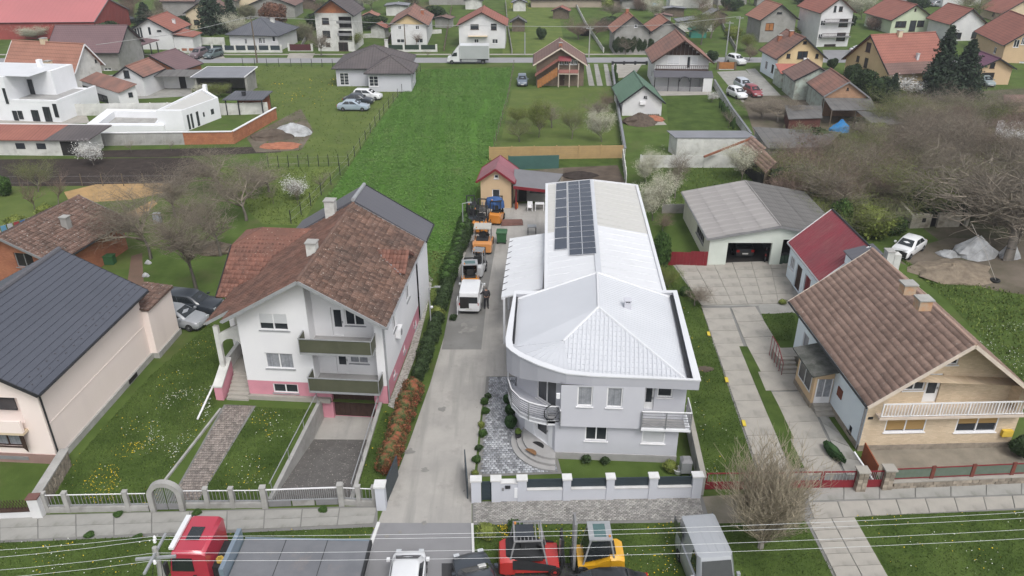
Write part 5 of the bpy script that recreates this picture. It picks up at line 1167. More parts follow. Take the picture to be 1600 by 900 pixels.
simple('big peach house with broad red roof at the right edge', 'Q3', apricot, ft_red, [('F',(1584,62,1593,74),{}), ('F',(1592,96,1600,106),{}), ('F',(1596,58,1602,70),{}), ('L',(-4,-2.8,.9,2),dict(uz=True))], verge=trim_dark)
simple('cream house with red roof in the top right corner', 'Q4', cream, ft_red, [('L',(-1.5,-.5,.8,1.6),dict(uz=True,style='b'))])
Q5 = simple('small peach garage house with glazed maroon tiles beside the conifers', 'Q5', apricot, ft_maroon, [('F',(1547,97,1555,107),BP)], verge=trim_dark, name='garage_house', fit=(77.3,131,-.02,6.0,7.4,2.6,4.2,.4,.5))
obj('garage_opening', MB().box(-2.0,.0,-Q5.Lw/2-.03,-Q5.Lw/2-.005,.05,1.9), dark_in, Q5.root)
Q6 = simple('tall white house with dark railed balconies and red roof', 'Q6', white, ft_red, [('F',(1303,9,1307,19),DP), ('F',(1311,10,1317,18),BP), ('F',(1282,32,1290,40),{}), ('F',(1311,30,1325,42),B_), ('F',(1278,53,1285,61),{}), ('F',(1307,51,1321,64),B_), ('F',(1287,69,1305,79),dict(style='b',gl=dark_in,panes=1))], verge=trim_brown, name='tall_house')
for z in (4.6, 1.9):
    b = obj('balcony', MB().box(-2.8,3.2,-Q6.Lw/2-.9,-Q6.Lw/2-.02,z,z+.12), trim_grey, Q6.root); mb = MB().box(-2.8,3.2,-Q6.Lw/2-.92,-Q6.Lw/2-.88,z+.75,z+.82)
    for k in range(24): mb.box(-2.8+k*.25,-2.75+k*.25,-Q6.Lw/2-.91,-Q6.Lw/2-.89,z+.12,z+.75)
    obj('railing', mb, trim_brown, b, kind='stuff')
simple('grey rendered house with boarded balcony and orange roof', 'Q7', greyrender, ft_orange, [('F',(1196,36,1209,48),dict(style='b',gl=wood_or)), ('F',(1214,19,1222,22),DP)])
# row beyond the top of the frame (only eaves and walls seen)
def backhouse(px, py, W, L, he, hr, rot, wall, roof, label, cat='house', hip=False, wins=(), name='gabled_house'):
    g = G(px, py); c, s_ = math.cos(rot), math.sin(rot)
    fit = (g.x - (-s_)*0 + (-s_)*L/2*0 - s_*L/2, g.y + c*L/2, rot, W, L, he, hr, .4, .4)
    h = House(name, label, fit, wall, cat=cat, hip=hip)
    for (f, u0, u1, a, b) in wins: h.win(f, (u0,u1,a,b), uz=True, rec=.06, style='b')
    h.roof(roof); h.walls(); return h
W4 = [('F',-2.6,-1.4,.9,2.0), ('F',1.2,2.4,.9,2.0)]
backhouse(322,46,9,8,3.4,6.0,0,cream,ft_brown,'ochre house half hidden by the big conifer at top left',wins=W4)
backhouse(276,34,15,8,5.5,8.5,-1.57,greyrender,ft_brown,'grey house with broad brown roof behind the red roofed one')
backhouse(425,28,12,9,2.8,5,0,greyrender,ft_brown,'low brown roofed house behind the grey bungalow')
backhouse(905,12,26,8,1.9,2.1,0,mat('beige_hall', (.36,.30,.24), (.31,.26,.21), 1),ft_brown,'long low beige brick shed at the top middle',cat='shed',name='shed')
backhouse(1080,13,12,6,2.6,4,0,white_old,ft_red,'low white and red sheds at the top behind the meadow',cat='shed',name='shed')
backhouse(1145,8,9,9,3,6,.2,greyrender,ft_brown,'grey gabled barn at the top beside the tall bare tree',cat='barn',name='barn')
backhouse(1088,50,8.5,5,2.1,2.7,0,white_old,metal_grey,'white shed with grey roof and maroon edge',cat='shed',name='shed')
backhouse(1092,60,4,3,1.6,2.2,0,mat('teal_wood', (.06,.24,.19), (.05,.2,.16), 2),mat('teal_roof', (.05,.19,.15), (.04,.16,.13), 2),'small teal wooden hut beside the white shed',cat='hut',name='hut')
backhouse(1052,27,6,3,2,2.3,0,wood,metal_grey,'narrow open timber shelter on the far lawn',cat='shelter',name='shelter')
backhouse(740,15,5,5,2.2,3.2,0,white_old,metal_grey,'little white gabled hut beyond the white house',cat='hut',name='hut')
backhouse(620,25,6,5,2.4,2.7,0,white_old,metal_grey,'white flat roofed annex left of the yellow gable house',cat='annex',name='annex')
backhouse(578,40,4,4,2.0,2.8,0,greyrender,ft_orange,'small orange roofed shed right of the three storey house',cat='shed',name='shed')
backhouse(395,12,13,8,3,5.5,0,cream,ft_red,'red roofed house at the top beside the russet tree')
backhouse(700,8,11,7,2.6,4.6,0,greyrender,ft_red,'brick red shed row at the top centre',cat='shed',name='shed')
backhouse(15,14,13,8,3.2,5.6,.1,white_old,metal_grey,'white and grey hall behind the red warehouse',cat='hall',name='hall')
backhouse(1505,10,14,9,4,7,.3,white,ft_red,'white house with red roof at the very top right')
backhouse(1600,20,12,9,4,7,.3,cream,ft_red,'cream house beyond the top right corner roof')
backhouse(1450,4,18,9,3,5,0,greyrender,ft_brown,'grey building row behind the pale green house',cat='building',name='low_building')
for i, (x, rf, wl_, lb) in enumerate(((-120,ft_red,white,'leftmost'),(60,ft_brown,cream,'second'),(500,ft_orange,white_old,'third'),(640,ft_red,cream,'fourth'),(980,ft_brown,white_old,'fifth'),(1180,ft_red,white,'sixth'),(1330,ft_red,cream,'seventh'))):
    backhouse(x,-12,12,9,3.4,6.4,.05*i,wl_,rf,'house roof just below the top edge, %s of the farthest row' % lb)
rg_ = random.Random(12)
for i, (x, y) in enumerate(((690,44),(812,18),(875,30),(985,14),(1035,40),(1120,38),(1190,10),(1255,2),(480,14),(560,16),(590,60),(810,50),(360,14),(1210,60))):
    h_ = backhouse(x,y,rg_.uniform(3,5.5),rg_.uniform(2.5,4),rg_.uniform(1.8,2.2),rg_.uniform(2.4,3.2),rg_.uniform(-.3,.3),[greyrender,white_old,wood][i%3],[ft_brown,metal_grey,ft_red,asbestos_d][i%4],'small garden shed in the plots beyond the far road',cat='shed',name='shed'); h_.root['group'] = 'garden sheds beyond the far road'
# red warehouse top left
rw = House('red_warehouse', 'long red metal warehouse with faded pink roof at top left', (-110,178.5,-1.52,19,46,3.4,6.8,.2,.2), mat('red_sheet_wall', (.30,.075,.065), (.26,.065,.06), .5, courses=(1.2,0,.9,1)), cat='warehouse'); rw.roof(metal_red, verge=trim_grey); rw.walls()
simple('house with dark grey roof at the left edge beside the orange tiles', 'B', white_old, ft_slate, [('R',(-1,0,.8,1.8),dict(uz=True,style='b'))], fit=(-92,128.5,-1.6,8,9,2.9,5.6,.4,.4))
# ---- white outbuildings left
sh = None
simple('white gabled shed with red brown tiles behind the mottled one', 'B', white, ft_mixed, [('F',(193,109,202,122),DP)], name='outbuilding', cat='outbuilding', fit=(-57.4,123.1,-.12,5.0,6.6,2.95,4.48,.3,.3))
simple('brick shed with purple brown roof by the two parked cars', 'B', orangebrick, ft_purple, name='outbuilding', cat='outbuilding', fit=(-56.3,130.4,-.27,9.6,6.4,2.5,4.61,.3,.3))
sh = thing('lean_to', 'long grey lean-to roof between the sheds and the flat grey roof', 'lean-to', tuple(G(285,140,0)))
obj('roof', MB().prism([(-5.0,-1.5,2.3),(2.6,-1.5,2.3),(3.2,1.6,2.7),(-3.6,1.6,2.7)], (0,0,.08)), asbestos_d, sh); obj('wall', MB().box(-4.6,3,.9,1.3,0,2.3), white, sh); obj('door', MB().box(-.6,.4,.86,.9,0,1.9), dark_in, sh)
sh = thing('carport', 'flat grey roofed carport with open dark front at the meadow edge', 'carport', tuple(G(352,143,0)))
obj('roof', MB().prism([(-4.2,-2.0,2.5),(3.9,-2.0,2.5),(4.6,2.9,3.1),(-3.2,2.9,3.1)], (0,0,.12)), metal_grey, sh); obj('verge', MB().beam((-4.25,-2,2.6),(-3.25,2.9,3.2),.1,.12).beam((3.95,-2,2.6),(4.65,2.9,3.2),.1,.12).beam((-3.2,2.95,3.2),(4.6,2.95,3.2),.1,.12), trim_white, sh, kind='stuff')
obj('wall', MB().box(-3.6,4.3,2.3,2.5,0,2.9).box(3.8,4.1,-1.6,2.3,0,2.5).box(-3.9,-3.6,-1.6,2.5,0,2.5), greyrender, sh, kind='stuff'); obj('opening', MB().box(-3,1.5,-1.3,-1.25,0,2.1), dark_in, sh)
# porch roof of the purple house
sh = thing('veranda', 'dark brown tiled veranda roof on black posts beside the purple house', 'veranda', tuple(G(215,88,0)))
obj('roof', MB().prism([(-4.4,-.8,2.6),(2.2,-2.2,2.3),(3.9,1.9,2.6),(-3.4,2.6,3.3)], (0,0,.12)), ft_purple, sh)
for x, y in ((-.8,-1.4),(.7,-1.7),(2.0,-1.9),(2.8,-.3),(3.4,1.3)): obj('post', MB().box(x,x+.16,y,y+.16,0,2.35), trim_dark, sh)
# ================================================================ MODERN WHITE VILLA (left edge)
v = thing('modern_villa', 'modern white flat roofed villa with terrace at the left edge', 'villa', tuple(G(60,190,0)), -.12)
vM = Matrix.Translation(G(60,190,0)) @ Matrix.Rotation(-.12, 4, 'Z'); vI = vM.inverted()
obj('lower_block', MB().box(-12,3.4,0,9,0,2.6), white_new, v)
obj('terrace', MB().box(-3.2,3.1,.5,8,2.62,2.66), plinthgrey, v); obj('terrace_parapet', MB().box(3.1,3.4,0,9,2.62,2.95).box(-3.2,3.1,0,.3,2.62,2.95), white_new, v, kind='stuff')
ub = obj('upper_block', MB().box(-12,-3.4,.0,9,2.62,5.9).box(-3.4,.6,4.2,9,2.62,5.9), white_new, v, kind='stuff'); obj('flat_roof', MB().box(-11.6,-.0,.5,8.6,5.91,5.95), metal_white, v)
f1 = Face(v, vM, (-12.0,-.01), (3.41,-.01), white_new, 2.6)
for b in ((21,173,28,188),(29,173,36,186),(51,172,62,193),(69,167,80,190),(84,161,94,183)): f1.win('F', b, style='d', panes=2, rec=-.02, sill=False)
f2 = Face(v, vM, (-3.41,-.01), (-3.39,4.2), white_new, 5.9)
f3 = Face(v, vM, (-12.0,-.02), (-3.4,-.02), white_new, 5.9)
for b in ((10,138,17,162),(18,136,26,159)): f3.win('F', b, style='d', panes=1, rec=-.02, sill=False)
f4 = Face(v, vM, (-3.4,4.18), (.6,4.18), white_new, 5.9); f4.win('F', (41,124,53,149), style='d', panes=2, rec=-.02, sill=False)
obj('chimney', MB().box(-3.0,-2.4,6.5,7.1,5.9,6.9), white_new, v)
# long low roof in front of the villa
lh = thing('long_outbuilding', 'long low white outbuilding with half red half grey roof below the villa', 'outbuilding', tuple(G(55,243,0)), -.03)
obj('roof', MB().prism([(-14,-.4,1.9),(1.8,-.4,1.9),(2.9,3.4,2.7),(-14,3.4,2.7)], (0,0,.1)), ft_red, lh); obj('roof', MB().prism([(1.82,-.4,1.9),(7.0,-.4,1.9),(8.2,3.4,2.7),(2.92,3.4,2.7)], (0,0,.1)), ft_dark, lh, label='grey half of the roof')
obj('wall', MB().box(-14,6.6,.0,3.4,0,1.9), white_old, lh)
for x in (-6.5,-2.0,.5): obj('window', MB().box(x,x+1.1,-.03,-.002,.8,1.5), glass, lh)
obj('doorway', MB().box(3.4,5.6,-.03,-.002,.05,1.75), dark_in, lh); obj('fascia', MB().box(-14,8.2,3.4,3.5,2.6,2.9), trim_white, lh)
# pool, pool house, walls
pa = [G(135,208), G(258,208), G(275,183), G(170,181)]
pw = thing('pool', 'walled rectangular basin with white rim beside the white pool house', 'pool', tuple(pa[0])); 
mb = MB()
loc = [p-pa[0] for p in pa]; ce = sum(loc, Vector())/4
rim = [(p, ce+(p-ce)*.72) for p in loc]
for i in range(4):
    a, b = rim[i], rim[(i+1)%4]; mb.prism([a[0], b[0], b[1], a[1]], (0,0,1.0))
obj('rim', mb, white_new, pw); obj('pool_floor', MB().poly([(p[1].x,p[1].y,.12) for p in rim]), concrete_wall, pw)
ph = thing('pool_house', 'narrow white flat roofed pool house running away from the camera', 'pool house', tuple(G(255,205)), 0)
o0 = G(255,205); a, b = G(250,206)-o0, G(290,206)-o0; far_l, far_r = G(322,168)-o0, G(346,184)-o0
ring = [a, b, far_r, far_l]; mb = MB().prism([(p.x,p.y,0) for p in ring], (0,0,2.5)); obj('wall', mb, white_new, ph)
ce = sum(ring, Vector())/4; mb = MB()
for i in range(4):
    p, q = ring[i], ring[(i+1)%4]; mb.prism([(p.x,p.y,2.5),(q.x,q.y,2.5),tuple(ce+(q-ce)*.9+Vector((0,0,2.5))),tuple(ce+(p-ce)*.9+Vector((0,0,2.5)))], (0,0,.3))
obj('parapet', mb, white_new, ph); obj('flat_roof', MB().poly([tuple(ce+(p-ce)*.92+Vector((0,0,2.56))) for p in ring]), metal_cream, ph)
d = (far_r-b).normalized(); n_ = Vector((d.y,-d.x,0))
for t0, t1, z0, z1 in ((.10,.15,.1,2.0),(.19,.24,.1,2.0),(.34,.40,.1,2.0),(.52,.56,1,1.6),(.74,.82,.9,1.6)):
    p, q = b+(far_r-b)*t0, b+(far_r-b)*t1; obj('window', MB().prism([(p.x,p.y,z0),(q.x,q.y,z0),(q.x,q.y,z1),(p.x,p.y,z1)], n_*.03), glass, ph)
obj('chimney', MB().box(far_l.x+.3,far_l.x+.8,far_l.y-.8,far_l.y-.3,2.5,3.4), white_new, ph)
gz = thing('pavilion', 'small garden pavilion with dark grey roof behind the brick wall', 'pavilion', tuple(G(392,176)))
obj('roof', MB().prism([(-3.2,-1.6,2.1),(2.4,-1.6,2.1),(2.9,2.0,2.5),(-2.4,2.0,2.5)], (0,0,.12)), ft_slate, gz)
for x, y in ((-2.9,-1.4),(-1.2,-1.4),(2.1,-1.4),(2.3,1.7)): obj('post', MB().box(x,x+.14,y,y+.14,0,2.1), trim_dark, gz)
obj('back_wall', MB().box(-2.2,2.4,1.5,1.7,0,2.1), redbrick, gz); obj('flue', MB().tube([(-.6,0,2.5),(-.6,0,3.0)], .3, 10), trim_dark, gz)
# ================================================================ RIGHT BACK SHEDS
def px_roof(nm, label, cat, corners, m, wallm=None, t=.08, base=None, posts=()):
    """a roof sheet whose corners are (px, py, z), standing on walls or posts"""
    P_ = [G(x, y, z) for x, y, z in corners]; o0 = Vector((P_[0].x, P_[0].y, 0)); th_ = thing(nm, label, cat, tuple(o0)); q = [p-o0 for p in P_]
    obj('roof', MB().prism(q, (0,0,-t)), m, th_)
    if wallm:
        mb = MB(); ce = sum(q, Vector())/len(q); r = [ce+(p-ce)*.93 for p in q]
        for i in range(len(r)): a, b = r[i], r[(i+1)%len(r)]; mb.poly([(a.x,a.y,0),(b.x,b.y,0),(b.x,b.y,b.z-t),(a.x,a.y,a.z-t)])
        obj('wall', mb, wallm, th_)
    else:
        for p in q: obj('post', MB().box(p.x-.07,p.x+.07,p.y-.07,p.y+.07,0,p.z-t), wood, th_)
    return th_
px_roof('long_shed', 'long white walled shed with grey felt roof beyond the small lawn', 'shed', [(1055,215,2.3),(1182,215,2.3),(1165,204,2.5),(1042,204,2.5)], metal_grey, white_old)
px_roof('shed', 'grey corrugated shed roof behind the blossom tree', 'shed', [(1200,232,2.3),(1290,230,2.3),(1315,206,2.6),(1176,198,2.6)], asbestos_d, greyrender)
px_roof('shed', 'open shed with grey roof in front of the orange gable', 'shed', [(1300,172,2.2),(1371,172,2.2),(1360,152,2.6),(1287,153,2.6)], asbestos_d)
px_roof('shed', 'low grey corrugated roof right of the blue tarpaulin', 'shed', [(1365,195,2.0),(1440,192,2.0),(1420,178,2.3),(1338,173,2.3)], asbestos_d)
px_roof('shed', 'small brown tiled shed at the right edge above the thicket', 'shed', [(1570,175,2.0),(1680,175,2.0),(1680,148,3.0),(1568,148,3.0)], ft_brown, greyrender)
px_roof('shed', 'shed covered with white sheeting at the right edge', 'shed', [(1548,232,1.8),(1640,228,1.8),(1640,190,2.6),(1560,188,2.6)], mat('white_foil', (.55,.56,.57), (.38,.38,.38), 1.4, dirt=((.28,.28,.27), 1, .52)), greyrender)
px_roof('garage_row', 'dark rusty wall shed behind the bare tangle of branches', 'shed', [(1232,186,1.9),(1285,184,1.9),(1284,165,2.0),(1226,164,2.0)], asbestos_d, mat('rusty_brown_wall', (.12,.05,.04), (.09,.04,.035), 1))
sk_ = px_roof('timber_shack', 'leaning timber shack with flaking brown tiled roof beside the blossom tree', 'shack', [(1196,270,2.0),(1213,253,2.9),(1176,215,2.9),(1157,233,2.0)], tile_pale)
a, b, c, d = [G(x,y,z)-sk_.location for x,y,z in [(1196,270,2.0),(1213,253,2.9),(1176,215,2.9),(1157,233,2.0)]]
obj('roof_tiles', tile_mesh([a,b,c,d], (b-a).cross(d-a).normalized() if (b-a).cross(d-a).z > 0 else -(b-a).cross(d-a).normalized(), .3, .42), tile_pale, sk_, kind='stuff')
for k in range(12):
    p = lerp(a,b,(k+.5)/12); obj('plank', MB().box(p.x-.07,p.x+.07,p.y+.05,p.y+.09,0,p.z-.1), wood, sk_)
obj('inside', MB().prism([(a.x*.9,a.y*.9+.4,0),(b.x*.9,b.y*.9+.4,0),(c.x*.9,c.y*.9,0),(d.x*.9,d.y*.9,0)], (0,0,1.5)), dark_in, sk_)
p, q = G(1100,245,1.6)-sk_.location, G(1172,217,2.9)-sk_.location
obj('beam', MB().beam(p, q, .2, .2), mat('rusty_beam', (.24,.10,.06), (.18,.08,.05), 2), sk_)
st_ = px_roof('outbuilding', 'white shed with mottled tiles, nearest the modern villa', 'outbuilding', [(124,125,2.3),(185,145,2.3),(214,131,3.3),(151,112,3.3)], ft_mixed, white)
a, b, c = [G(x,y,z)-st_.location for x,y,z in [(124,125,2.3),(185,145,2.3),(214,131,3.3)]]
ce = (a+c)/2
def sh_(p): return (ce+(p-ce)*.935)
stM = Matrix.Translation(st_.location)
fa_ = Face(st_, stM, tuple(sh_(a))[:2], tuple(sh_(b))[:2], white, 2.2); fa_.win('F', (131,135,140,145), style='d', panes=1, rec=-.02, sill=False); fa_.win('F', (148,147,168,158), style='d', panes=3, rec=-.02, sill=False)
fb_ = Face(st_, stM, tuple(sh_(b))[:2], tuple(sh_(c))[:2], white, 2.2); fb_.win('F', (200,139,207,152), style='d', panes=1, rec=-.02, sill=False)
# ruined wall with openings
rn = thing('ruined_building', 'roofless ruin with pale plaster panels between dark doorways', 'ruin', tuple(G(1425,357,0)), .0)
ex = G(1512,354)-G(1425,357); Lr = ex.length; rn.rotation_euler.z = math.atan2(ex.y, ex.x)
ruin_m = mat('ruined_plaster', (.36,.34,.29), (.24,.215,.17), 1.2, bump=.4, dirt=((.13,.115,.085), 1.2, .5))
for a, b, hh in ((0,1.7,1.35),(2.4,4.6,1.4),(5.2,Lr,1.3)): obj('wall_panel', MB().box(a,b,0,.3,0,hh), ruin_m, rn)
obj('niche', MB().box(.8,1.15,-.03,-.002,.6,1.0), dark_in, rn); obj('back_wall', MB().box(0,Lr,2.6,2.8,0,1.2), ruin_m, rn); obj('side_wall', MB().prism([(-.25,0,0),(-.25,2.8,0),(-.25,2.8,1.8),(-.25,0,1.3)], (.25,0,0)), ruin_m, rn); obj('floor', MB().box(0,Lr,.3,2.6,0,.05), dark_in, rn)
for k in range(9): obj('rafter', MB().beam((k*.75,-.1,1.42),(k*.75+.3,2.8,1.3),.07,.07), wood, rn)
# ================================================================ SUNKEN GARAGE RAMP
rt = thing('garage_ramp', 'sunken gravel garage ramp between concrete walls before the pink house', 'ramp', tuple(RAMP[0]))
o0 = RAMP[0]; rp = [p-o0 for p in RAMP]; A, B_r, C_r, D_r = rp
dz = Vector((0,0,-1.28))
k = .42
Bm, Cm = lerp(A,B_r,.76), lerp(D_r,C_r,.78)
obj('ramp_surface', MB().poly([A, D_r, Cm+dz, Bm+dz]), gravel_m, rt); obj('garage_apron', MB().poly([Bm+dz, Cm+dz, C_r+dz+Vector((0,.3,0)), B_r+dz+Vector((0,.3,0))]), conc_m, rt)
for nm, p, q, s_ in (('retaining_wall',A,B_r,-1),('retaining_wall',D_r,C_r,1)):
    n_ = Vector((-(q-p).y,(q-p).x,0)).normalized()*(.22)*(1 if s_ < 0 else -1)
    mb = MB().prism([p+Vector((0,0,-1.4)), q+Vector((0,0,-1.4)), q+Vector((0,0,.14)), p+Vector((0,0,.14))], n_); obj(nm, mb, concrete_wall, rt)
    rl = MB(); off = n_*.5
    rl.tube([p+off+Vector((0,.3,.9)), q+off+Vector((0,-.4,.95))], .03, 6)
    for t in (.05,.35,.65,.95): c = lerp(p,q,t)+off; rl.tube([c+Vector((0,0,.1)), c+Vector((0,0,.92))], .022, 5)
    obj('handrail', rl, galv, rt)
# ================================================================ FENCES AND WALLS
def fence(name, label, cat, p0, p1, grp=None):
    d = p1-p0; t = thing(name, label, cat, tuple(p0), math.atan2(d.y, d.x), grp); return t, d.length
def cpost(t, x, h=1.25, w=.22, m=concrete_wall): obj('post', MB().box(x-w/2,x+w/2,-w/2,w/2,0,h).box(x-w/2-.02,x+w/2+.02,-w/2-.02,w/2+.02,h,h+.05), m, t)
# concrete post fence of the pink house, left to right
def concrete_fence(px0, px1, posts, label, bars=True):
    a, b = G(*px0), G(*px1); t, Lf = fence('concrete_fence', label, 'fence', a, b)
    obj('low_wall', MB().box(0,Lf,-.09,.09,0,.32), concrete_wall, t)
    obj('top_rail', MB().box(0,Lf,-.02,.02,1.09,1.125), trim_white, t); obj('bottom_rail', MB().box(0,Lf,-.02,.02,.42,.46), galv, t)
    for u in posts: cpost(t, u*Lf)
    bar = MB().box(-.012,.012,-.012,.012,.46,1.08).mesh('fence_bar'); bar.materials.append(trim_grey)
    n = int(Lf/.19)
    for i in range(n):
        c = bpy.data.objects.new('fence_bar', bar); C.objects.link(c); c.parent = t; c.location = ((i+.5)*Lf/n, 0, 0)
    return t, Lf
concrete_fence((76,800),(234,797),(0,.21,.8),'grey concrete post fence left of the arched gate')
t, Lf = concrete_fence((292,793),(415,792),(.28,.6,1),'grey concrete post fence between the arched gate and the ramp gate')
concrete_fence((536,788),(588,790),(0,.5,.97),'short concrete post fence between the ramp gate and the white pillar')
# ramp gate
a, b = G(420,793), G(530,789); t, Lf = fence('ramp_gate', 'wide double metal gate closing the garage ramp', 'gate', a, b)
for i in range(3): obj('lower_panel', MB().box(Lf*i/3+.04,Lf*(i+1)/3-.04,-.02,.02,.06,.42), trim_grey if i != 1 else concrete_wall, t)
obj('top_rail', MB().box(0,Lf,-.03,.03,1.15,1.2), trim_white, t); obj('lower_rail', MB().box(0,Lf,-.03,.03,.43,.47), galv, t)
bar = MB().box(-.01,.01,-.01,.01,.47,1.15).mesh('gate_bar'); bar.materials.append(galv)
for i in range(34): c = bpy.data.objects.new('gate_bar', bar); C.objects.link(c); c.parent = t; c.location = ((i+.5)*Lf/34,0,0)
cpost(t, -.15, 1.35, .28); cpost(t, Lf+.15, 1.35, .28)
# arched gate
a, b = G(238,798), G(290,797); t, Lf = fence('arched_gate', 'round arched concrete garden gate with double barred doors', 'gate', a, b)
mb = MB(); r_ = Lf/2-.08; 
mb.box(-.02,.24,-.16,.16,0,1.05); mb.box(Lf-.24,Lf+.02,-.16,.16,0,1.05)
obj('gate_pillar', MB().box(-.02,.24,-.16,.16,0,1.05), concrete_wall, t); obj('gate_pillar', MB().box(Lf-.24,Lf+.02,-.16,.16,0,1.05), concrete_wall, t)
mb = MB(); rg = []
for k in range(15):
    a_ = math.pi*k/14; c_, s_ = math.cos(a_), math.sin(a_); R1, R0 = Lf/2+.02, Lf/2-.24; z = 1.05
    rg.append([(Lf/2+R0*c_,-.16,z+R0*s_),(Lf/2+R1*c_,-.16,z+R1*s_),(Lf/2+R1*c_,.16,z+R1*s_),(Lf/2+R0*c_,.16,z+R0*s_)])
mb.loft(rg); obj('arch', mb, concrete_wall, t)
for s_ in (0, 1):
    x0, x1 = (.26, Lf/2-.02) if s_ == 0 else (Lf/2+.02, Lf-.26); g = obj('gate_leaf', MB().box(x0,x1,-.02,.02,.08,.45), trim_grey, t)
    for i in range(7):
        x = lerp(x0+.04,x1-.04,i/6); h_ = 1.0+math.sqrt(max(0,(Lf/2-.3)**2-(x-Lf/2)**2)); obj('gate_bar', MB().box(x-.018,x+.018,-.012,.012,.45,h_), galv, g)
# kerb pipe and left neighbour wall
a, b = G(-60,812), G(70,806); t, Lf = fence('white_wall', 'low white wall with brown coping at the left edge', 'wall', a, b)
obj('wall', MB().box(0,Lf-.5,-.12,.12,0,.45), white, t); obj('coping', MB().box(0,Lf-.5,-.15,.15,.45,.52), trim_brown, t); obj('pillar', MB().box(Lf-.5,Lf,-.2,.2,0,1.25), white, t); obj('pillar_cap', MB().box(Lf-.54,Lf+.04,-.24,.24,1.25,1.32), mat('brown_cap', (.16,.08,.07), (.13,.07,.06), 2), t)
for i in range(22): obj('lattice_bar', MB().beam((.1+i*(Lf-.8)/22,0,.55),(.1+(i+1.4)*(Lf-.8)/22,0,1.1),.02,.02), trim_brown, t); obj('lattice_bar', MB().beam((.1+(i+1.4)*(Lf-.8)/22,.02,.55),(.1+i*(Lf-.8)/22,.02,1.1),.02,.02), trim_brown, t)
a, b = G(62,800), G(106,728); t, Lf = fence('stone_wall', 'rough stone boundary wall beside the pale pink house', 'wall', a, b)
mb = MB()
for i in range(26):
    for j in range(4):
        w_ = Lf/26; mb.box(i*w_+.01+(j%2)*w_*.4, (i+1)*w_-.01+(j%2)*w_*.4, -.2-random.uniform(0,.04), .2+random.uniform(0,.04), j*.24, j*.24+.225)
obj('stones', mb, stone, t, kind='stuff'); obj('coping', MB().box(0,Lf+.2,-.24,.24,.97,1.05), concrete_wall, t)
# white boundary: driveway pillars, anthracite gates, panel fence
wf0, wf1 = G(737,783), G(1093,776)
t, Lf = fence('garden_wall', 'white garden wall with four anthracite panels before the grey house', 'wall', wf0, wf1)
s_ = Lf/(1093-737)
wallm = mat('fence_white', (.50,.515,.56), (.47,.485,.53), .6, bump=.05)
g0, g1 = (773-737)*s_, (811-737)*s_
obj('wall', MB().box(g0,Lf,-.13,.13,0,.78), wallm, t); obj('wall', MB().box(g0,g1,-.13,.13,.78,1.25), wallm, t, label='taller wall section with the letter box'); obj('coping', MB().box(g0-.02,g1+.05,-.17,.17,1.25,1.31), whitestone, t)
pil = [ (737,752), (768,782), (808,822), (878,890), (945,957), (1011,1024), (1078,1093)]
for x0, x1 in pil:
    x0, x1 = (x0-737)*s_, (x1-737)*s_; o = obj('pillar', MB().box(x0,x1,-.18,.18,0,1.44), wallm, t); obj('pillar_cap', MB().box(x0-.05,x1+.05,-.23,.23,1.44,1.53), whitestone, o)
for x0, x1 in ((822,878),(890,945),(957,1011),(1024,1078)):
    x0, x1 = (x0-737)*s_+.02, (x1-737)*s_-.02; obj('sill', MB().box(x0,x1,-.17,.17,.78,.83), whitestone, t)
    for k in range(5): obj('fence_slat', MB().box(x0,x1,-.025,.025,.87+k*.105,.87+k*.105+.097), anth, t)
x0, x1 = (752-737)*s_+.02, (768-737)*s_-.02+.0
ga = thing('pedestrian_gate', 'narrow anthracite slatted gate beside the letter box wall', 'gate', tuple(wf0), t.rotation_euler.z)
x0, x1 = (752-737)*s_, (770-737)*s_; x1 = g0
for k in range(10): obj('gate_slat', MB().box(x0+.02,x1+.0,-.03,.03,.1+k*.12,.1+k*.12+.11), anth, ga)
obj('frame', MB().box(x0+.02,x0+.07,-.04,.04,.05,1.3), anth, ga); obj('handle', MB().box(x1-.16,x1-.1,-.09,-.03,.65,.8), galv, ga)
mbx = obj('letter_box', MB().box((789-737)*s_,(797-737)*s_,-.2,-.14,.95,1.12), trim_dark, t); obj('intercom', MB().box((784-737)*s_,(787-737)*s_,-.17,-.135,.8,.98), trim_grey, t); obj('white_box', MB().box((803-737)*s_,(811-737)*s_,-.16,-.135,.3,.95), white_new, t)
# driveway left pillar with the opened gate leaf
p = G(597,793); t = thing('gate_pillar', 'white pillar at the left side of the concrete driveway', 'pillar', tuple(p)); obj('pillar', MB().box(-.24,.24,-.24,.24,0,1.5), wallm, t); obj('pillar_cap', MB().box(-.3,.3,-.3,.3,1.5,1.6), whitestone, t)
a, b = G(604,788), G(622,745); t, Lf = fence('driveway_gate', 'opened anthracite gate leaf beside the red leaved hedge', 'gate', a, b)
for k in range(11): obj('gate_slat', MB().box(0,Lf,-.03,.03,.08+k*.125,.08+k*.125+.115), anth, t)
a, b = G(731,781), G(727,735); t, Lf = fence('driveway_gate', 'opened anthracite gate leaf at the right side of the driveway', 'gate', a, b)
for k in range(11): obj('gate_slat', MB().box(0,Lf,-.03,.03,.08+k*.125,.08+k*.125+.115), anth, t)
# pale boundary wall right of the grey house
a, b = G(1096,774), G(1072,660); t, Lf = fence('boundary_wall', 'pale concrete boundary wall running back beside the grey house', 'wall', a, b)
obj('wall', MB().box(0,Lf,-.1,.1,0,1.2), concrete_wall, t); obj('coping', MB().box(-.05,Lf,-.14,.14,1.2,1.26), slab_m, t)
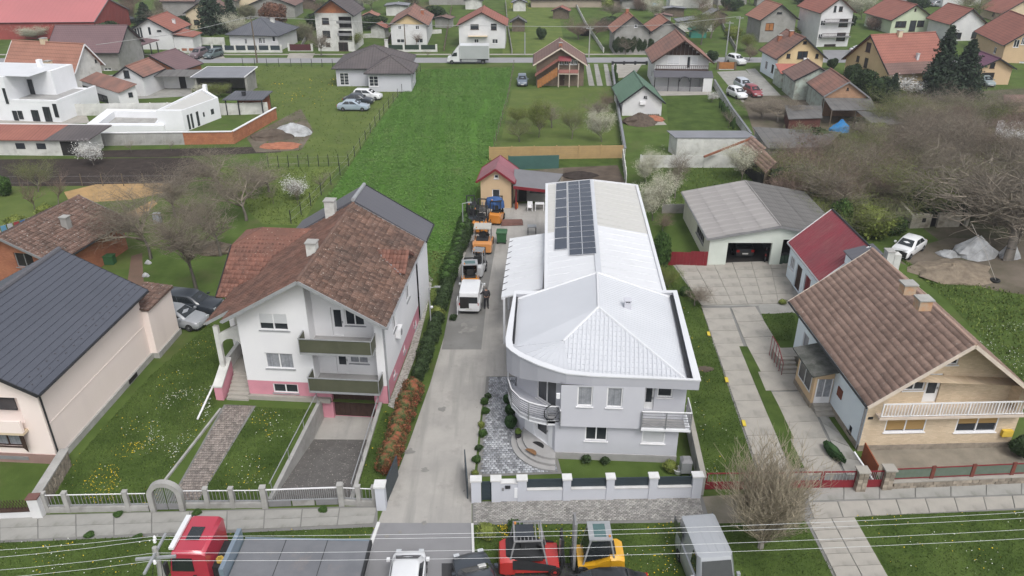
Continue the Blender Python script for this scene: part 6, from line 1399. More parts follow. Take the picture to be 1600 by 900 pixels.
# right: red gates, stone pillars, red framed fence on a stone wall
def stone_pillar(px, py, label, h=1.3):
    p = G(px, py); t = thing('stone_pillar', label, 'pillar', tuple(p)); mb = MB()
    for j in range(6):
        for i in (0, 1): mb.box(-.26+i*.26+.01,-.26+(i+1)*.26-.01,-.24-random.uniform(0,.03),.24,j*h/6,(j+1)*h/6-.015)
    obj('stones', mb, stone, t, kind='stuff'); obj('pillar_cap', MB().box(-.32,.32,-.3,.3,h,h+.08), slab_m, t)
stone_pillar(1341,765,'stone pillar between the wide red gate and the small red gate'); stone_pillar(1382,762,'stone pillar right of the small red gate')
def red_gate(x0, x1, y, label, split=1):
    a, b = G(x0, y), G(x1, y-1); t, Lf = fence('red_gate', label, 'gate', a, b)
    for i in range(split):
        u0, u1 = Lf*i/split+.03, Lf*(i+1)/split-.03; g = obj('gate_leaf', MB().box(u0,u1,-.02,.02,.08,.5), redpaint, t)
        obj('frame', MB().box(u0,u1,-.03,.03,1.1,1.16).box(u0,u0+.06,-.03,.03,.5,1.1).box(u1-.06,u1,-.03,.03,.5,1.1).box(u0,u1,-.03,.03,.5,.56), redpaint, g)
        for k in range(9): x = lerp(u0+.1,u1-.1,k/8); obj('gate_bar', MB().box(x-.008,x+.008,-.01,.01,.56,1.1), galv, g)
red_gate(1100,1224,766,'dark red metal gate section behind the tan shrub',2); red_gate(1228,1334,764,'wide red metal double gate partly behind the bare shrub',2); red_gate(1346,1377,763,'small red metal gate between the two stone pillars')
a, b = G(1388,762), G(1760,745); t, Lf = fence('mesh_fence', 'fence of red framed mesh panels on a low stone wall', 'fence', a, b)
mb = MB(); n = int(Lf/.36)
for i in range(n):
    for j in range(2): mb.box(i*Lf/n+.01+(j*.15), (i+1)*Lf/n-.01+(j*.15), -.16-random.uniform(0,.04), .14, j*.22, j*.22+.205)
obj('stone_wall', mb, stone, t, kind='stuff'); obj('coping', MB().box(0,Lf,-.2,.18,.45,.52), slab_m, t)
n = int(Lf/2.1)
meshm = mat('green_mesh_infill', (.12,.15,.12), (.10,.13,.10), 3, rough=.8)
for i in range(n+1):
    x = i*Lf/n; obj('fence_post', MB().box(x-.1,x+.1,-.04,.04,.5,1.35), mat('rust_red_metal', (.18,.055,.04), (.13,.045,.035), 2, rough=.8), t)
    if i < n:
        x1 = (i+1)*Lf/n; obj('frame', MB().box(x+.1,x1-.1,-.02,.02,1.22,1.27).box(x+.1,x1-.1,-.02,.02,.58,.63), redpaint, t)
        g = obj('mesh_panel', MB().box(x+.12,x1-.12,-.005,.005,.64,1.21), meshm, t)
a, b = G(1352,708), G(1366,762); t, Lf = fence('rusty_panel', 'rust red sheet panel standing between house corner and stone pillar', 'panel', G(1366,752), G(1346,716)); obj('panel', MB().box(0,Lf,-.03,.03,0,1.1), mat('rust_sheet', (.30,.09,.04), (.22,.07,.035), 1.2), t)
p = G(1364,758); q = G(1336,706); tag(obj('white_pole', MB().tube([G(1365,751,.5), G(1335,706,1.1)], .045, 8), trim_white), 'white pipe leaning from the house corner over the small red gate', 'pipe')
# red sheet fence beside the garage
a, b = G(1040,414), G(1104,416); t, Lf = fence('red_sheet_fence', 'dark red sheet metal fence beside the cream garage', 'fence', a, b)
n = 12
for k in range(n): obj('sheet', MB().box(k*Lf/n,(k+1)*Lf/n-.01,-.03-.02*(k%2),.0,0,1.35 if k > 6 else 1.25), redpaint, t)
# drain pipe on the left lawn
a, b = G(309,657), G(343,608); tag(obj('drain_pipe', MB().tube([a+Vector((0,0,.1)), b+Vector((0,0,.9))], .06, 8), trim_white), 'white drain pipe sloping down from the porch onto the lawn', 'pipe')
# yellow kerb posts
for i, (x, y) in enumerate(((1107,524),(1135,596),(1162,664))):
    p = G(x, y); t = thing('marker_board', 'yellow marker board, %s along the slab path' % ('farthest','middle one','nearest')[i], 'marker', tuple(p), -.1, 'yellow marker boards along the path')
    obj('board', MB().box(-.1,.1,-.28,.28,.12,.16), mat('yellow_paint', (.60,.47,.06), (.5,.38,.05), 3), t)
    for k in (-.2,.2): obj('leg', MB().box(-.05,.05,k-.03,k+.03,0,.12), trim_grey, t)
# concrete and panel walls far left
def panel_wall(pts, label, m, h=1.7, n=None, coping=None, name='panel_wall', seg=2.2):
    P_ = [G(*p) for p in pts]; t = thing(name, label, 'wall', tuple(P_[0]))
    for a, b in zip(P_, P_[1:]):
        d = b-a; k = max(1, int(d.length/seg)); ang = math.atan2(d.y, d.x)
        for i in range(k):
            p = a+d*i/k-P_[0]; w_ = d.length/k; o = obj('wall_panel', MB().box(.06,w_-.0,-.04,.04,0,h-.05), m, t, loc=tuple(p), rz=ang); obj('post', MB().box(-.06,.06,-.09,.09,0,h+.03), m, o)
        if coping: o = obj('coping', MB().box(0,d.length,-.14,.14,h-.05,h+.05), coping, t, loc=tuple(a-P_[0]), rz=ang)
    return t
panel_wall([(103,181),(345,178)], 'grey white precast panel wall behind the white sheds', white_old)
panel_wall([(345,180),(420,178)], 'white wall behind the garden pavilion', white_old)
panel_wall([(135,228),(290,226)], 'grey concrete panel wall below the white basin', concrete_wall, 1.6, coping=trim_white)
panel_wall([(290,226),(366,225),(433,186)], 'red hollow brick wall with white coping at the pool garden', orangebrick, 1.6, coping=trim_white, name='brick_wall', seg=3)
panel_wall([(300,70),(352,70)], 'white boundary wall beside the red roofed house', white_old, 1.5)
panel_wall([(765,250),(973,247)], 'sand coloured plank fence behind the small apricot house', mat('sand_planks', (.42,.29,.14), (.36,.25,.125), 1.4, courses=(.25,0,.85,2)), 1.6, name='plank_fence', seg=2.4)
panel_wall([(973,250),(978,290)], 'pale concrete wall from the plank fence to the warehouse', white_old, 1.3)
panel_wall([(956,112),(964,170),(976,246)], 'long white wall between the orchard and the green roofed house', white_old, 1.1, coping=metal_grey)
panel_wall([(1115,135),(1142,180),(1172,222)], 'white wall with grey coping behind the conifer hedge', white_old, 1.1, coping=metal_grey)
panel_wall([(1000,262),(1150,262),(1180,240)], 'pale wall along the far side of the small green lawn', white_old, 1.5, seg=3)
panel_wall([(1035,333),(1072,333)], 'grey wooden fence panel on the lawn beside the garage', greyrender, 1.0)
panel_wall([(1335,205),(1445,202)], 'old wall behind the brown thicket', ruin_m, 1.2)
panel_wall([(795,265),(873,263)], 'dark green sheet fence behind the terrace roof', mat('green_sheet', (.05,.115,.10), (.045,.10,.09), 1), 1.6, seg=4.5)
for i, q in enumerate((((694,80),(700,45),(706,12)),((800,84),(793,40),(790,5)),((943,82),(915,40),(900,10)),((600,79),(625,35),(650,5)),((1150,80),(1130,45),(1120,10)),((560,60),(690,52)),((1010,78),(1030,40),(1042,18)),((470,78),(490,40)))): panel_wall(q, 'weathered plot fence in the far gardens, %s' % ['left of the white house','right of the white house','at the brown thicket','by the yellow gabled house','beside the grey barn','crossing behind the yellow gable','by the maroon edged shed','beside the hipped bungalow'][i], [wood,greyrender,white_old][i%3], .9, seg=5, name='plot_fence')
# wire fences
def wire_fence(pts, label, n_posts, m=galv, h=1.4, wires=2):
    P_ = [G(*p) for p in pts]; t = thing('wire_fence', label, 'fence', tuple(P_[0])); tot = sum((b-a).length for a, b in zip(P_, P_[1:])); post = MB().box(-.035,.035,-.035,.035,0,h).mesh('post'); post.materials.append(m)
    for a, b in zip(P_, P_[1:]):
        k = max(1, round(n_posts*(b-a).length/tot))
        for i in range(k+1): c = bpy.data.objects.new('post', post); C.objects.link(c); c.parent = t; c.location = a+(b-a)*i/k-P_[0]
        for w_ in range(wires): z = Vector((0,0,h*(w_+.6)/wires)); obj('wire', MB().tube([a-P_[0]+z, b-P_[0]+z], .007, 3), galv, t)
    return t
wire_fence([(455,350),(486,322),(545,260),(600,178),(657,112)], 'dark post and wire fence along the left side of the crop field', 22, trim_dark)
wire_fence([(803,106),(793,160),(772,232)], 'wooden post fence along the right side of the crop field', 14, wood)
wire_fence([(420,262),(545,259)], 'wire fence between meadow and orchard lawn', 8, trim_dark)
wire_fence([(0,292),(290,290)], 'low wire fence at the edge of the ploughed strip', 9, wood)
wire_fence([(380,103),(455,104),(520,105)], 'wire fence along the road verge at the meadow', 8, trim_dark)
def street_fence(x0, x1, y, label, m, h=1.3, low=.4, n=6, pm=None):
    a, b = G(x0,y), G(x1,y); t, Lf = fence('street_fence', label, 'fence', a, b); obj('low_wall', MB().box(0,Lf,-.1,.1,0,low), white_old, t)
    for i in range(n+1): x = i*Lf/n; obj('pillar', MB().box(x-.18,x+.18,-.18,.18,0,h+.1), pm or white_old, t)
    for i in range(n): obj('fence_panel', MB().box(i*Lf/n+.18,(i+1)*Lf/n-.18,-.03,.03,low+.05,h), m, t)
street_fence(315,440,82,'anthracite and white street fence of the grey bungalow', anth, n=7); street_fence(284,306,83,'pale brick street fence beside the parked cars', redbrick, h=.9, n=2)
street_fence(452,488,80,'dark maroon sliding gate in the far street fence', mat('maroon_gate', (.09,.03,.035), (.075,.028,.03), 1), low=.1, n=1)
street_fence(606,682,81,'dark green hedge like fence before the yellow gabled house', mat('green_screen', (.03,.05,.035), (.025,.04,.03), 2, bump=.4), n=3)
street_fence(1121,1148,109,'orange plank gate at the far road', wood_or, low=.1, n=1, pm=wood)
street_fence(957,1010,101,'thin dark arched garden gate at the far road', trim_dark, h=.5, low=.1, n=3, pm=trim_dark)
# ================================================================ VEHICLES
def paint(n, c, c2=None): return mat('paint_'+n, c, c2 or tuple(x*.93 for x in c), .8, rough=.28, spec=.5, coat=.5)
pw_, pd_, ps_, pr_ = paint('white', (.66,.67,.68)), paint('graphite', (.035,.042,.052)), paint('silver', (.30,.315,.335)), paint('red', (.42,.035,.03))
pk_, pbl, por, pye = paint('black', (.018,.019,.021)), paint('ice_blue', (.30,.36,.42)), paint('orange', (.50,.19,.03)), paint('yellow', (.62,.33,.02))
lamp_r = mat('red_lamp', (.35,.02,.02), (.28,.015,.015), 4, rough=.2); lamp_w = mat('clear_lamp', (.5,.52,.54), (.4,.42,.44), 6, rough=.1, spec=.7)
rimm = mat('alloy_rim', (.35,.36,.37), (.25,.26,.27), 5, rough=.35, metal=.6); plast = mat('black_plastic', (.03,.031,.033), (.024,.025,.026), 4, rough=.6)
plate = mat('number_plate', (.6,.6,.58), (.55,.55,.53), 3)
_whl = {}
def wheel(parent, x, y, r, w=.2, rim=None, name='wheel'):
    k = (r, w)
    if k not in _whl:
        _whl[k] = (MB().lathe([(r*.62,-w/2),(r*.93,-w/2),(r,-w*.3),(r,w*.3),(r*.93,w/2),(r*.62,w/2)], 16, (0,0), 'y').mesh('wheel', 'a'), MB().lathe([(r*.15,-w/2-.01),(r*.55,-w*.42),(r*.63,-w/2-.005),(r*.63,w/2+.005),(r*.55,w*.42),(r*.15,w/2+.01)], 10, (0,0), 'y').mesh('rim', 'a'))
        _whl[k][0].materials.append(rubber)
    o = bpy.data.objects.new(name, _whl[k][0]); C.objects.link(o); o.parent = parent; o.location = (x, y, r)
    me = _whl[k][1] if rim is None else _whl[k][1].copy()
    if not me.materials: me.materials.append(rim or rimm)
    elif rim: me.materials[0] = rim
    ri = bpy.data.objects.new('rim', me); C.objects.link(ri); ri.parent = o
KINDS = {  # x fraction, belt height fraction, half-width factor ; cabin: bottom x0,x1 top x0,x1
 'sedan': ([(-.5,.50,.80),(-.485,.60,.90),(-.40,.655,.96),(-.25,.66,1),(0,.645,1),(.15,.64,1),(.22,.63,.99),(.36,.575,.96),(.45,.50,.90),(.49,.42,.80),(.5,.33,.74)], (-.40,.235), (-.24,.04)),
 'hatch': ([(-.5,.45,.84),(-.49,.60,.93),(-.42,.66,.97),(-.25,.66,1),(0,.645,1),(.15,.64,1),(.24,.62,.99),(.38,.56,.95),(.46,.49,.88),(.49,.40,.80),(.5,.32,.74)], (-.485,.26), (-.40,.04)),
 'suv': ([(-.5,.48,.88),(-.49,.62,.95),(-.42,.66,.98),(-.25,.66,1),(0,.655,1),(.15,.65,1),(.24,.64,.99),(.40,.60,.96),(.47,.54,.90),(.495,.42,.82),(.5,.34,.78)], (-.48,.24), (-.40,.06)),
 'van': ([(-.5,.50,.93),(-.495,.56,.97),(-.4,.56,1),(-.2,.56,1),(0,.56,1),(.2,.56,1),(.32,.55,.99),(.42,.49,.95),(.48,.40,.88),(.495,.32,.82),(.5,.25,.78)], (-.497,.40), (-.48,.26)),
 'compact': ([(-.5,.50,.86),(-.49,.60,.94),(-.4,.64,.98),(-.2,.64,1),(0,.63,1),(.15,.62,1),(.26,.61,.99),(.38,.57,.95),(.46,.50,.86),(.49,.42,.74),(.5,.34,.62)], (-.49,.335), (-.44,.12)),
 'minivan': ([(-.5,.50,.90),(-.49,.58,.95),(-.4,.60,1),(-.2,.60,1),(0,.60,1),(.15,.60,1),(.26,.59,.99),(.40,.52,.95),(.47,.45,.88),(.492,.37,.82),(.5,.30,.76)], (-.49,.30), (-.46,.12)),
}
def car(label, px, py, rz, kind='sedan', L=4.4, W=1.78, H=1.45, p=None, cat='car', name='parked_car', windows=True, loc=None, nside=2, plate_=True, group=None):
    g = loc or G(px, py); t = thing(name, label, cat, (g.x, g.y, .05), rz, group); st, cb, ct = KINDS[kind]; hw = W/2; zl = .22*min(1, H/1.5)
    rings = []
    for fx, fz, fw in st:
        x, zb, w_ = fx*L, fz*H, hw*fw; lo = zl+.1*(abs(fx) > .47)
        rings.append([(x,-w_*.93,lo),(x,-w_,lo+.12),(x,-w_,lo+(zb-lo)*.62),(x,-w_*.965,zb-.05),(x,-w_*.84,zb),(x,0,zb+.02),(x,w_*.84,zb),(x,w_*.965,zb-.05),(x,w_,lo+(zb-lo)*.62),(x,w_,lo+.12),(x,w_*.93,lo)])
    obj('body', MB().loft(rings), p, t, smooth='a')
    b0, b1, t0, t1 = cb[0]*L, cb[1]*L, ct[0]*L, ct[1]*L; zb = st[4][1]*H; wb, wt = hw*.90, hw*(.72 if kind not in ('van','minivan') else .84); xm = (t0+t1)/2
    rr = []
    for s_, z, wf in ((0,zb-.03,1),(.45,zb+(H-zb)*.5,.96),(.86,zb+(H-zb)*.86,.90),(1,H-.02,.8)):
        wv = wb+(wt-wb)*s_; xa, xb = b0+(t0-b0)*s_, b1+(t1-b1)*s_; rr.append([(xa,-wv*.93,z),(xa+.1,-wv,z),(xb-.18,-wv,z),(xb,-wv*.86,z),(xb+.03,0,z),(xb,wv*.86,z),(xb-.18,wv,z),(xa+.1,wv,z),(xa,wv*.93,z)])
    top = [(x*.0+ (x if True else 0), y*.93, H) for x, y, z in rr[-1]]; rr.append([((x-xm)*.93+xm, y*.9, H+.015) for x, y, z in rr[-1]])
    obj('cabin', MB().loft(rr), p, t, smooth='a')
    def pane(nm, q): 
        q = [Vector(v) for v in q]; n = (q[1]-q[0]).cross(q[2]-q[0]).normalized(); c = sum(q, Vector())/4; n = n if n.dot(c-Vector((xm,0,zb-.3))) > 0 else -n; obj(nm, MB().prism([v+n*.012 for v in q], n*.012), glass_car, t)
    def cp(s_, e):  # corner of the glasshouse: s_ height share, e = (end, side)
        wv = wb+(wt-wb)*s_; xa, xb = b0+(t0-b0)*s_, b1+(t1-b1)*s_; z = zb-.03+(H-.02-zb+.03)*s_; return xa, xb, wv, z
    xa0, xb0, w0, z0 = cp(.12, 0); xa1, xb1, w1, z1 = cp(.88, 0)
    pane('windscreen', [(xb0+.05,-w0*.84,z0),(xb0+.05,w0*.84,z0),(xb1+.05,w1*.82,z1),(xb1+.05,-w1*.82,z1)])
    if windows: pane('rear_window', [(xa0,-w0*.84,z0),(xa0,w0*.84,z0),(xa1,w1*.84,z1),(xa1,-w1*.84,z1)])
    xe = b0 if windows else (b1-b0)*.62+b0
    for s_ in (-1, 1):
        lo_, hi_ = (xa0+.22, xa1+.18) if windows else (xb1-.75, xb1-.72); fa, fb = (xb0-.26, xb1-.22)
        for k in range(nside if windows else 1):
            n_ = nside if windows else 1; a, b = lerp(lo_,fa,k/n_)+.03, lerp(lo_,fa,(k+1)/n_)-.03; c, d = lerp(hi_,fb,k/n_)+.03, lerp(hi_,fb,(k+1)/n_)-.03
            pane('side_window', [(a,s_*w0,z0),(b,s_*w0,z0),(d,s_*w1,z1),(c,s_*w1,z1)])
        obj('wing_mirror', MB().box(xb0-.28,xb0-.12,s_*(hw+.02),s_*(hw+.17),zb,zb+.13), p, t)
        zf = st[-2][1]*H; obj('headlight', MB().box(.455*L,.492*L,s_*hw*.5,s_*hw*.80,zf-.02,zf+.13), lamp_w, t); obj('tail_light', MB().box(-.503*L,-.47*L,s_*hw*.58,s_*hw*.86,st[0][1]*H-.08,st[0][1]*H+.12), lamp_r, t)
        r_ = .31 if H < 1.9 else .36
        for x in (-.30*L, .315*L): wheel(t, x, s_*(hw-.09), r_-.02)
    obj('bumper', MB().cbox((.485*L,0,zl+.14),(.1,hw*1.45,.2)), plast, t); obj('bumper', MB().cbox((-.485*L,0,zl+.14),(.1,hw*1.5,.18)), plast, t)
    if plate_: obj('number_plate', MB().cbox((-.51*L,0,zl+.3),(.02,.5,.11)), plate, t); obj('number_plate', MB().cbox((.512*L+.02,0,zl+.16),(.02,.5,.11)), plate, t)
    obj('underbody', MB().box(-.45*L,.45*L,-hw*.85,hw*.85,.1,zl+.08), plast, t)
    return t
def away(a, d, l): return Vector((a.x-math.cos(d)*l, a.y-math.sin(d)*l, 0))
a = G(641,859,.8); car('white hatchback nosing into the grey asphalt apron at the bottom', 0,0, R(91), 'compact', 3.7, 1.62, 1.5, pw_, loc=away(a, R(91), 1.78))
a = G(731,861,.75); dk_ = car('dark graphite car with sticker on windscreen beside the white hatchback', 0,0, R(106), 'sedan', 4.4, 1.78, 1.42, pd_, loc=away(a, R(106), 2.2))
obj('windscreen_sticker', MB().prism([(.62,-.5,1.2),(.85,-.5,1.08),(.85,-.15,1.08),(.62,-.15,1.2)], (.03,0,.05)), plate, dk_)
a = G(938,899,1.4); car('black car cut by the bottom edge before the yellow forklift', 0,0, R(183), 'sedan', 4.5, 1.78, 1.45, pk_, loc=Vector((a.x,a.y-.25,0)))
A_, B2 = G(1090,805,2.2), G(1119,873,2.15); dv = math.atan2(B2.y-A_.y, B2.x-A_.x); VL = (B2-A_).length/.75; m_ = (A_+B2)/2
v_ = car('silver panel van parked nose down on the grass verge', 0,0, dv, 'van', VL, 1.9, 2.2, ps_, cat='van', name='panel_van', windows=False, loc=Vector((A_.x+math.cos(dv)*.48*VL, A_.y+math.sin(dv)*.48*VL, 0)))
for k in range(4): obj('roof_rib', MB().box(-.44*VL,.2*VL,-.6+.38*k,-.56+.38*k,2.212,2.222), ps_, v_)
for s_ in (-1,1): obj('side_panel', MB().box(-2.2,-.95,s_*.915,s_*.93,1.25,1.8), pd_, v_); obj('door_seam', MB().box(-.85,-.82,s_*.972,s_*.985,.5,1.9), plast, v_)
# white small van with the tailgate open
a = G(733,493); dr = math.atan2(1,.04)
v_ = car('small white delivery van with open rear door on the driveway', 0,0, R(87.5), 'minivan', 4.0, 1.7, 1.75, pw_, cat='van', name='delivery_van', windows=False, loc=Vector((a.x+.08, a.y+2.0, 0)))
obj('cargo_opening', MB().box(-2.02,-2.0,-.66,.66,.55,1.5), dark_in, v_)
d_ = obj('rear_door', MB().box(-2.05,-2.01,-.68,-.02,.5,.98), pw_, v_); obj('rear_door', MB().box(-2.75,-2.03,.76,.80,.4,1.6), pw_, v_, label='rear door standing open'); obj('door_window', MB().box(-2.05,-2.03,-.62,-.06,1.0,1.45), glass_car, v_)
tag(obj('cargo', MB().box(-.25,.2,-.3,.15,0,.35).box(-.1,.15,-.1,.1,.35,.6), galv, loc=(a.x-.28,a.y+.35,.62)), 'grey tool in the open back of the white delivery van', 'tool')
car('silver car half hidden by the pink rear block', 282,507, R(-14), 'hatch', 4.2, 1.7, 1.45, ps_); car('dark grey estate car behind the silver one under the bare tree', 303,486, R(-12), 'suv', 4.6, 1.8, 1.55, pd_)
a, b = G(1400,404), G(1434,382); car('white wrecked car with missing front on the bare dirt yard', 1417,395, math.atan2(a.y-b.y,a.x-b.x), 'sedan', 4.2, 1.68, 1.4, pw_, name='wrecked_car')
w0 = bpy.data.objects.get('wrecked_car'); obj('crumpled_bonnet', MB().prism([(1.5,-.6,.75),(2.2,-.5,.72),(2.3,.3,.95),(1.6,.6,.85)], (0,0,.04)), pw_, w0); obj('engine_bay', MB().box(1.9,2.14,-.7,.7,.35,.75), dark_in, w0)
car('black car parked inside the open garage bay', 1167,406, R(90), 'sedan', 4.3, 1.75, 1.42, pk_, loc=Vector((G(1167,412).x, G(1167,412).y+3.0, 0)))
car('light blue sedan, nearest of three on the meadow', 553,172, R(-3), 'sedan', 4.5, 1.75, 1.42, pbl); car('dark blue estate between the sedan and the white hatchback', 561,162, R(-4), 'sedan', 4.4, 1.75, 1.45, pd_); car('white hatchback, farthest of three on the meadow', 575,155, R(-8), 'hatch', 4.3, 1.75, 1.5, pw_)
car('small grey car on grass left of the orange staircase', 816,132, R(-90), 'hatch', 3.9, 1.65, 1.45, paint('slate', (.12,.15,.19)))
car('silver van like car on the drive beside the orange gate', 1161,140, R(-82), 'suv', 4.3, 1.75, 1.6, paint('pearl', (.42,.45,.50))); car('red car behind the bare tree on the right drive', 1176,149, R(-80), 'hatch', 4.0, 1.7, 1.45, paint('wine', (.24,.04,.05))); car('pale car, nearest on the right drive under branches', 1151,152, R(-75), 'hatch', 4.0, 1.7, 1.45, pw_)
car('brown people carrier parked at the far street', 311,90, R(-100), 'suv', 4.3, 1.75, 1.65, paint('brown', (.15,.11,.12))); car('dark green car parked right of the brown one', 334,90, R(-110), 'hatch', 4.2, 1.75, 1.5, paint('green', (.09,.12,.125)))
car('white car half seen behind the orange plank gate', 1150,100, R(-70), 'suv', 4.2, 1.75, 1.6, pw_); car('silver green car inside the peach garage house', 1538,133, R(-88), 'hatch', 3.8, 1.65, 1.45, paint('sea', (.22,.27,.28)))
car('dark car by the red warehouse corner', 205,36, R(40), 'sedan', 4.3, 1.7, 1.45, pk_); car('white car on the street behind the yellow house', 1345,84, R(0), 'sedan', 4.3, 1.7, 1.45, pw_); car('small silver car at the top right behind roofs', 1465,10, R(10), 'sedan', 4.3, 1.7, 1.45, ps_)
# box truck on the far road
g = G(735,99); t = thing('box_truck', 'white box truck driving left on the far road', 'truck', (g.x,g.y,.04), R(180))
bg_ = mat('truck_box_grey', (.36,.38,.38), (.33,.35,.35), .6, rough=.5)
obj('cargo_box', MB().box(-3.4,1.75,-1.15,1.15,.95,3.2), bg_, t); obj('box_roof', MB().box(-3.42,1.77,-1.17,1.17,3.2,3.28), pw_, t); obj('box_edge', MB().box(-3.42,-3.36,-1.17,1.17,.95,3.2).box(1.72,1.78,-1.17,1.17,.95,3.2), pw_, t)
rings = [[(x,-w_,.45),(x,-w_,z),(x,-w_*.8,z+.05),(x,w_*.8,z+.05),(x,w_,z),(x,w_,.45)] for x, w_, z in ((1.85,.98,2.3),(2.6,.98,2.3),(3.0,.97,1.9),(3.35,.95,1.35),(4.0,.9,1.1),(4.1,.85,.6))]
obj('cab', MB().loft(rings), pw_, t, smooth='a'); obj('wind_deflector', MB().prism([(1.85,-.9,2.35),(2.7,-.9,2.35),(1.95,-.9,3.15)], (0,1.8,0)), pw_, t)
for s_ in (-1,1):
    obj('side_window', MB().prism([(2.3,s_*.99,1.4),(3.2,s_*.985,1.4),(2.9,s_*.985,2.0),(2.3,s_*.99,2.05)], (0,s_*.015,0)), glass_car, t); obj('wing_mirror', MB().box(3.1,3.2,s_*1.0,s_*1.3,1.5,1.85), plast, t)
    for x in (-2.3,3.25): wheel(t, x, s_*.85, .38, .24)
    obj('chassis_rail', MB().box(-3.3,2.0,s_*.4,s_*.5,.6,.8), plast, t); obj('under_guard', MB().box(-1.3,1.5,s_*1.08,s_*1.12,.45,.85), galv, t)
obj('windscreen', MB().prism([(3.05,-.8,1.9),(3.38,-.8,1.42),(3.38,.8,1.42),(3.05,.8,1.9)], (.02,0,.03)), glass_car, t)
# red flatbed truck
zt_ = 2.75; c1, c2, c3, c4 = G(303,811,zt_), G(338,807,zt_), G(326,862,zt_), G(275,861,zt_)
dirx = (c3-c4).normalized(); rz_ = math.atan2(dirx.y, dirx.x)+math.pi
b1 = G(352,836,1.2); orig = Vector(((c3.x+c2.x)/2, (c2.y+c3.y)/2, 0))
t = thing('flatbed_truck', 'red flatbed recovery truck with grey blue load bed', 'truck', (orig.x, orig.y, .03), rz_)
tm = Matrix.Translation(orig) @ Matrix.Rotation(rz_, 4, 'Z'); ti = tm.inverted()
wd = (c2-c3).length/2+.1; ln = (c3-c4).length+.1
rings = []
for x, z, w_, lo in ((-.05,zt_-.12,.96,.7),(.1,zt_,.98,.6),(ln-.35,zt_,.98,.6),(ln-.1,zt_-.1,.97,.5),(ln+.12,zt_-1.1,.98,.45),(ln+.16,.9,.98,.4)): rings.append([(x,-wd*w_,lo),(x,-wd*w_,z-.12),(x,-wd*.9*w_,z),(x,wd*.9*w_,z),(x,wd*w_,z-.12),(x,wd*w_,lo)])
obj('cab', MB().loft(rings), paint('signal_red', (.40,.035,.06)), t, smooth='a')
obj('roof_hatch', MB().box(.45,1.05,-.35,.45,zt_+.005,zt_+.03), glass_car, t); obj('sun_visor', MB().box(ln-.2,ln+.02,-wd*.85,wd*.85,zt_-.02,zt_+.1), pw_, t)
for s_ in (-1,1):
    obj('side_window', MB().prism([(.55,s_*wd*.985,1.65),(ln+.0,s_*wd*.985,1.65),(ln-.12,s_*wd*.985,2.4),(.55,s_*wd*.985,2.4)], (0,s_*.03,0)), glass_car, t); obj('wing_mirror', MB().box(ln+.05,ln+.18,s_*(wd+.1),s_*(wd+.35),1.7,2.35), plast, t)
    wheel(t, ln-.75, s_*(wd-.25), .48, .3); wheel(t, -4.6, s_*(wd-.25), .48, .3); wheel(t, -3.5, s_*(wd-.25), .48, .3); obj('step', MB().box(.5,1.0,s_*wd,s_*(wd+.08),.5,.6), plast, t)
    obj('door_handle', MB().box(.5,.65,s_*wd,s_*(wd+.04),1.35,1.42), plast, t)
obj('windscreen', MB().prism([(ln-.04,-wd*.88,zt_-.25),(ln+.1,-wd*.88,zt_-1.0),(ln+.1,wd*.88,zt_-1.0),(ln-.04,wd*.88,zt_-.25)], (.03,0,.01)), glass_car, t)
bluep = paint('dusty_blue', (.17,.22,.27)); obj('headboard', MB().box(-.75,-.55,-wd-.05,wd+.05,.9,1.85), bluep, t); obj('engine_deck', MB().box(-.55,-.05,-.8,.8,.7,1.5), plast, t)
be = ti @ G(578,842,1.15); 
bed = obj('load_bed', MB().box(be.x,-.8,-wd-.1,wd+.1,1.02,1.15), mat('load_bed_sheet', (.165,.17,.182), (.13,.135,.147), .6, rough=.6, bump=.2, bsc=12, dirt=((.20,.18,.17), .7, .55)), t)
for k in range(1,3): x = lerp(be.x,-.8,k/3); obj('bed_joint', MB().box(x-.015,x+.015,-wd-.1,wd+.1,1.152,1.16), plast, bed)
for s_ in (-1,1): obj('side_rail', MB().box(be.x,-.8,s_*(wd+.1),s_*(wd+.16),1.0,1.2), bluep, bed)
obj('tail_rail', MB().box(be.x-.12,be.x,-wd-.16,wd+.16,.9,1.16), plast, bed); obj('chassis', MB().box(be.x+.3,.2,-.5,.5,.6,1.02), plast, t)
tag(obj('rope_coil', MB().tube([(.16*math.cos(k),.16*math.sin(k),.03+.012*k) for k in range(20)], .03, 5), mat('yellow_rope', (.5,.36,.08), (.42,.3,.06), 3), loc=tuple(tm @ Vector((-.35,.5,1.55)))), 'coil of yellow straps behind the red truck cab', 'straps')
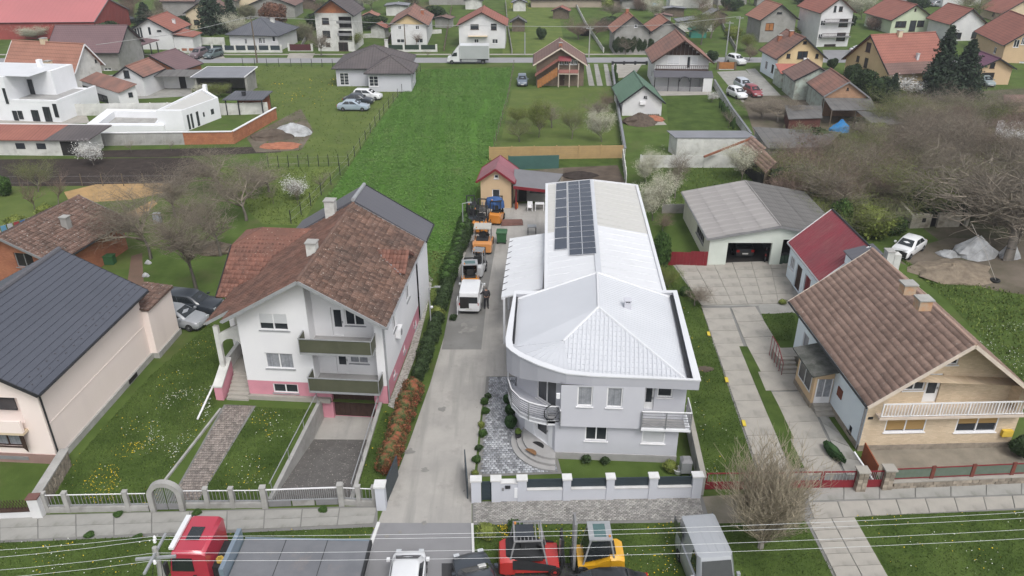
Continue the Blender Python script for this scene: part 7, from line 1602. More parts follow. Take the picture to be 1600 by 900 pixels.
# ---- forklifts
def forklift(label, px, py, rz, p, guard=None, glazed=False, mast=2.1, L=2.3, W=1.15, loc=None, forks=True, roofm=None, seat=True, mastm=None):
    g = loc or G(px, py); t = thing('forklift', label, 'forklift', (g.x,g.y,.05), rz); h = W/2
    rings = []
    for x, z, w_ in ((-L/2,.45,.80),(-L/2+.06,.98,.92),(-L/2+.3,1.12,1),(-L/2+.75,1.1,1)): rings.append([(x,-h*w_,.22),(x,-h*w_,z-.15),(x,-h*w_*.8,z),(x,h*w_*.8,z),(x,h*w_,z-.15),(x,h*w_,.22)])
    obj('counterweight', MB().loft(rings), p, t, smooth='a')
    obj('bonnet', MB().box(-L/2+.45,-.05,-h*.62,h*.62,1.08,1.17), plast, t); 
    obj('chassis', MB().prism([(-L/2+.7,-h,.3),(L/2-.3,-h,.3),(L/2-.3,-h,.62),(.15,-h,.68),(-L/2+.7,-h,1.05)], (0,W,0)), p, t)
    if seat: obj('seat', MB().box(-.45,.0,-.25,.25,1.17,1.3).box(-.5,-.38,-.25,.25,1.3,1.75), plast, t)
    obj('steering_wheel', MB().lathe([(.12,1.35),(.17,1.37),(.12,1.39)], 10, (.42,0)), plast, t); obj('cowl', MB().box(.45,.62,-.3,.3,.62,1.3), plast, t)
    gm = guard or plast; zt2 = 2.1
    for s_ in (-1,1):
        obj('guard_post', MB().beam((-L/2+.55,s_*h*.85,1.05),(-L/2+.75,s_*h*.82,zt2),.07,.07), gm, t); obj('guard_post', MB().beam((.72,s_*h*.85,.6),(.42,s_*h*.82,zt2),.07,.07), gm, t)
    if roofm: obj('guard_roof', MB().box(-L/2+.68,.5,-h*.88,h*.88,zt2,zt2+.08), roofm, t)
    else:
        rf_ = obj('guard_roof', MB().box(-L/2+.7,-L/2+.78,-h*.85,h*.85,zt2,zt2+.06).box(.4,.48,-h*.85,h*.85,zt2,zt2+.06).box(-L/2+.7,.48,-h*.87,-h*.78,zt2+.001,zt2+.061).box(-L/2+.7,.48,h*.78,h*.87,zt2+.001,zt2+.061), gm, t)
        for k in range(7): x = lerp(-L/2+.85,.35,k/6); obj('guard_bar', MB().box(x-.02,x+.02,-h*.78,h*.78,zt2+.01,zt2+.04), gm, rf_)
    if glazed:
        for s_ in (-1,1): obj('cab_window', MB().prism([(-L/2+.8,s_*h*.83,1.12),(.62,s_*h*.84,.8),(.42,s_*h*.81,2.02),(-L/2+.82,s_*h*.80,2.02)], (0,s_*.015,0)), glass_car, t)
        obj('windscreen', MB().prism([(.7,-h*.8,.9),(.7,h*.8,.9),(.45,h*.78,2.02),(.45,-h*.78,2.02)], (.012,0,0)), glass_car, t); obj('roof_window', MB().box(-.3,.25,-h*.6,h*.6,zt2+.082,zt2+.095), mat('teal_glass', (.09,.15,.15), (.07,.12,.12), 2, rough=.1), t)
    ms = MB()
    for s_ in (-1,1): ms.box(L/2-.2,L/2-.08,s_*.36-.05,s_*.36+.05,.1,mast)
    for z in (.5,1.2,mast-.08): ms.box(L/2-.18,L/2-.1,-.31,.31,z,z+.09)
    mo = obj('mast', ms, mastm or plast, t, kind='stuff'); obj('hydraulic_ram', MB().tube([(L/2-.22,0,.2),(L/2-.22,0,mast-.3)], .045, 6), steel, mo)
    obj('carriage', MB().box(L/2-.06,L/2-.0,-.5,.5,.3,.38).box(L/2-.06,L/2-.0,-.5,.5,.65,.73).box(L/2-.06,L/2,-.45,-.4,.38,.65).box(L/2-.06,L/2,.4,.45,.38,.65), plast, t)
    if forks:
        for s_ in (-.28,.28): obj('fork', MB().box(L/2+.0,L/2+.95,s_-.06,s_+.06,.08,.13).box(L/2,L/2+.05,s_-.06,s_+.06,.13,.7), plast, t)
    for s_ in (-1,1): wheel(t, L/2-.5, s_*(h-.06), .31, .22, p if p is pr_ else None); wheel(t, -L/2+.45, s_*(h-.12), .25, .18, p if p is pr_ else None)
    obj('beacon', MB().lathe([(.05,zt2+.06),(.06,zt2+.16),(.03,zt2+.2)], 8, (-L/2+.8,h*.6)), por, t)
    return t
rf = forklift('red forklift with open overhead guard at the bottom', 0,0, R(2), pr_, guard=trim_grey, L=3.1, W=1.5, mast=1.9, loc=Vector((G(830,884).x, G(830,884).y, 0)), forks=False)
obj('engine_cover', MB().loft([[(x,-w_,.9),(x,-w_,z),(x,w_,z),(x,w_,.9)] for x, w_, z in ((-1.2,.5,1.15),(-1.0,.64,1.32),(-.2,.66,1.3),(.5,.62,1.0))]), plast, rf, smooth='a'); obj('roof_pane', MB().box(-.75,.1,-.4,.4,2.17,2.18), MATS['teal_glass'] if 'teal_glass' in MATS else glass, rf)
for s_ in (-1,1): obj('side_cover', MB().prism([(-.9,s_*.765,.55),(1.1,s_*.765,.35),(1.1,s_*.765,.7),(-.4,s_*.765,1.1),(-.9,s_*.765,1.1)], (0,s_*.01,0)), plast, rf)
forklift('yellow forklift with closed grey roofed cab at the bottom', 0,0, R(181), pye, guard=galv, glazed=True, roofm=galv, L=2.5, W=1.35, mast=2.9, mastm=trim_grey, loc=Vector((G(932,884).x, G(932,884).y, 0)), forks=False)
forklift('orange forklift with grey glazed cab behind the white van', 735,449, R(95), por, guard=galv, glazed=True, roofm=galv, L=2.3, W=1.4)
forklift('small white forklift behind the orange one with glazed cab', 748,428, R(80), paint('offwhite', (.45,.46,.47)), guard=galv, L=2.1, W=1.0, mast=2.0)
forklift('orange forklift with flat beige roof and wide counterweight', 755,388, R(88), paint('apricot', (.50,.22,.07)), guard=trim_grey, roofm=mat('beige_roof_plate', (.40,.39,.35), (.35,.34,.31), 2), L=3.0, W=1.7, mast=2.4)
forklift('orange and black forklift with barred guard behind the beige roofed one', 752,358, R(86), por, L=2.8, W=1.5, mast=2.5)
forklift('dark forklift mast and frame beside the hedge', 738,352, R(100), pd_, L=2.2, W=1.0, mast=2.6)
f_ = forklift('orange forklift under a blue cover before the apricot house', 776,346, R(80), por, L=2.3, W=1.2, mast=2.2)
g = G(773,344); mb = MB(); n = 8
for k in range(2): pass
rings = [[(r_*math.cos(6.283*i/12)*(1+.15*math.sin(3*i)), r_*.8*math.sin(6.283*i/12)*(1+.12*math.cos(2*i+j)), z) for i in range(12)] for j, (r_, z) in enumerate(((.95,1.35),(.9,1.9),(.75,2.15),(.3,2.3)))]
tag(obj('blue_cover', MB().loft(rings), mat('blue_tarp', (.045,.10,.24), (.03,.07,.18), 2, bump=.5, bsc=6), loc=(g.x,g.y,.05)), 'dark blue tarpaulin draped over the forklift before the apricot house', 'cover')
# bin, pallet, trestle, garden chairs
g = G(784,380); t = thing('waste_container', 'green wheeled waste container beside the orange forklifts', 'bin', (g.x,g.y,.05), R(-4)); gm = mat('bin_green', (.04,.115,.05), (.035,.10,.045), 2, rough=.5)
obj('body', MB().loft([[(-.45*k,-.35*k,z),(.45*k,-.35*k,z),(.45*k,.35*k,z),(-.45*k,.35*k,z)] for k, z in ((.85,.15),(1,1.0),(1.08,1.02),(1.08,1.08))]), gm, t); obj('lid', MB().loft([[(-.5,-.4,1.08),(.5,-.4,1.08),(.5,.4,1.08),(-.5,.4,1.08)],[(-.45,-.25,1.22),(.45,-.25,1.22),(.45,.35,1.22),(-.45,.35,1.22)]]), gm, t)
for x in (-.35,.35):
    for y in (-.25,.25): obj('caster', MB().lathe([(.08,-.03),(.08,.03)], 8, (0,0), 'y'), rubber, t, loc=(x,y,.08))
g = G(800,350); t = thing('brown_tarp_pile', 'flat pile under a brown sheet on the yard', 'pile', (g.x,g.y,.05), R(6)); obj('sheet', MB().loft([[(-1.1,-.5,0),(1.0,-.55,0),(1.1,.5,0),(-1.0,.5,0)],[(-1.0,-.4,.28),(.9,-.45,.22),(1.0,.4,.25),(-.9,.4,.3)]]), mat('brown_sheet', (.17,.09,.075), (.13,.07,.06), 2, bump=.4), t)
g = G(831,366); t = thing('metal_table', 'small grey metal table beside the white lean-to roof', 'table', (g.x,g.y,.05)); obj('table_top', MB().box(-.4,.4,-.3,.3,.72,.8), galv, t)
for x in (-.36,.36):
    for y in (-.26,.26): obj('leg', MB().box(x-.03,x+.03,y-.03,y+.03,0,.72), trim_dark, t)
for i, x in enumerate((828,858)):
    g = G(x,330); t = thing('garden_chair', 'white plastic garden chair %s of the garden table' % ('left','right')[i], 'chair', (g.x,g.y,.05), R(0), 'white garden chairs'); obj('seat', MB().box(-.25,.25,-.22,.22,.4,.44), trim_white, t); obj('backrest', MB().box(-.25,.25,.2,.25,.44,.9), trim_white, t)
    for a_ in (-.22,.22):
        for b_ in (-.18,.18): obj('leg', MB().box(a_-.025,a_+.025,b_-.025,b_+.025,0,.4), trim_white, t)
        obj('armrest', MB().box(a_-.03,a_+.03,-.2,.2,.62,.66), trim_white, t)
g = G(843,329); t = thing('garden_table', 'white garden table between the two white chairs', 'table', (g.x,g.y,.05)); obj('table_top', MB().box(-.45,.45,-.3,.3,.7,.74), trim_white, t)
for x in (-.4,.4):
    for y in (-.25,.25): obj('leg', MB().box(x-.03,x+.03,y-.03,y+.03,0,.7), trim_white, t)
g = G(807,326); tag(obj('orange_gas_bottle', MB().lathe([(.15,0),(.17,.1),(.17,.5),(.08,.62)], 12), mat('orange_bottle', (.5,.16,.05), (.42,.13,.04), 3), loc=(g.x,g.y,.05)), 'orange gas bottle at the terrace post', 'gas bottle')
# scooter in the shed bay and things along the right garden
g = G(1197,408); t = thing('motorcycle', 'small red motorcycle in the dark bay right of the black car', 'motorcycle', (g.x,g.y+.3,.05), R(70)); obj('frame', MB().beam((-.5,0,.45),(.5,0,.6),.12,.2), pr_, t); obj('seat', MB().box(-.5,.05,-.12,.12,.72,.82), plast, t); obj('fork', MB().beam((.6,0,.3),(.42,0,.95),.06,.06), steel, t); obj('handlebar', MB().box(.38,.44,-.32,.32,.93,.98), plast, t)
wheel(t,-.6,0,.28,.1); wheel(t,.62,0,.28,.1)
# ================================================================ PERSON
def skin_body(name, joints, edges, m, parent=None, loc=(0,0,0), rz=0, sub=1):
    me = bpy.data.meshes.new(name); names = list(joints); me.from_pydata([joints[k][0] for k in names], [(names.index(a), names.index(b)) for a, b in edges], [])
    o = bpy.data.objects.new(name, me); C.objects.link(o); o.location = loc; o.rotation_euler = (0,0,rz)
    if parent is not None: o.parent = parent
    sm_ = o.modifiers.new('skin', 'SKIN'); sm_.use_smooth_shade = True
    for i, k in enumerate(names): r_ = joints[k][1]; me.skin_vertices[0].data[i].radius = (r_, r_ if not isinstance(r_, tuple) else r_[1])
    me.skin_vertices[0].data[0].use_root = True
    s2 = o.modifiers.new('subdivision', 'SUBSURF'); s2.levels = s2.render_levels = sub
    dg = bpy.context.evaluated_depsgraph_get(); me2 = bpy.data.meshes.new_from_object(o.evaluated_get(dg)); o.modifiers.clear(); o.data = me2; me2.materials.clear(); me2.materials.append(m); return o
skinm = mat('skin', (.42,.25,.18), (.38,.22,.16), 8, rough=.6); cloth_d = mat('dark_work_jacket', (.028,.026,.030), (.045,.042,.046), 5, bump=.4); cloth_t = mat('dark_trousers', (.020,.020,.024), (.03,.03,.034), 5, bump=.3)
g = G(760,482); pe = thing('person', 'person in dark jacket and trousers standing beside the white van, one hand on its side', 'person', (g.x,g.y,.05), R(8))
J = dict(pelvis=((0,0,.95),.14), belly=((0,0,1.12),.14), chest=((0,.02,1.34),.165), neck=((0,.03,1.50),.06), headb=((0,.045,1.58),.075), head=((0,.05,1.67),.095), headt=((0,.04,1.75),.07),
  ls=((-.19,.02,1.42),.07), le=((-.34,.12,1.20),.05), lw=((-.52,.20,1.12),.036), rs=((.19,.02,1.42),.07), re=((.25,-.02,1.15),.05), rw=((.24,.08,.92),.036),
  lh=((-.10,0,.88),.10), lk=((-.12,.04,.50),.068), la=((-.13,-.02,.10),.045), rh=((.10,0,.88),.10), rk=((.11,.02,.50),.068), ra=((.13,-.04,.10),.045))
E_ = [('pelvis','belly'),('belly','chest'),('chest','neck'),('neck','headb'),('headb','head'),('head','headt'),('chest','ls'),('ls','le'),('le','lw'),('chest','rs'),('rs','re'),('re','rw'),('pelvis','lh'),('lh','lk'),('lk','la'),('pelvis','rh'),('rh','rk'),('rk','ra')]
skin_body('body', J, E_, skinm, pe, sub=2)
def shell(keys, es, gro, m, nm, tweak=None):
    JJ = {k: (J[k][0], J[k][1]+gro) for k in keys}
    if tweak: JJ.update(tweak)
    return skin_body(nm, JJ, es, m, pe, sub=2)
shell(['chest','belly','pelvis','ls','le','rs','re'], [('pelvis','belly'),('belly','chest'),('chest','ls'),('ls','le'),('le','lw'),('chest','rs'),('rs','re'),('re','rw')], .03, cloth_d, 'jacket', dict(lw=((-.48,.185,1.135),.05), rw=((.24,.06,.97),.05)))
shell(['pelvis','lh','lk','la','rh','rk','ra'], [('pelvis','lh'),('lh','lk'),('lk','la'),('pelvis','rh'),('rh','rk'),('rk','ra')], .022, cloth_t, 'trousers')
for s_, (x, y) in ((-1,(-.13,-.02)),(1,(.13,-.04))): obj('shoe', MB().loft([[(x-.045,y+d,0),(x+.045,y+d,0),(x+.04,y+d,h_),(x-.04,y+d,h_)] for d, h_ in ((-.1,.09),(0,.12),(.1,.08),(.19,.05))]), plast, pe, smooth='a')
hair_m = mat('grey_hair', (.10,.09,.085), (.14,.13,.12), 9); rings = []
for z, r_ in ((1.63,.085),(1.69,.104),(1.75,.092),(1.79,.05)): rings.append([(r_*math.cos(6.283*k/10)*.92, .035+r_*math.sin(6.283*k/10), z) for k in range(10)])
obj('hair', MB().loft(rings), hair_m, pe, smooth=True)
for (hx, hy, hz), d in (((-.52,.20,1.12), Vector((-.8,.4,-.15))), ((.24,.08,.92), Vector((.0,.25,-.95)))):
    d.normalize(); b_ = Vector((hx,hy,hz)); side = d.cross(Vector((0,0,1))).normalized(); up = side.cross(d)
    JH = dict(w=(tuple(b_),.030), p=(tuple(b_+d*.07),.034)); EH = [('w','p')]
    for i in range(4):
        o_ = side*(-.03+.02*i); l = (.055,.07,.075,.06)[i]; JH['k%d'%i] = (tuple(b_+d*.095+o_),.011); JH['t%d'%i] = (tuple(b_+d*(.095+l)+o_*1.1-up*.02),.008); EH += [('p','k%d'%i),('k%d'%i,'t%d'%i)]
    JH['h1'] = (tuple(b_+d*.05+side*.045),.012); JH['h2'] = (tuple(b_+d*.085+side*.065-up*.01),.009); EH += [('p','h1'),('h1','h2')]
    skin_body('hand', JH, EH, skinm, pe, sub=1)
# ================================================================ POLES, WIRES, LAMPS
pt_ = G(243,862,8.0); base = Vector((pt_.x, pt_.y, 0))
t = thing('utility_pole', 'concrete utility pole with angled struts and crossarm beside the red truck', 'pole', tuple(base))
obj('pole', MB().tube([(0,0,0),(0,0,8.2)], .15, 8, r2=.09), concrete_wall, t)
for a, b in (((-.9,-.3,0),(0,0,7.5)),((.75,-.25,0),(0,0,7.4))): obj('strut', MB().tube([a,b], .1, 6, r2=.06), concrete_wall, t)
p, q = G(212,874,7.8)-base, G(275,869,7.8)-base; obj('crossarm', MB().beam(p,q,.09,.09), galv, t)
obj('crossarm', MB().beam((.02,-1.0,8.0),(.02,.85,8.0),.08,.08), galv, t)
W_ = [((0,850),(241,838),(1600,796)),((0,861),(241,843),(1600,805)),((0,881),(241,864),(1600,823)),((0,893),(241,876),(1600,837))]
ins_ = MB().lathe([(.03,0),(.06,.04),(.04,.08),(.06,.12),(.03,.18)], 8).mesh('insulator'); ins_.materials.append(trim_white)
for i, (l, m_, r_) in enumerate(W_):
    A, M0, B = G(*l,8.0), G(*m_,8.0), G(*r_,8.0); c = bpy.data.objects.new('insulator', ins_); C.objects.link(c); c.parent = t; c.location = M0-base-Vector((0,0,.16))
    pts = []
    A2 = M0+(A-M0)*2.5; B_2 = M0+(B-M0)*1.12
    for k in range(7): s_ = 1-k/6; p = M0+(A2-M0)*s_; pts.append((p.x,p.y,8.0-1.2*s_*(1-s_)))
    for k in range(1,17): s_ = k/16; p = M0+(B_2-M0)*s_; pts.append((p.x,p.y,8.0-1.5*s_*(1-s_)*1.0))
    tag(obj('power_line', MB().tube(pts, .006, 5), mat('aluminium_wire', (.62,.63,.64), (.55,.56,.57), 3, rough=.5)), 'pale overhead power line, %s of four crossing the foreground' % ('topmost','second from top','third from top','lowest')[i], 'cable', 'overhead lines along the near street')
for x0, y0, x1, y1 in ((1,.1,.7,-1.2),(-.2,-.1,-.6,-1.1)): obj('drop_wire', MB().tube([(x0*.1,y0,8.0),(x1*.3,y1*.3,7.0),(x1*.6,y1*.6,7.6)], .012, 4), trim_dark, t)
def lamp(px, py, h, arm, label, m=galv, rz=0, r=.045):
    g = G(px, py); t = thing('street_lamp', label, 'lamp', tuple(g), rz); obj('pole', MB().tube([(0,0,0),(0,0,h)], r, 8), m, t)
    obj('arm', MB().tube([(0,0,h),(arm,0,h+.12)], r*.7, 6), m, t); obj('lamp_head', MB().box(min(arm,0)-.05 if arm < 0 else arm-.1, (arm+.1) if arm < 0 else arm+.3, -.08, .08, h+.07, h+.15), m, t); return t
lamp(674,520,3.6,.5,'slim grey lamp post at the hedge beside the pink house'); lamp(724,366,3.0,.55,'slim grey lamp post behind the forklifts at the hedge')
g = G(674,520); tag(obj('spotlight', MB().lathe([(.05,0),(.1,.08),(.1,.16)], 8), trim_white, loc=(g.x+.12,g.y,2.0)), 'white spotlight fixed on the lamp post near the pink house', 'spotlight')
def upole(px, py, h, label, m=None, arm=True):
    g = G(px, py); t = thing('utility_pole', label, 'pole', tuple(g)); obj('pole', MB().tube([(0,0,0),(0,0,h)], .14, 6, r2=.09), m or concrete_wall, t)
    if arm: obj('crossarm', MB().box(-.7,.7,-.05,.05,h-.35,h-.25), galv, t)
    return g + Vector((0,0,h))
tops = [upole(402,98,8.0,'wooden utility pole beside the grey bungalow fence', wood), upole(634,80,5.0,'thin pole before the yellow gabled house', wood), upole(920,90,5.5,'pale utility pole with mushroom lamp at the far road'), upole(1133,96,7.0,'metal utility pole at the orange gate', galv), upole(1149,86,7.0,'white concrete utility pole right of the orange gate'), upole(820,105-20,4,'slim pole on the far verge', galv, False)]
for a, b, lb in ((tops[0],G(150,70,8),'left'),(tops[0],tops[2],'middle'),(tops[2],tops[4],'right')):
    mm_ = (a+b)/2-Vector((0,0,.6)); tag(obj('power_line', MB().tube([a,mm_,b], .035, 4), mat('far_wire', (.35,.36,.35), (.3,.3,.3), 2)), 'thin cable along the far road, %s span' % lb, 'cable', 'cables along the far road')
g = G(914,57); t = thing('shed', 'small open shelter with curved white roof at the far road', 'shelter', tuple(g)); obj('roof', MB().loft([[(1.0*math.cos(a_),y,1.0+.9*math.sin(a_)) for a_ in [math.pi*k/6 for k in range(7)]] for y in (-1,1)], cap=False, close=False), white_old, t); obj('back', MB().box(-.95,.95,.9,1,0,1.5), dark_in, t)
# ================================================================ HEAPS AND LOOSE THINGS
def heap(name, label, cat, px, py, r, h, m, n=7, sq=.7, rz=0, seed=1):
    random.seed(seed); g = G(px, py); rings = []
    for j in range(5):
        f = j/4; rings.append([(r*(1-f**1.6*.92)*math.cos(6.283*k/14)*random.uniform(.78,1.18), r*sq*(1-f**1.6*.92)*math.sin(6.283*k/14)*random.uniform(.78,1.18), h*f*random.uniform(.85,1.1)) for k in range(14)])
    return tag(obj(name, MB().loft(rings), m, loc=(g.x,g.y,.02), rz=rz), label, cat)
tarpw = mat('white_plastic_sheet', (.42,.43,.44), (.24,.245,.245), 1.1, bump=.7, bsc=3, dirt=((.22,.22,.21), 1.3, .55), rough=.5)
heap('sheeted_heap', 'heap covered in crumpled white plastic sheeting under the walnut tree', 'heap', 1522,398,1.9,1.7,tarpw,seed=3); heap('sheeted_heap', 'small triangular white plastic heap right of the walnut trunk', 'heap', 1575,402,.9,1.4,tarpw,seed=5); heap('sheeted_heap', 'flat white sheeting left of the big sheeted heap', 'heap', 1482,398,1.2,.4,tarpw,seed=8)
heap('rubbish_heap', 'heap with grey white plastic bags at the end of the brick wall', 'heap', 458,208,2.6,1.3,tarpw,seed=11); heap('rubble_heap', 'brown rubble heap beside the plastic bags', 'heap', 425,214,3.0,1.0,soil_b,seed=12); heap('rubble_heap', 'low heap of broken red bricks at the garden wall', 'heap', 440,228,2.4,.4,redbrick,seed=13)
heap('compost_heap', 'wide low heap of pale twigs on the dirt yard', 'heap', 1488,425,3.6,.7,mat('twig_litter', (.23,.19,.14), (.15,.12,.09), 2, bump=.9, bsc=9),seed=14); heap('wood_heap', 'brown log heap beside the pink house tree', 'heap', 338,392,1.8,.9,wood,seed=15); heap('brush_heap', 'heap of dark branches before the green roofed house', 'heap', 1000,192,2.6,1.3,mat('branch_litter', (.11,.085,.065), (.06,.045,.035), 3, bump=.9, bsc=6),seed=16); heap('brick_heap', 'small heap of red bricks beside the dark branches', 'heap', 1019,187,1.8,.6,redbrick,seed=17)
heap('blue_tarpaulin', 'bright blue tarpaulin covering a pile before the open shed', 'tarpaulin', 1312,205,1.4,1.5,mat('bright_blue_tarp', (.04,.22,.48), (.03,.17,.40), 1.5, bump=.5, bsc=3),seed=18); heap('blue_pool_cover', 'light blue pool cover at the top right of the meadow', 'pool', 1014,8,3.2,.6,mat('sky_blue_cover', (.09,.34,.60), (.07,.28,.5), 1.2),seed=19, sq=.9); heap('earth_heap', 'dark earth mound in the soil plot behind the warehouse', 'mound', 905,275,2.0,.4,soil_m,seed=20)
heap('leaf_patch', 'dark circular planting hole in the side lawn', 'planting', 1102,577,.55,.08,soil_b,seed=21)
random.seed(33)
g = G(1019,186)
lg_ = thing('log_pile', 'stacked firewood along the green roofed house wall', 'firewood', tuple(G(1017,184)))
for k in range(18): obj('log', MB().tube([(-1.2+.28*(k%9),-.2,.12+.24*(k//9)),(-1.2+.28*(k%9),.35,.12+.24*(k//9))], .12, 6), wood, lg_)
g = G(1554,440); mb = MB(); R0, r0 = .3, .11; rings = [[((R0+r0*math.cos(6.283*j/7))*math.cos(a_), (R0+r0*math.cos(6.283*j/7))*math.sin(a_), .12+r0*math.sin(6.283*j/7)) for j in range(7)] for a_ in [6.283*k/14 for k in range(15)]]
mb.loft(rings, cap=False); tag(obj('old_tyre', mb, rubber, loc=(g.x,g.y,0)), 'old black tyre lying under the walnut tree', 'tyre')
g = G(1555,440); tag(obj('swing_rope', MB().tube([(0,0,.15),(-1.0,1.0,2.4),(-1.7,2.4,4.0)], .015, 5), mat('pale_rope', (.4,.38,.34), (.35,.33,.3), 3), loc=(g.x,g.y,0)), 'pale rope hanging from the walnut branch to the tyre', 'rope')
cols = [(.30,.05,.06),(.06,.14,.33),(.5,.22,.06),(.45,.28,.42),(.12,.28,.42),(.38,.4,.42)]
ln_ = thing('washing_line', 'washing line with colourful clothes behind the brick outbuilding', 'washing', tuple(G(20,378)), .9)
obj('line', MB().tube([(-3,0,1.7),(4,0,1.8)], .012, 4), trim_grey, ln_)
for i, c_ in enumerate(cols*2): obj('garment', MB().box(-2.8+i*.55,-2.35+i*.55,-.02,.02,1.0,1.7), mat('laundry_%s' % 'abcdef'[i%6], c_), ln_)
for x in (-3,4): obj('post', MB().box(x-.04,x+.04,-.04,.04,0,1.85), wood, ln_)
g = G(173,412); tag(obj('green_crate', MB().box(-.4,.4,-.3,.3,0,.7).box(-.45,.45,-.35,.35,.7,.78), gm, loc=(g.x,g.y,.03)), 'green plastic bin near the bare dirt strip', 'bin')
for i, (x, y, lb) in enumerate(((232,412,'upper'),(228,432,'lower'))): 
    g = G(x, y); heap('white_sack', '%s white sack on the grass under the bare tree' % lb, 'sack', x, y, .3, .35, tarpw, seed=40+i)
g = G(247,348); t = thing('garden_box', 'pale blue box standing in the orchard grass', 'box', tuple(g)); obj('box', MB().box(-.3,.3,-.25,.25,0,.9), mat('pale_blue_box', (.30,.35,.42), (.25,.3,.37), 3), t); obj('lid', MB().box(-.34,.34,-.29,.29,.9,.96), galv, t)
g = G(1066,734); t = thing('grill_corner', 'covered grill and round white tub in the corner behind the panel fence', 'grill', tuple(G(1069,742)), 0); obj('grill', MB().box(-.25,.3,-.25,.3,.3,1.0), galv, t); obj('lid', MB().loft([[(-.28,-.28,1.0),(.33,-.28,1.0),(.33,.33,1.0),(-.28,.33,1.0)],[(-.15,-.15,1.15),(.2,-.15,1.15),(.2,.2,1.15),(-.15,.2,1.15)]]), trim_grey, t)
for x in (-.2,.24):
    for y in (-.2,.24): obj('leg', MB().box(x-.02,x+.02,y-.02,y+.02,0,.3), trim_dark, t)
g = G(1059,740); tag(obj('round_tub', MB().lathe([(.16,0),(.27,.3),(.29,.32),(.2,.3),(.12,.08)], 14), trim_white, loc=(g.x,g.y,.02)), 'round white tub beside the covered grill', 'tub')
g = G(1182,414); 
for i, (x, y) in enumerate(((1218,412),(1226,411))): g = G(x,y); t = thing('green_barrel', 'dark green barrel in the open shed, %s one' % ('left','right')[i], 'barrel', tuple(g)); obj('barrel', MB().lathe([(.25,0),(.28,.25),(.28,.6),(.25,.85)], 12), mat('dark_green_plastic', (.05,.08,.06), (.04,.065,.05), 2), t); obj('lid', MB().lathe([(.27,.85),(.27,.9)], 12), trim_dark, t)
g = G(1096,412); tag(obj('white_box', MB().box(-.25,.25,-.2,.2,0,.35), trim_white, loc=(g.x,g.y,.05)), 'small white box at the foot of the red fence', 'box')
# ================================================================ TREES AND SHRUBS
bark = mat('grey_bark', (.17,.15,.13), (.11,.10,.085), 3, bump=.4); bark_p = mat('pale_bark', (.30,.28,.25), (.20,.18,.16), 2.5, bump=.3)
twig_g = mat('grey_twigs', (.25,.215,.17), (.165,.14,.11), .5, island=.35); twig_b = mat('brown_twigs', (.235,.17,.135), (.14,.105,.085), .5, island=.35)
twig_t = mat('tan_twigs', (.37,.32,.24), (.27,.235,.175), .8, island=.35); twig_o = mat('olive_twigs', (.21,.205,.13), (.15,.15,.09), .5, island=.35)
petal = mat('cream_blossom', (.50,.49,.40), (.38,.38,.28), 1, island=.3); petal_w = mat('white_blossom', (.62,.62,.60), (.5,.5,.48), 1, island=.2)
leaf_y = mat('young_leaves', (.16,.19,.045), (.10,.13,.03), .8, island=.4); leaf_d = mat('dark_evergreen', (.042,.068,.026), (.026,.044,.018), .8, island=.5)
leaf_c = mat('conifer_needles', (.042,.064,.038), (.026,.042,.026), .6, island=.5); leaf_m = mat('mid_green_leaves', (.05,.095,.022), (.032,.066,.016), 1, island=.5)
leaf_r = mat('red_orange_leaves', (.21,.07,.038), (.06,.08,.028), 1.8, island=.5, ramp=(.42,.58)); leaf_x = mat('russet_leaves', (.15,.075,.05), (.11,.06,.04), .6, island=.4); leaf_h = mat('thuja_green', (.035,.068,.016), (.024,.048,.012), .8, island=.5)
def prisms(segs, k_=1.):
    S_ = np.array(segs, dtype=float); S_[:,6:8] *= k_; n = len(S_); A, B, ra, rb = S_[:,0:3], S_[:,3:6], S_[:,6], S_[:,7]
    d = B-A; d /= np.linalg.norm(d, axis=1)[:,None]+1e-9; h = np.where(np.abs(d[:,2:3]) > .9, [[1.,0,0]], [[0,0,1.]]); u = np.cross(d, h); u /= np.linalg.norm(u, axis=1)[:,None]+1e-9; v = np.cross(d, u)
    V = np.zeros((n,6,3))
    for k in range(3):
        c, s_ = math.cos(2.094*k), math.sin(2.094*k); o = u*c+v*s_; V[:,k] = A+o*ra[:,None]; V[:,3+k] = B+o*rb[:,None]
    b = (np.arange(n)*6)[:,None]; F = np.concatenate([b+np.array([[k,(k+1)%3,3+(k+1)%3,3+k]]) for k in range(3)]); return V.reshape(-1,3), F
def grow(seed, H, spread=.8, trunk=.2, split=3, levels=5, r0=.16, up=.25, wig=.25, lean=(0,0), nchild=(3,5), first=.35):
    r = random.Random(seed); tr = []; cr = []; tips = []
    def br(p, d, L, rad, lv):
        n = 4 if lv < 2 else 3; q = p
        for i in range(n):
            d = (d + Vector((r.uniform(-wig,wig), r.uniform(-wig,wig), r.uniform(-wig,wig)*.6+up*(.12 if lv else 0)))).normalized(); q2 = q+d*L/n; ra, rb = rad*(1-.55*i/n), rad*(1-.55*(i+1)/n)
            (tr if lv == 0 else cr).append((*q,*q2,ra,rb)); q = q2
            if lv < levels and (i >= 1 or lv > 0):
                for c in range(r.randint(*nchild) if lv < levels-1 else r.randint(nchild[0], nchild[1]) ) if (lv > 0 or i >= n-2) else ():
                    if lv > 0 and r.random() < .45: continue
                    a = r.uniform(0, 6.283); s_ = Vector((math.cos(a), math.sin(a), r.uniform(-.2,.5)))
                    nd = (d*(1-spread*.55)+s_*spread).normalized(); br(q, nd, L*r.uniform(.5,.78) if lv else H*r.uniform(.32,.5), rb*.62, lv+1)
        tips.append(q)
    br(Vector((0,0,-.1)), Vector((lean[0],lean[1],1)).normalized(), H*first, r0, 0); return tr, cr, tips
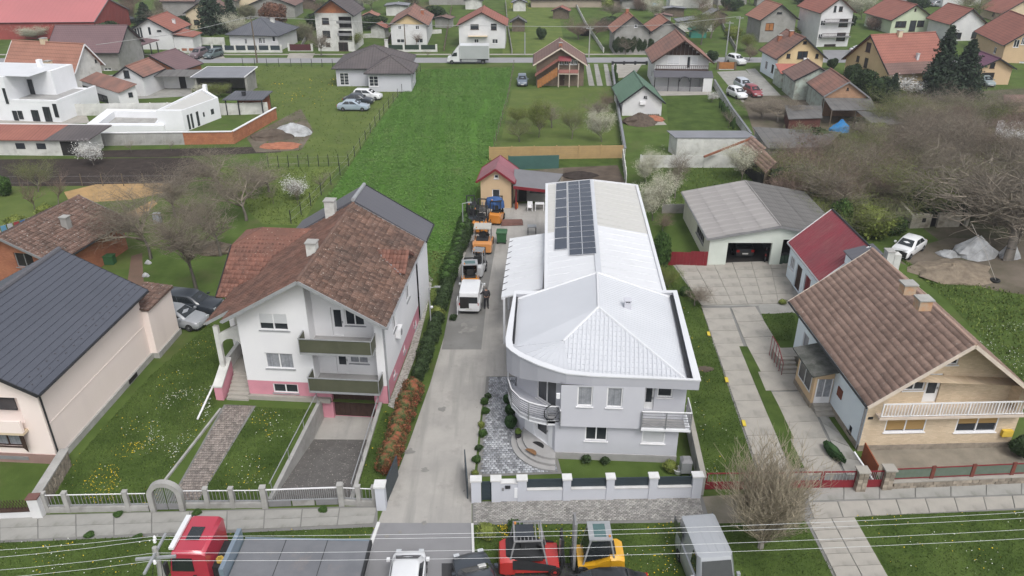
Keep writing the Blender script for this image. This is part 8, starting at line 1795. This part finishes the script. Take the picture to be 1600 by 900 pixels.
def quads(name, P, s, m, flat=.0, parent=None, elong=1.):
    P = np.asarray(P, float); n = len(P); a = rng.normal(0,1,(n,3)); a /= np.linalg.norm(a,axis=1)[:,None]; b = rng.normal(0,1,(n,3)); b -= a*(a*b).sum(1)[:,None]; b /= np.linalg.norm(b,axis=1)[:,None]
    sz = (s*rng.uniform(.6,1.4,n))[:,None]; V = np.stack([P-a*sz*elong-b*sz*.6, P+a*sz*elong-b*sz*.6, P+a*sz*elong*.8+b*sz*.6, P-a*sz*elong*.8+b*sz*.6], 1)
    me = npmesh(name, V.reshape(-1,3), np.arange(n*4).reshape(-1,4), 4); return obj(name, me, m, parent, kind='stuff')
def bare(seed, tw, leaves=None, lsz=.05, nl=3, jit=.25, name='bare_tree', **k):
    t = thing(name, 'x', 'tree'); tr, cr, tips = grow(seed, **k); V, F = prisms(tr); obj('trunk', npmesh('trunk', V, F, 4), bark, t)
    if len(cr) > 9000: cr = cr[:3000]+random.Random(1).sample(cr[3000:], 6000)
    V, F = prisms(cr, 1.4); obj('crown', npmesh('crown', V, F, 4), tw, t, kind='stuff')
    if leaves:
        T = np.array([tuple(p) for p in tips]); P = np.repeat(T, nl, 0)+rng.normal(0, jit, (len(T)*nl,3)); quads('blossom' if leaves in (petal, petal_w) else 'leaves', P, lsz, leaves, parent=t)
    t['h'] = max(max(s_[5] for s_ in cr), 1); return t
def cloud(n, rx, ry, rz, lumps=7, seed=0, z0=0, shell=.55, cone=0.):
    r = np.random.default_rng(seed); d = r.normal(0,1,(n,3)); d /= np.linalg.norm(d,axis=1)[:,None]; L = r.normal(0,1,(lumps,3)); L /= np.linalg.norm(L,axis=1)[:,None]
    bump = np.max(np.clip(d@L.T,0,1)**6, axis=1); rad = (.72+.35*bump)*(shell+(1-shell)*r.random(n)**.6); P = d*rad[:,None]*[rx,ry,rz]; P[:,2] += rz+z0
    if cone: f = 1-cone*np.clip(P[:,2]/(2*rz),0,1); P[:,0] *= f; P[:,1] *= f
    return P
def bush(name, m, n, rx, ry, rz, s, seed, cat='shrub', stem=True, **k):
    t = thing(name, 'x', cat); quads('foliage', cloud(n, rx, ry, rz, seed=seed, **k), s, m, parent=t)
    core = MB(); core.loft([[(rx*.62*c*math.cos(6.283*i/10), ry*.62*c*math.sin(6.283*i/10), z*rz*2) for i in range(10)] for c, z in ((.5,.08),(.95,.3),(1,.55),(.7,.8),(.2,.9))]); obj('inner_foliage', core, m, t)
    if stem: obj('stem', MB().tube([(0,0,-.05),(0,0,rz)], .06*max(rx,.4), 6), bark, t)
    t['h'] = 2*rz; return t
def conifer(name, H, r, seed, m=leaf_c, n=5200):
    rr = random.Random(seed); t = thing(name, 'x', 'tree'); P = []; g = np.random.default_rng(seed); lv = int(H*2.4); B = []
    for i in range(lv):
        z = H*(.06+.92*i/lv); R_ = r*(1-i/lv)**.85*rr.uniform(.82,1.1); k = max(5, int(9*(1-i/lv))+3)
        for j in range(k):
            a = 6.283*j/k+rr.uniform(-.3,.3); L = R_*rr.uniform(.75,1.12); e = (L*math.cos(a), L*math.sin(a), z-L*.18); B.append((0,0,z,*e,.04,.01)); m_ = int(n/lv/k*(.4+1.2*L/r)*1.3)
            f = g.random(m_)**.6; q = np.stack([e[0]*f, e[1]*f, z-L*.18*f**1.5], 1)+g.normal(0,.13+.05*L,(m_,3))*[1,1,.6]; P.append(q)
    obj('trunk', MB().tube([(0,0,-.1),(0,0,H*.95)], .2, 7, r2=.03), bark, t); V, F = prisms(B); obj('branches', npmesh('branches', V, F, 4), bark, t, kind='stuff'); quads('needles', np.concatenate(P), .13, m, parent=t, elong=1.6); t['h'] = H; return t
PROTO = {}
PROTO['old'] = lambda: bare(11, twig_g, H=7, spread=.95, levels=4, r0=.22, nchild=(3,5), wig=.3, up=.2, first=.3)
PROTO['old2'] = lambda: bare(29, twig_g, H=7, spread=1.0, levels=4, r0=.20, nchild=(3,5), wig=.34, up=.1, first=.28)
PROTO['up'] = lambda: bare(5, twig_b, H=7, spread=.6, levels=4, r0=.15, nchild=(2,5), wig=.2, up=.5, first=.3)
PROTO['olive'] = lambda: bare(17, twig_o, leaf_y, .035, 2, .2, H=7, spread=.7, levels=4, r0=.15, nchild=(3,4), up=.4, first=.25)
PROTO['brown'] = lambda: bare(23, twig_b, H=6, spread=.75, levels=4, r0=.12, nchild=(3,5), up=.4, first=.18, wig=.3)
PROTO['bud'] = lambda: bare(31, twig_g, leaf_y, .045, 5, .25, H=6, spread=.65, levels=4, r0=.13, nchild=(3,4), up=.5, first=.25, name='budding_tree')
PROTO['bloom'] = lambda: bare(37, twig_g, petal, .045, 7, .2, H=6, spread=.65, levels=4, r0=.13, nchild=(3,4), up=.5, first=.22, name='blossom_tree')
PROTO['white'] = lambda: bare(41, twig_g, petal_w, .06, 4, .16, H=4, spread=.8, levels=3, r0=.12, nchild=(3,5), up=.3, first=.3, name='blossom_tree')
PROTO['walnut'] = lambda: bare(53, mat('pale_grey_twigs', (.25,.215,.175), (.16,.14,.112), .5, island=.35), H=10, spread=.95, levels=4, r0=.38, nchild=(3,6), wig=.33, up=.15, first=.3, lean=(.1,-.05))
PROTO['sapling'] = lambda: bare(61, twig_g, H=3.5, spread=.7, levels=3, r0=.06, nchild=(3,4), up=.5, first=.4)
PROTO['fir'] = lambda: conifer('conifer', 11, 3.4, 3); PROTO['fir2'] = lambda: conifer('conifer', 10, 3.9, 9)
PROTO['yew'] = lambda: bush('evergreen_shrub', leaf_d, 4200, 2.0, 2.0, 1.6, .10, 4, lumps=12)
PROTO['green'] = lambda: bush('green_shrub', leaf_m, 2600, 1.1, 1.1, 1.0, .07, 5, lumps=9)
PROTO['spring'] = lambda: bush('budding_shrub', leaf_y, 2200, 1.3, 1.2, 1.1, .07, 6, lumps=9, shell=.3)
PROTO['russet'] = lambda: bush('russet_tree', leaf_x, 4200, 3.2, 3.2, 2.6, .13, 7, cat='tree', lumps=14)
PROTO['thuja'] = lambda: bush('columnar_thuja', leaf_h, 1500, .5, .5, 1.1, .055, 8, lumps=5, cone=.5)
PROTO['hedge'] = lambda: bush('hedge_bush', leaf_d, 3000, .75, .8, .75, .042, 9, lumps=12, shell=.4)
PROTO['hedge2'] = lambda: bush('hedge_bush', leaf_m, 2400, .7, .75, .65, .045, 10, lumps=10, shell=.4)
PROTO['photinia'] = lambda: bush('red_leaved_bush', leaf_r, 3600, .8, .8, .78, .038, 11, lumps=12, shell=.35)
PROTO['ball'] = lambda: bush('box_ball', mat('box_leaves', (.035,.075,.025), (.025,.055,.018), 2, island=.35), 1500, .42, .42, .40, .035, 12, lumps=2, shell=.85)
PROTO['tuft'] = lambda: bush('low_shrub', leaf_d, 420, .26, .26, .2, .04, 13, lumps=5, stem=False)
def brushy(m, seed):
    t = thing('brushwood', 'x', 'shrub'); segs = []; rq = random.Random(seed)
    for i in range(420):
        a = rq.uniform(0,6.283); rr_ = rq.uniform(0,1)**.6*1.2; q = Vector((rr_*math.cos(a), rr_*math.sin(a), rq.uniform(0,1.2))); d = Vector((rq.uniform(-.6,.6), rq.uniform(-.6,.6), 1)).normalized()
        for k in range(3):
            d = (d+Vector((rq.uniform(-.4,.4), rq.uniform(-.4,.4), 0))).normalized(); e = q+d*rq.uniform(.3,.5); segs.append((*q,*e,.022-.006*k,.016-.005*k))
            for j in range(2): f = e+Vector((rq.uniform(-1,1), rq.uniform(-1,1), rq.uniform(-.1,.8))).normalized()*.3; segs.append((*e,*f,.010,.006))
            q = e
    V, F = prisms(segs, 1.2); obj('twigs', npmesh('twigs', V, F, 4), m, t, kind='stuff'); obj('stem', MB().tube([(0,0,-.05),(0,0,1)], .08, 6), bark, t); t['h'] = 2.5; return t
PROTO['brush'] = lambda: brushy(twig_b, 3); PROTO['brusho'] = lambda: brushy(twig_o, 4)
BUILT = {}
def plant(kind, px, py, label, ytop=None, h=None, group=None, cat=None, seed=0, z=0, sxy=None):
    g = G(px, py); first = kind not in BUILT
    if first: BUILT[kind] = PROTO[kind]()
    src = BUILT[kind]; H0 = src['h']; H = h or (height_at(g, px, ytop)); s_ = max(.1, H/H0); rz = (px*7.13+py*3.7+seed) % 6.283
    if first: o = src; o.location = (g.x,g.y,z); o.rotation_euler = (0,0,rz); o['label'] = label
    else: o = dup(src, (g.x,g.y,z), rz, label); 
    o.scale = ((sxy or s_), (sxy or s_), s_)
    if group: o['group'] = group
    elif 'group' in o: del o['group']
    if cat: o['category'] = cat
    return o
# singled-out trees
def P_(k, x, y, yt, lb, **kw): return plant(k, x, y, lb, yt, **kw)
P_('walnut',1572,406,182,'huge bare walnut tree with pale branches over the white sheeted heap')
P_('old',308,458,262,'large old bare tree with pale trunk behind the two parked cars', sxy=.85)
tr_ = thing('x','x','x'); bpy.data.objects.remove(tr_)
P_('old2',235,405,250,'wide bare tree leaning over the old brick outbuilding', sxy=.95); P_('old2',385,345,232,'bare tree at the right of the orchard lawn', sxy=.95); P_('old',275,340,240,'bare tree at the orange sand patch', sxy=.8); P_('old',345,400,265,'bare orchard tree in front of the log heap', sxy=.75); P_('old2',420,300,235,'bare tree on the edge of the orchard glade', sxy=.8)
P_('up',92,322,255,'upright brown bare tree left of the sand patch'); P_('up',55,330,262,'slender bare tree with yellow green haze at the left', ); P_('old2',345,300,215,'small bare orchard tree beyond the sand')
P_('olive',60,300,238,'budding greenish tree at the ploughed strip'); P_('green',8,305,276,'bright green shrub at the left edge'); P_('spring',75,345,318,'yellow green shrub before the bare trees at the left'); P_('spring',30,365,335,'yellowish bush beside the washing line')
P_('white',147,258,218,'white blossoming tree with white trunk at the ploughed strip'); P_('sapling',465,318,278,'sapling beside the orchard posts'); w1 = P_('white',466,312,275,'small tree in full white blossom on the orchard glade')
for i, (x, y, yt) in enumerate(((505,300,262),(427,318,285),(330,255,226),(205,238,215),(268,236,212),(410,300,262))): P_('sapling',x,y,yt,['sapling near the field fence','sapling on the left of the glade','sapling above the ploughed bed','young whitewashed tree below the villa','young tree right of the villa roof','sapling with bare crown in the glade middle'][i])
P_('bloom',1020,345,262,'pale blossoming tree close beside the warehouse', sxy=.62); P_('bloom',1008,285,232,'blossoming bush at the far corner of the warehouse', sxy=.5); P_('bloom',1158,282,224,'round cream blossoming tree before the timber shack', sxy=.62)
P_('old',1054,310,222,'black stemmed bare fruit tree on the small green lawn', sxy=.42); P_('green',1030,425,362,'green shrub against the warehouse wall', sxy=.8); P_('bud',1045,450,415,'thin budding bush at the corner of the yard', sxy=.35); P_('old2',1085,478,440,'spreading bare bush along the slab yard', sxy=.35); P_('green',1070,462,448,'small low shrub by the warehouse corner', sxy=.5); P_('brown',1035,360,320,'bare brown shrub between blossom tree and warehouse', sxy=.4)
for i, (x, y, yt, k) in enumerate(((842,215,150,'bud'),(893,218,152,'olive'),(940,222,165,'bloom'),(812,222,175,'olive'),(862,200,150,'old'),(925,190,140,'old2'),(805,195,165,'bud'),(950,170,135,'brown'))): P_(k,x,y,yt,'orchard tree, %s behind the plank fence' % ['one with grey green buds','olive twigged one','cream flowering one','leftmost low one','dense grey one','spreading bare one','far left budding one','brown one by the white wall'][i], sxy=.55)
P_('sapling',1138,200,165,'small dark bare tree on the middle lawn'); P_('white',1112,160,142,'small white blossoming tree by the conifer hedge'); P_('old',977,85,48,'whitewashed bare tree on the far verge', sxy=.6); P_('old2',502,88,30,'tall bare tree before the three storey house', sxy=.55); P_('bud',556,78,45,'grey budding bush right of the three storey house'); P_('sapling',668,90,74,'small bare tree on the verge before the screen fence')
P_('old2',1215,192,142,'bare fruit tree hiding the parked cars, left one', sxy=.9); P_('old',1190,186,150,'bare fruit tree hiding the parked cars, right one', sxy=.8)
P_('fir',1462,152,36,'taller dark conifer beside the ochre house', sxy=1.0); P_('fir2',1500,150,58,'shorter bushy dark conifer next to the taller one', sxy=.95); P_('fir2',335,52,-30,'huge dark conifer behind the grey hipped bungalow', sxy=1.1); P_('fir',365,50,-12,'second dark conifer at the top left', sxy=.8); P_('fir',230,46,2,'round dark evergreen by the red warehouse', sxy=1.0); P_('russet',430,42,2,'russet brown crowned tree at the top left')
P_('up',1110,60,-10,'tall feathery bare tree at the top beside the grey barn', sxy=1.5); P_('olive',1095,70,0,'olive hazed bare tree behind the chalet', sxy=1.3); P_('brown',1170,95,60,'brown bush at the grey boarded house'); P_('bud',1165,80,50,'yellow green budding bush at the grey boarded house')
P_('yew',1345,150,105,'dark rounded evergreen beside the ochre house', sxy=1.1); P_('yew',1370,160,118,'dark evergreen right of the rounded one', sxy=1.0); P_('yew',1330,130,98,'dark evergreen behind the orange block gable', sxy=.7); P_('fir2',1390,165,112,'small dark conifer at the foot of the brown roof', sxy=.45); P_('yew',1300,108,90,'dark shrub behind the yellow house', sxy=.5)
P_('white',1420,148,118,'arching white blossom bush left of the conifers', sxy=1.5); P_('yew',1112,96,78,'dark evergreen beside the chalet', sxy=.6); P_('yew',845,62,42,'dark loose shrub in the far meadow', sxy=.6); P_('bloom',20,60,32,'pale flowering bush at the red warehouse', sxy=.9); P_('bloom',60,62,38,'second pale flowering bush beneath the red warehouse', sxy=.9); P_('yew',112,155,128,'round dark shrub beside the white shed', sxy=.55)
P_('up',650,72,42,'bare bush left of the yellow gabled house', sxy=.6); P_('brown',905,60,22,'brown bare thicket tree at the far lawn, left', sxy=1.1); P_('brown',930,58,20,'brown bare thicket tree at the far lawn, middle', sxy=1.1); P_('brown',955,52,22,'brown bare thicket tree at the far lawn, right', sxy=1.0); P_('brown',660,30,-5,'bare tree at the top behind the cream house', sxy=1.2); P_('old2',300,130,100,'spreading pale bush before the lean-to roof', sxy=.55); P_('bud',345,152,128,'yellowish bush beside the grey carport', sxy=.6); P_('bloom',315,152,132,'dry pale bush before the sheds', sxy=.5)
# thicket on the right: one by one, bare and tangled
TH = [(1240,305,235,'brown'),(1275,318,240,'olive'),(1300,335,225,'brown'),(1325,300,215,'brown'),(1345,325,225,'old'),(1370,290,200,'brown'),(1385,330,232,'brown'),(1405,300,195,'old2'),(1420,345,245,'olive'),(1440,300,180,'old'),(1465,330,220,'old2'),(1490,290,165,'old'),(1512,325,215,'old2'),(1540,300,170,'old'),(1560,340,225,'old2'),(1590,310,180,'old'),
      (1260,270,205,'brown'),(1300,262,205,'brown'),(1335,250,195,'olive'),(1370,240,180,'old'),(1410,245,160,'old'),(1445,235,150,'old2'),(1480,240,155,'old'),(1520,245,160,'old2'),(1400,205,140,'olive'),(1440,190,135,'old'),(1500,195,130,'old2'),(1540,200,135,'old'),(1380,195,150,'brown'),(1225,285,235,'olive'),(1590,380,260,'old2'),(1350,365,300,'olive'),(1270,350,300,'olive'),(1310,365,320,'green')]
wd_ = {'brown':'brown','olive':'greenish','old':'grey','old2':'sprawling grey','green':'low green'}
for i, (x, y, yt, k) in enumerate(TH):
    if k != 'green':
        g2 = (x+random.uniform(-18,18), y+random.uniform(-14,14)); P_(random.choice(['brown','old','old2','olive']) if k != 'olive' else 'olive', g2[0], g2[1], yt+8, 'secondary stem growth filling the tangled thicket of the right back garden', group='filling thicket trees', sxy=1.0)
    P_(k, x, y, yt-8, '%s bare tree in the tangled thicket of the right back garden' % wd_[k] if k != 'green' else 'low green shrub before the red maroon roof', group='%s thicket trees' % wd_[k] if k != 'green' else None, sxy=1.0 if k in ('old','old2') else 1.1 if k != 'green' else 1.1)
for i, (x, y) in enumerate(((1250,310),(1300,300),(1275,330),(1390,365))): plant('spring' if i != 3 else 'green', x, y, ['yellow green shrub, leftmost beneath the thicket','yellow green shrub in the thicket centre','yellow green shrub nearest the garage roof','green shrub beside the ruin'][i], h=1.8, sxy=1.4)
rq = random.Random(9)
for i in range(64):
    x, y = rq.uniform(1225,1600), rq.uniform(190,372)
    if y > 345 and x > 1410 or y > 330 and x < 1290 or (y < 215 and x < 1400): continue
    k = rq.choice(['brush','brush','brusho','spring','yew']); kn = {'brush':'brown','brusho':'greenish','spring':'yellow green leafy','yew':'dark evergreen'}[k]; plant(k, x, y, '%s brushwood shrub between the thicket trees' % kn, h=rq.uniform(2.2,4.0) if k[0] == 'b' else rq.uniform(1.8,3.0), group='%s brushwood in the thicket' % kn, sxy=rq.uniform(1.2,1.9))
# the big tan shrub on the near verge
sb = thing('bare_shrub', 'large tan bare shrub with upright twigs on the near verge', 'shrub', tuple(G(1188,856)))
r = random.Random(77); segs = []; tr = []
for i in range(250):
    a = r.uniform(0,6.283); sp = r.uniform(.0,1)**.7*.85; d = Vector((math.cos(a)*sp, math.sin(a)*sp, 1)).normalized(); q = Vector((0,0,r.uniform(.3,1.3))); q.x, q.y = math.cos(a)*.08, math.sin(a)*.08; L = r.uniform(3.2,5.6)*(1-.3*sp); rad = .02
    for k in range(7):
        d = (d+Vector((r.uniform(-.15,.15), r.uniform(-.15,.15), .05))).normalized(); q2 = q+d*L/7; segs.append((*q,*q2,rad*(1-k/8),rad*(1-(k+1)/8)))
        if k > 0:
            for j in range(4):
                a2 = r.uniform(0,6.283); dd = (d+Vector((math.cos(a2),math.sin(a2),.35))*.75).normalized(); e = q2+dd*r.uniform(.25,.75); segs.append((*q2,*e,.009,.005))
                if r.random() < .6: e2 = e+(dd+Vector((r.uniform(-.4,.4),r.uniform(-.4,.4),.3))).normalized()*.35; segs.append((*e,*e2,.006,.004))
        q = q2
V, F = prisms(segs); obj('crown', npmesh('crown', V, F, 4), twig_t, sb, kind='stuff'); obj('trunk', MB().tube([(0,0,-.1),(0,0,.7),(.05,0,1.4)], .16, 7, r2=.08), bark_p, sb)
# hedge along the driveway
def along(pts, n):
    P = [G(*p) for p in pts]; L = [0]
    for a, b in zip(P, P[1:]): L.append(L[-1]+(b-a).length)
    out = []
    for i in range(n):
        s_ = L[-1]*(i+.5)/n; k = max(j for j in range(len(P)-1) if L[j] <= s_); out.append(P[k]+(P[k+1]-P[k])*((s_-L[k])/(L[k+1]-L[k])))
    return out
def row(kind, pts, n, label, group, h, sxy=None):
    for i, p in enumerate(along(pts, n)):
        first = kind not in BUILT
        if first: BUILT[kind] = PROTO[kind]()
        s_ = h/BUILT[kind]['h']*random.uniform(.88,1.14); o = BUILT[kind] if first else dup(BUILT[kind], (0,0,0), 0, label); o.location = (p.x+random.uniform(-.1,.1),p.y,0); o.rotation_euler = (0,0,random.uniform(0,6)); o['label'] = label; o['group'] = group; o.scale = ((sxy or s_),(sxy or s_),s_)
row('hedge', [(744,325),(724,385),(704,440),(684,505),(652,600)], 34, 'dark green hedge bush in the row left of the driveway', 'green hedge bushes along the driveway', 1.25)
row('hedge2', [(732,345),(712,405),(698,450)], 14, 'lighter green hedge bush mixed into the upper driveway row', 'lighter hedge bushes along the driveway', 1.3)
row('photinia', [(649,612),(632,660),(604,742)], 18, 'red orange leaved bush in the lower driveway row', 'red leaved bushes along the driveway', 1.35)
row('thuja', [(1124,168),(1146,205)], 9, 'clipped green thuja in the row along the white wall', 'thujas of the lawn hedge', 1.6)
row('thuja', [(960,112),(966,146)], 7, 'narrow dark thuja beside the green roofed house gate', 'thujas of the gate hedge', 1.6)
row('yew', [(958,84),(1018,83)], 7, 'tall dark hedge conifer before the grey orange roofed house', 'dark conifers of the far hedge', 3.0, .42)
P_('spring',684,500,478,'yellow green shrub at the lamp post beside the pink house', sxy=.5)
for i, (x, y, s_) in enumerate(((798,668,1.0),(797,648,.85),(793,630,.75))): plant('ball', x, y, ['largest round box ball at the curved entrance steps','middle box ball behind the largest one','smallest box ball, farthest under the balcony'][i], h=.95*s_)
for i, (x, y) in enumerate(((762,622),(759,646),(752,668),(755,682),(748,703),(745,722),(742,745),(757,632))): plant(('tuft','green','spring','hedge2')[i%4], x, y, ['low border shrub, %s along the cobbled path' % w_ for w_ in ('second','fourth','fifth','sixth','seventh','eighth','nearest','third')][i], h=.35+.05*(i%4), sxy=(1.0,.28,.2,.4)[i%4])
o = plant('ball', 1299, 712, 'oblong clipped green bush on the slab path', h=.75); o.scale = (.95,2.6,.95); o.rotation_euler = (0,0,R(12))
for i, (x, y) in enumerate(((185,806),(308,803),(505,798),(216,842),(140,838))): plant('green', x, y, 'small green weed tuft growing on the cracked left sidewalk', h=.12, group='weed tufts on the left sidewalk', sxy=.26)
P_('yew',1592,712,682,'dark spiky shrub at the right edge below the yellow box', sxy=.35); plant('tuft',916,722,'dark low plant in the bed before the grey house', h=.5); plant('tuft',945,724,'second dark plant in the bed before the grey house', h=.45); plant('spring',1048,735,'yellow green tuft behind the last fence panel', h=.6, sxy=.4); plant('spring',762,838,'yellow flowering shrub at the apron kerb', h=.7, sxy=.5); plant('green',805,832,'small green bush behind the red forklift', h=.7, sxy=.45)
plant('spring',1222,475,'small weed clump at the slab joint', h=.4, sxy=.3); plant('tuft',708,500,'dark foliage spilling over the driveway edge', h=.5)
rb = random.Random(5)
BG = [(x, y) for y, n in ((6,22),(16,20),(30,18),(46,12),(62,8)) for x in [1600*(i+rb.uniform(.1,.9))/n for i in range(n)]]
for x, y in BG:
    if 780 < x < 900 or (590 < x < 700 and y > 40) or (700 < x < 800 and y > 15): continue
    k = rb.choice(['brush','brusho','brown','bud','olive','yew','green','bloom','brush','spring','old2','brown','brusho','yew'])
    hh = {'yew':3.2,'green':2.6,'spring':2.6,'brush':3.6,'brusho':3.2}.get(k, 6.0)*rb.uniform(.8,1.2)
    plant(k, x, y, 'small %s tree among the far rows of houses' % {'yew':'dark evergreen','green':'green leafed','spring':'yellow green','brush':'brown brushy','brusho':'olive brushy','bloom':'pale flowering'}.get(k, 'bare'), h=hh, group='%s trees among the far houses' % {'yew':'dark','green':'green','spring':'yellow green','brush':'brown brushy','brusho':'olive brushy','bloom':'flowering'}.get(k, 'bare'), sxy=None if k not in ('yew','green','spring','brush','brusho') else 1.6)
for o in list(bpy.data.objects):
    if 'h' in o: del o['h']
# ================================================================ HAZE
hz = bpy.data.materials.new('haze'); hz.use_nodes = True; t_ = hz.node_tree; t_.nodes.remove(t_.nodes['Principled BSDF'])
pv = t_.nodes.new('ShaderNodeVolumePrincipled'); pv.inputs['Color'].default_value = (.88,.92,1,1); pv.inputs['Density'].default_value = .00035; pv.inputs['Anisotropy'].default_value = .3
t_.links.new(pv.outputs[0], t_.nodes['Material Output'].inputs['Volume'])
obj('haze', MB().box(-900,900,-80,1700,-3,30.5), hz, kind='stuff')
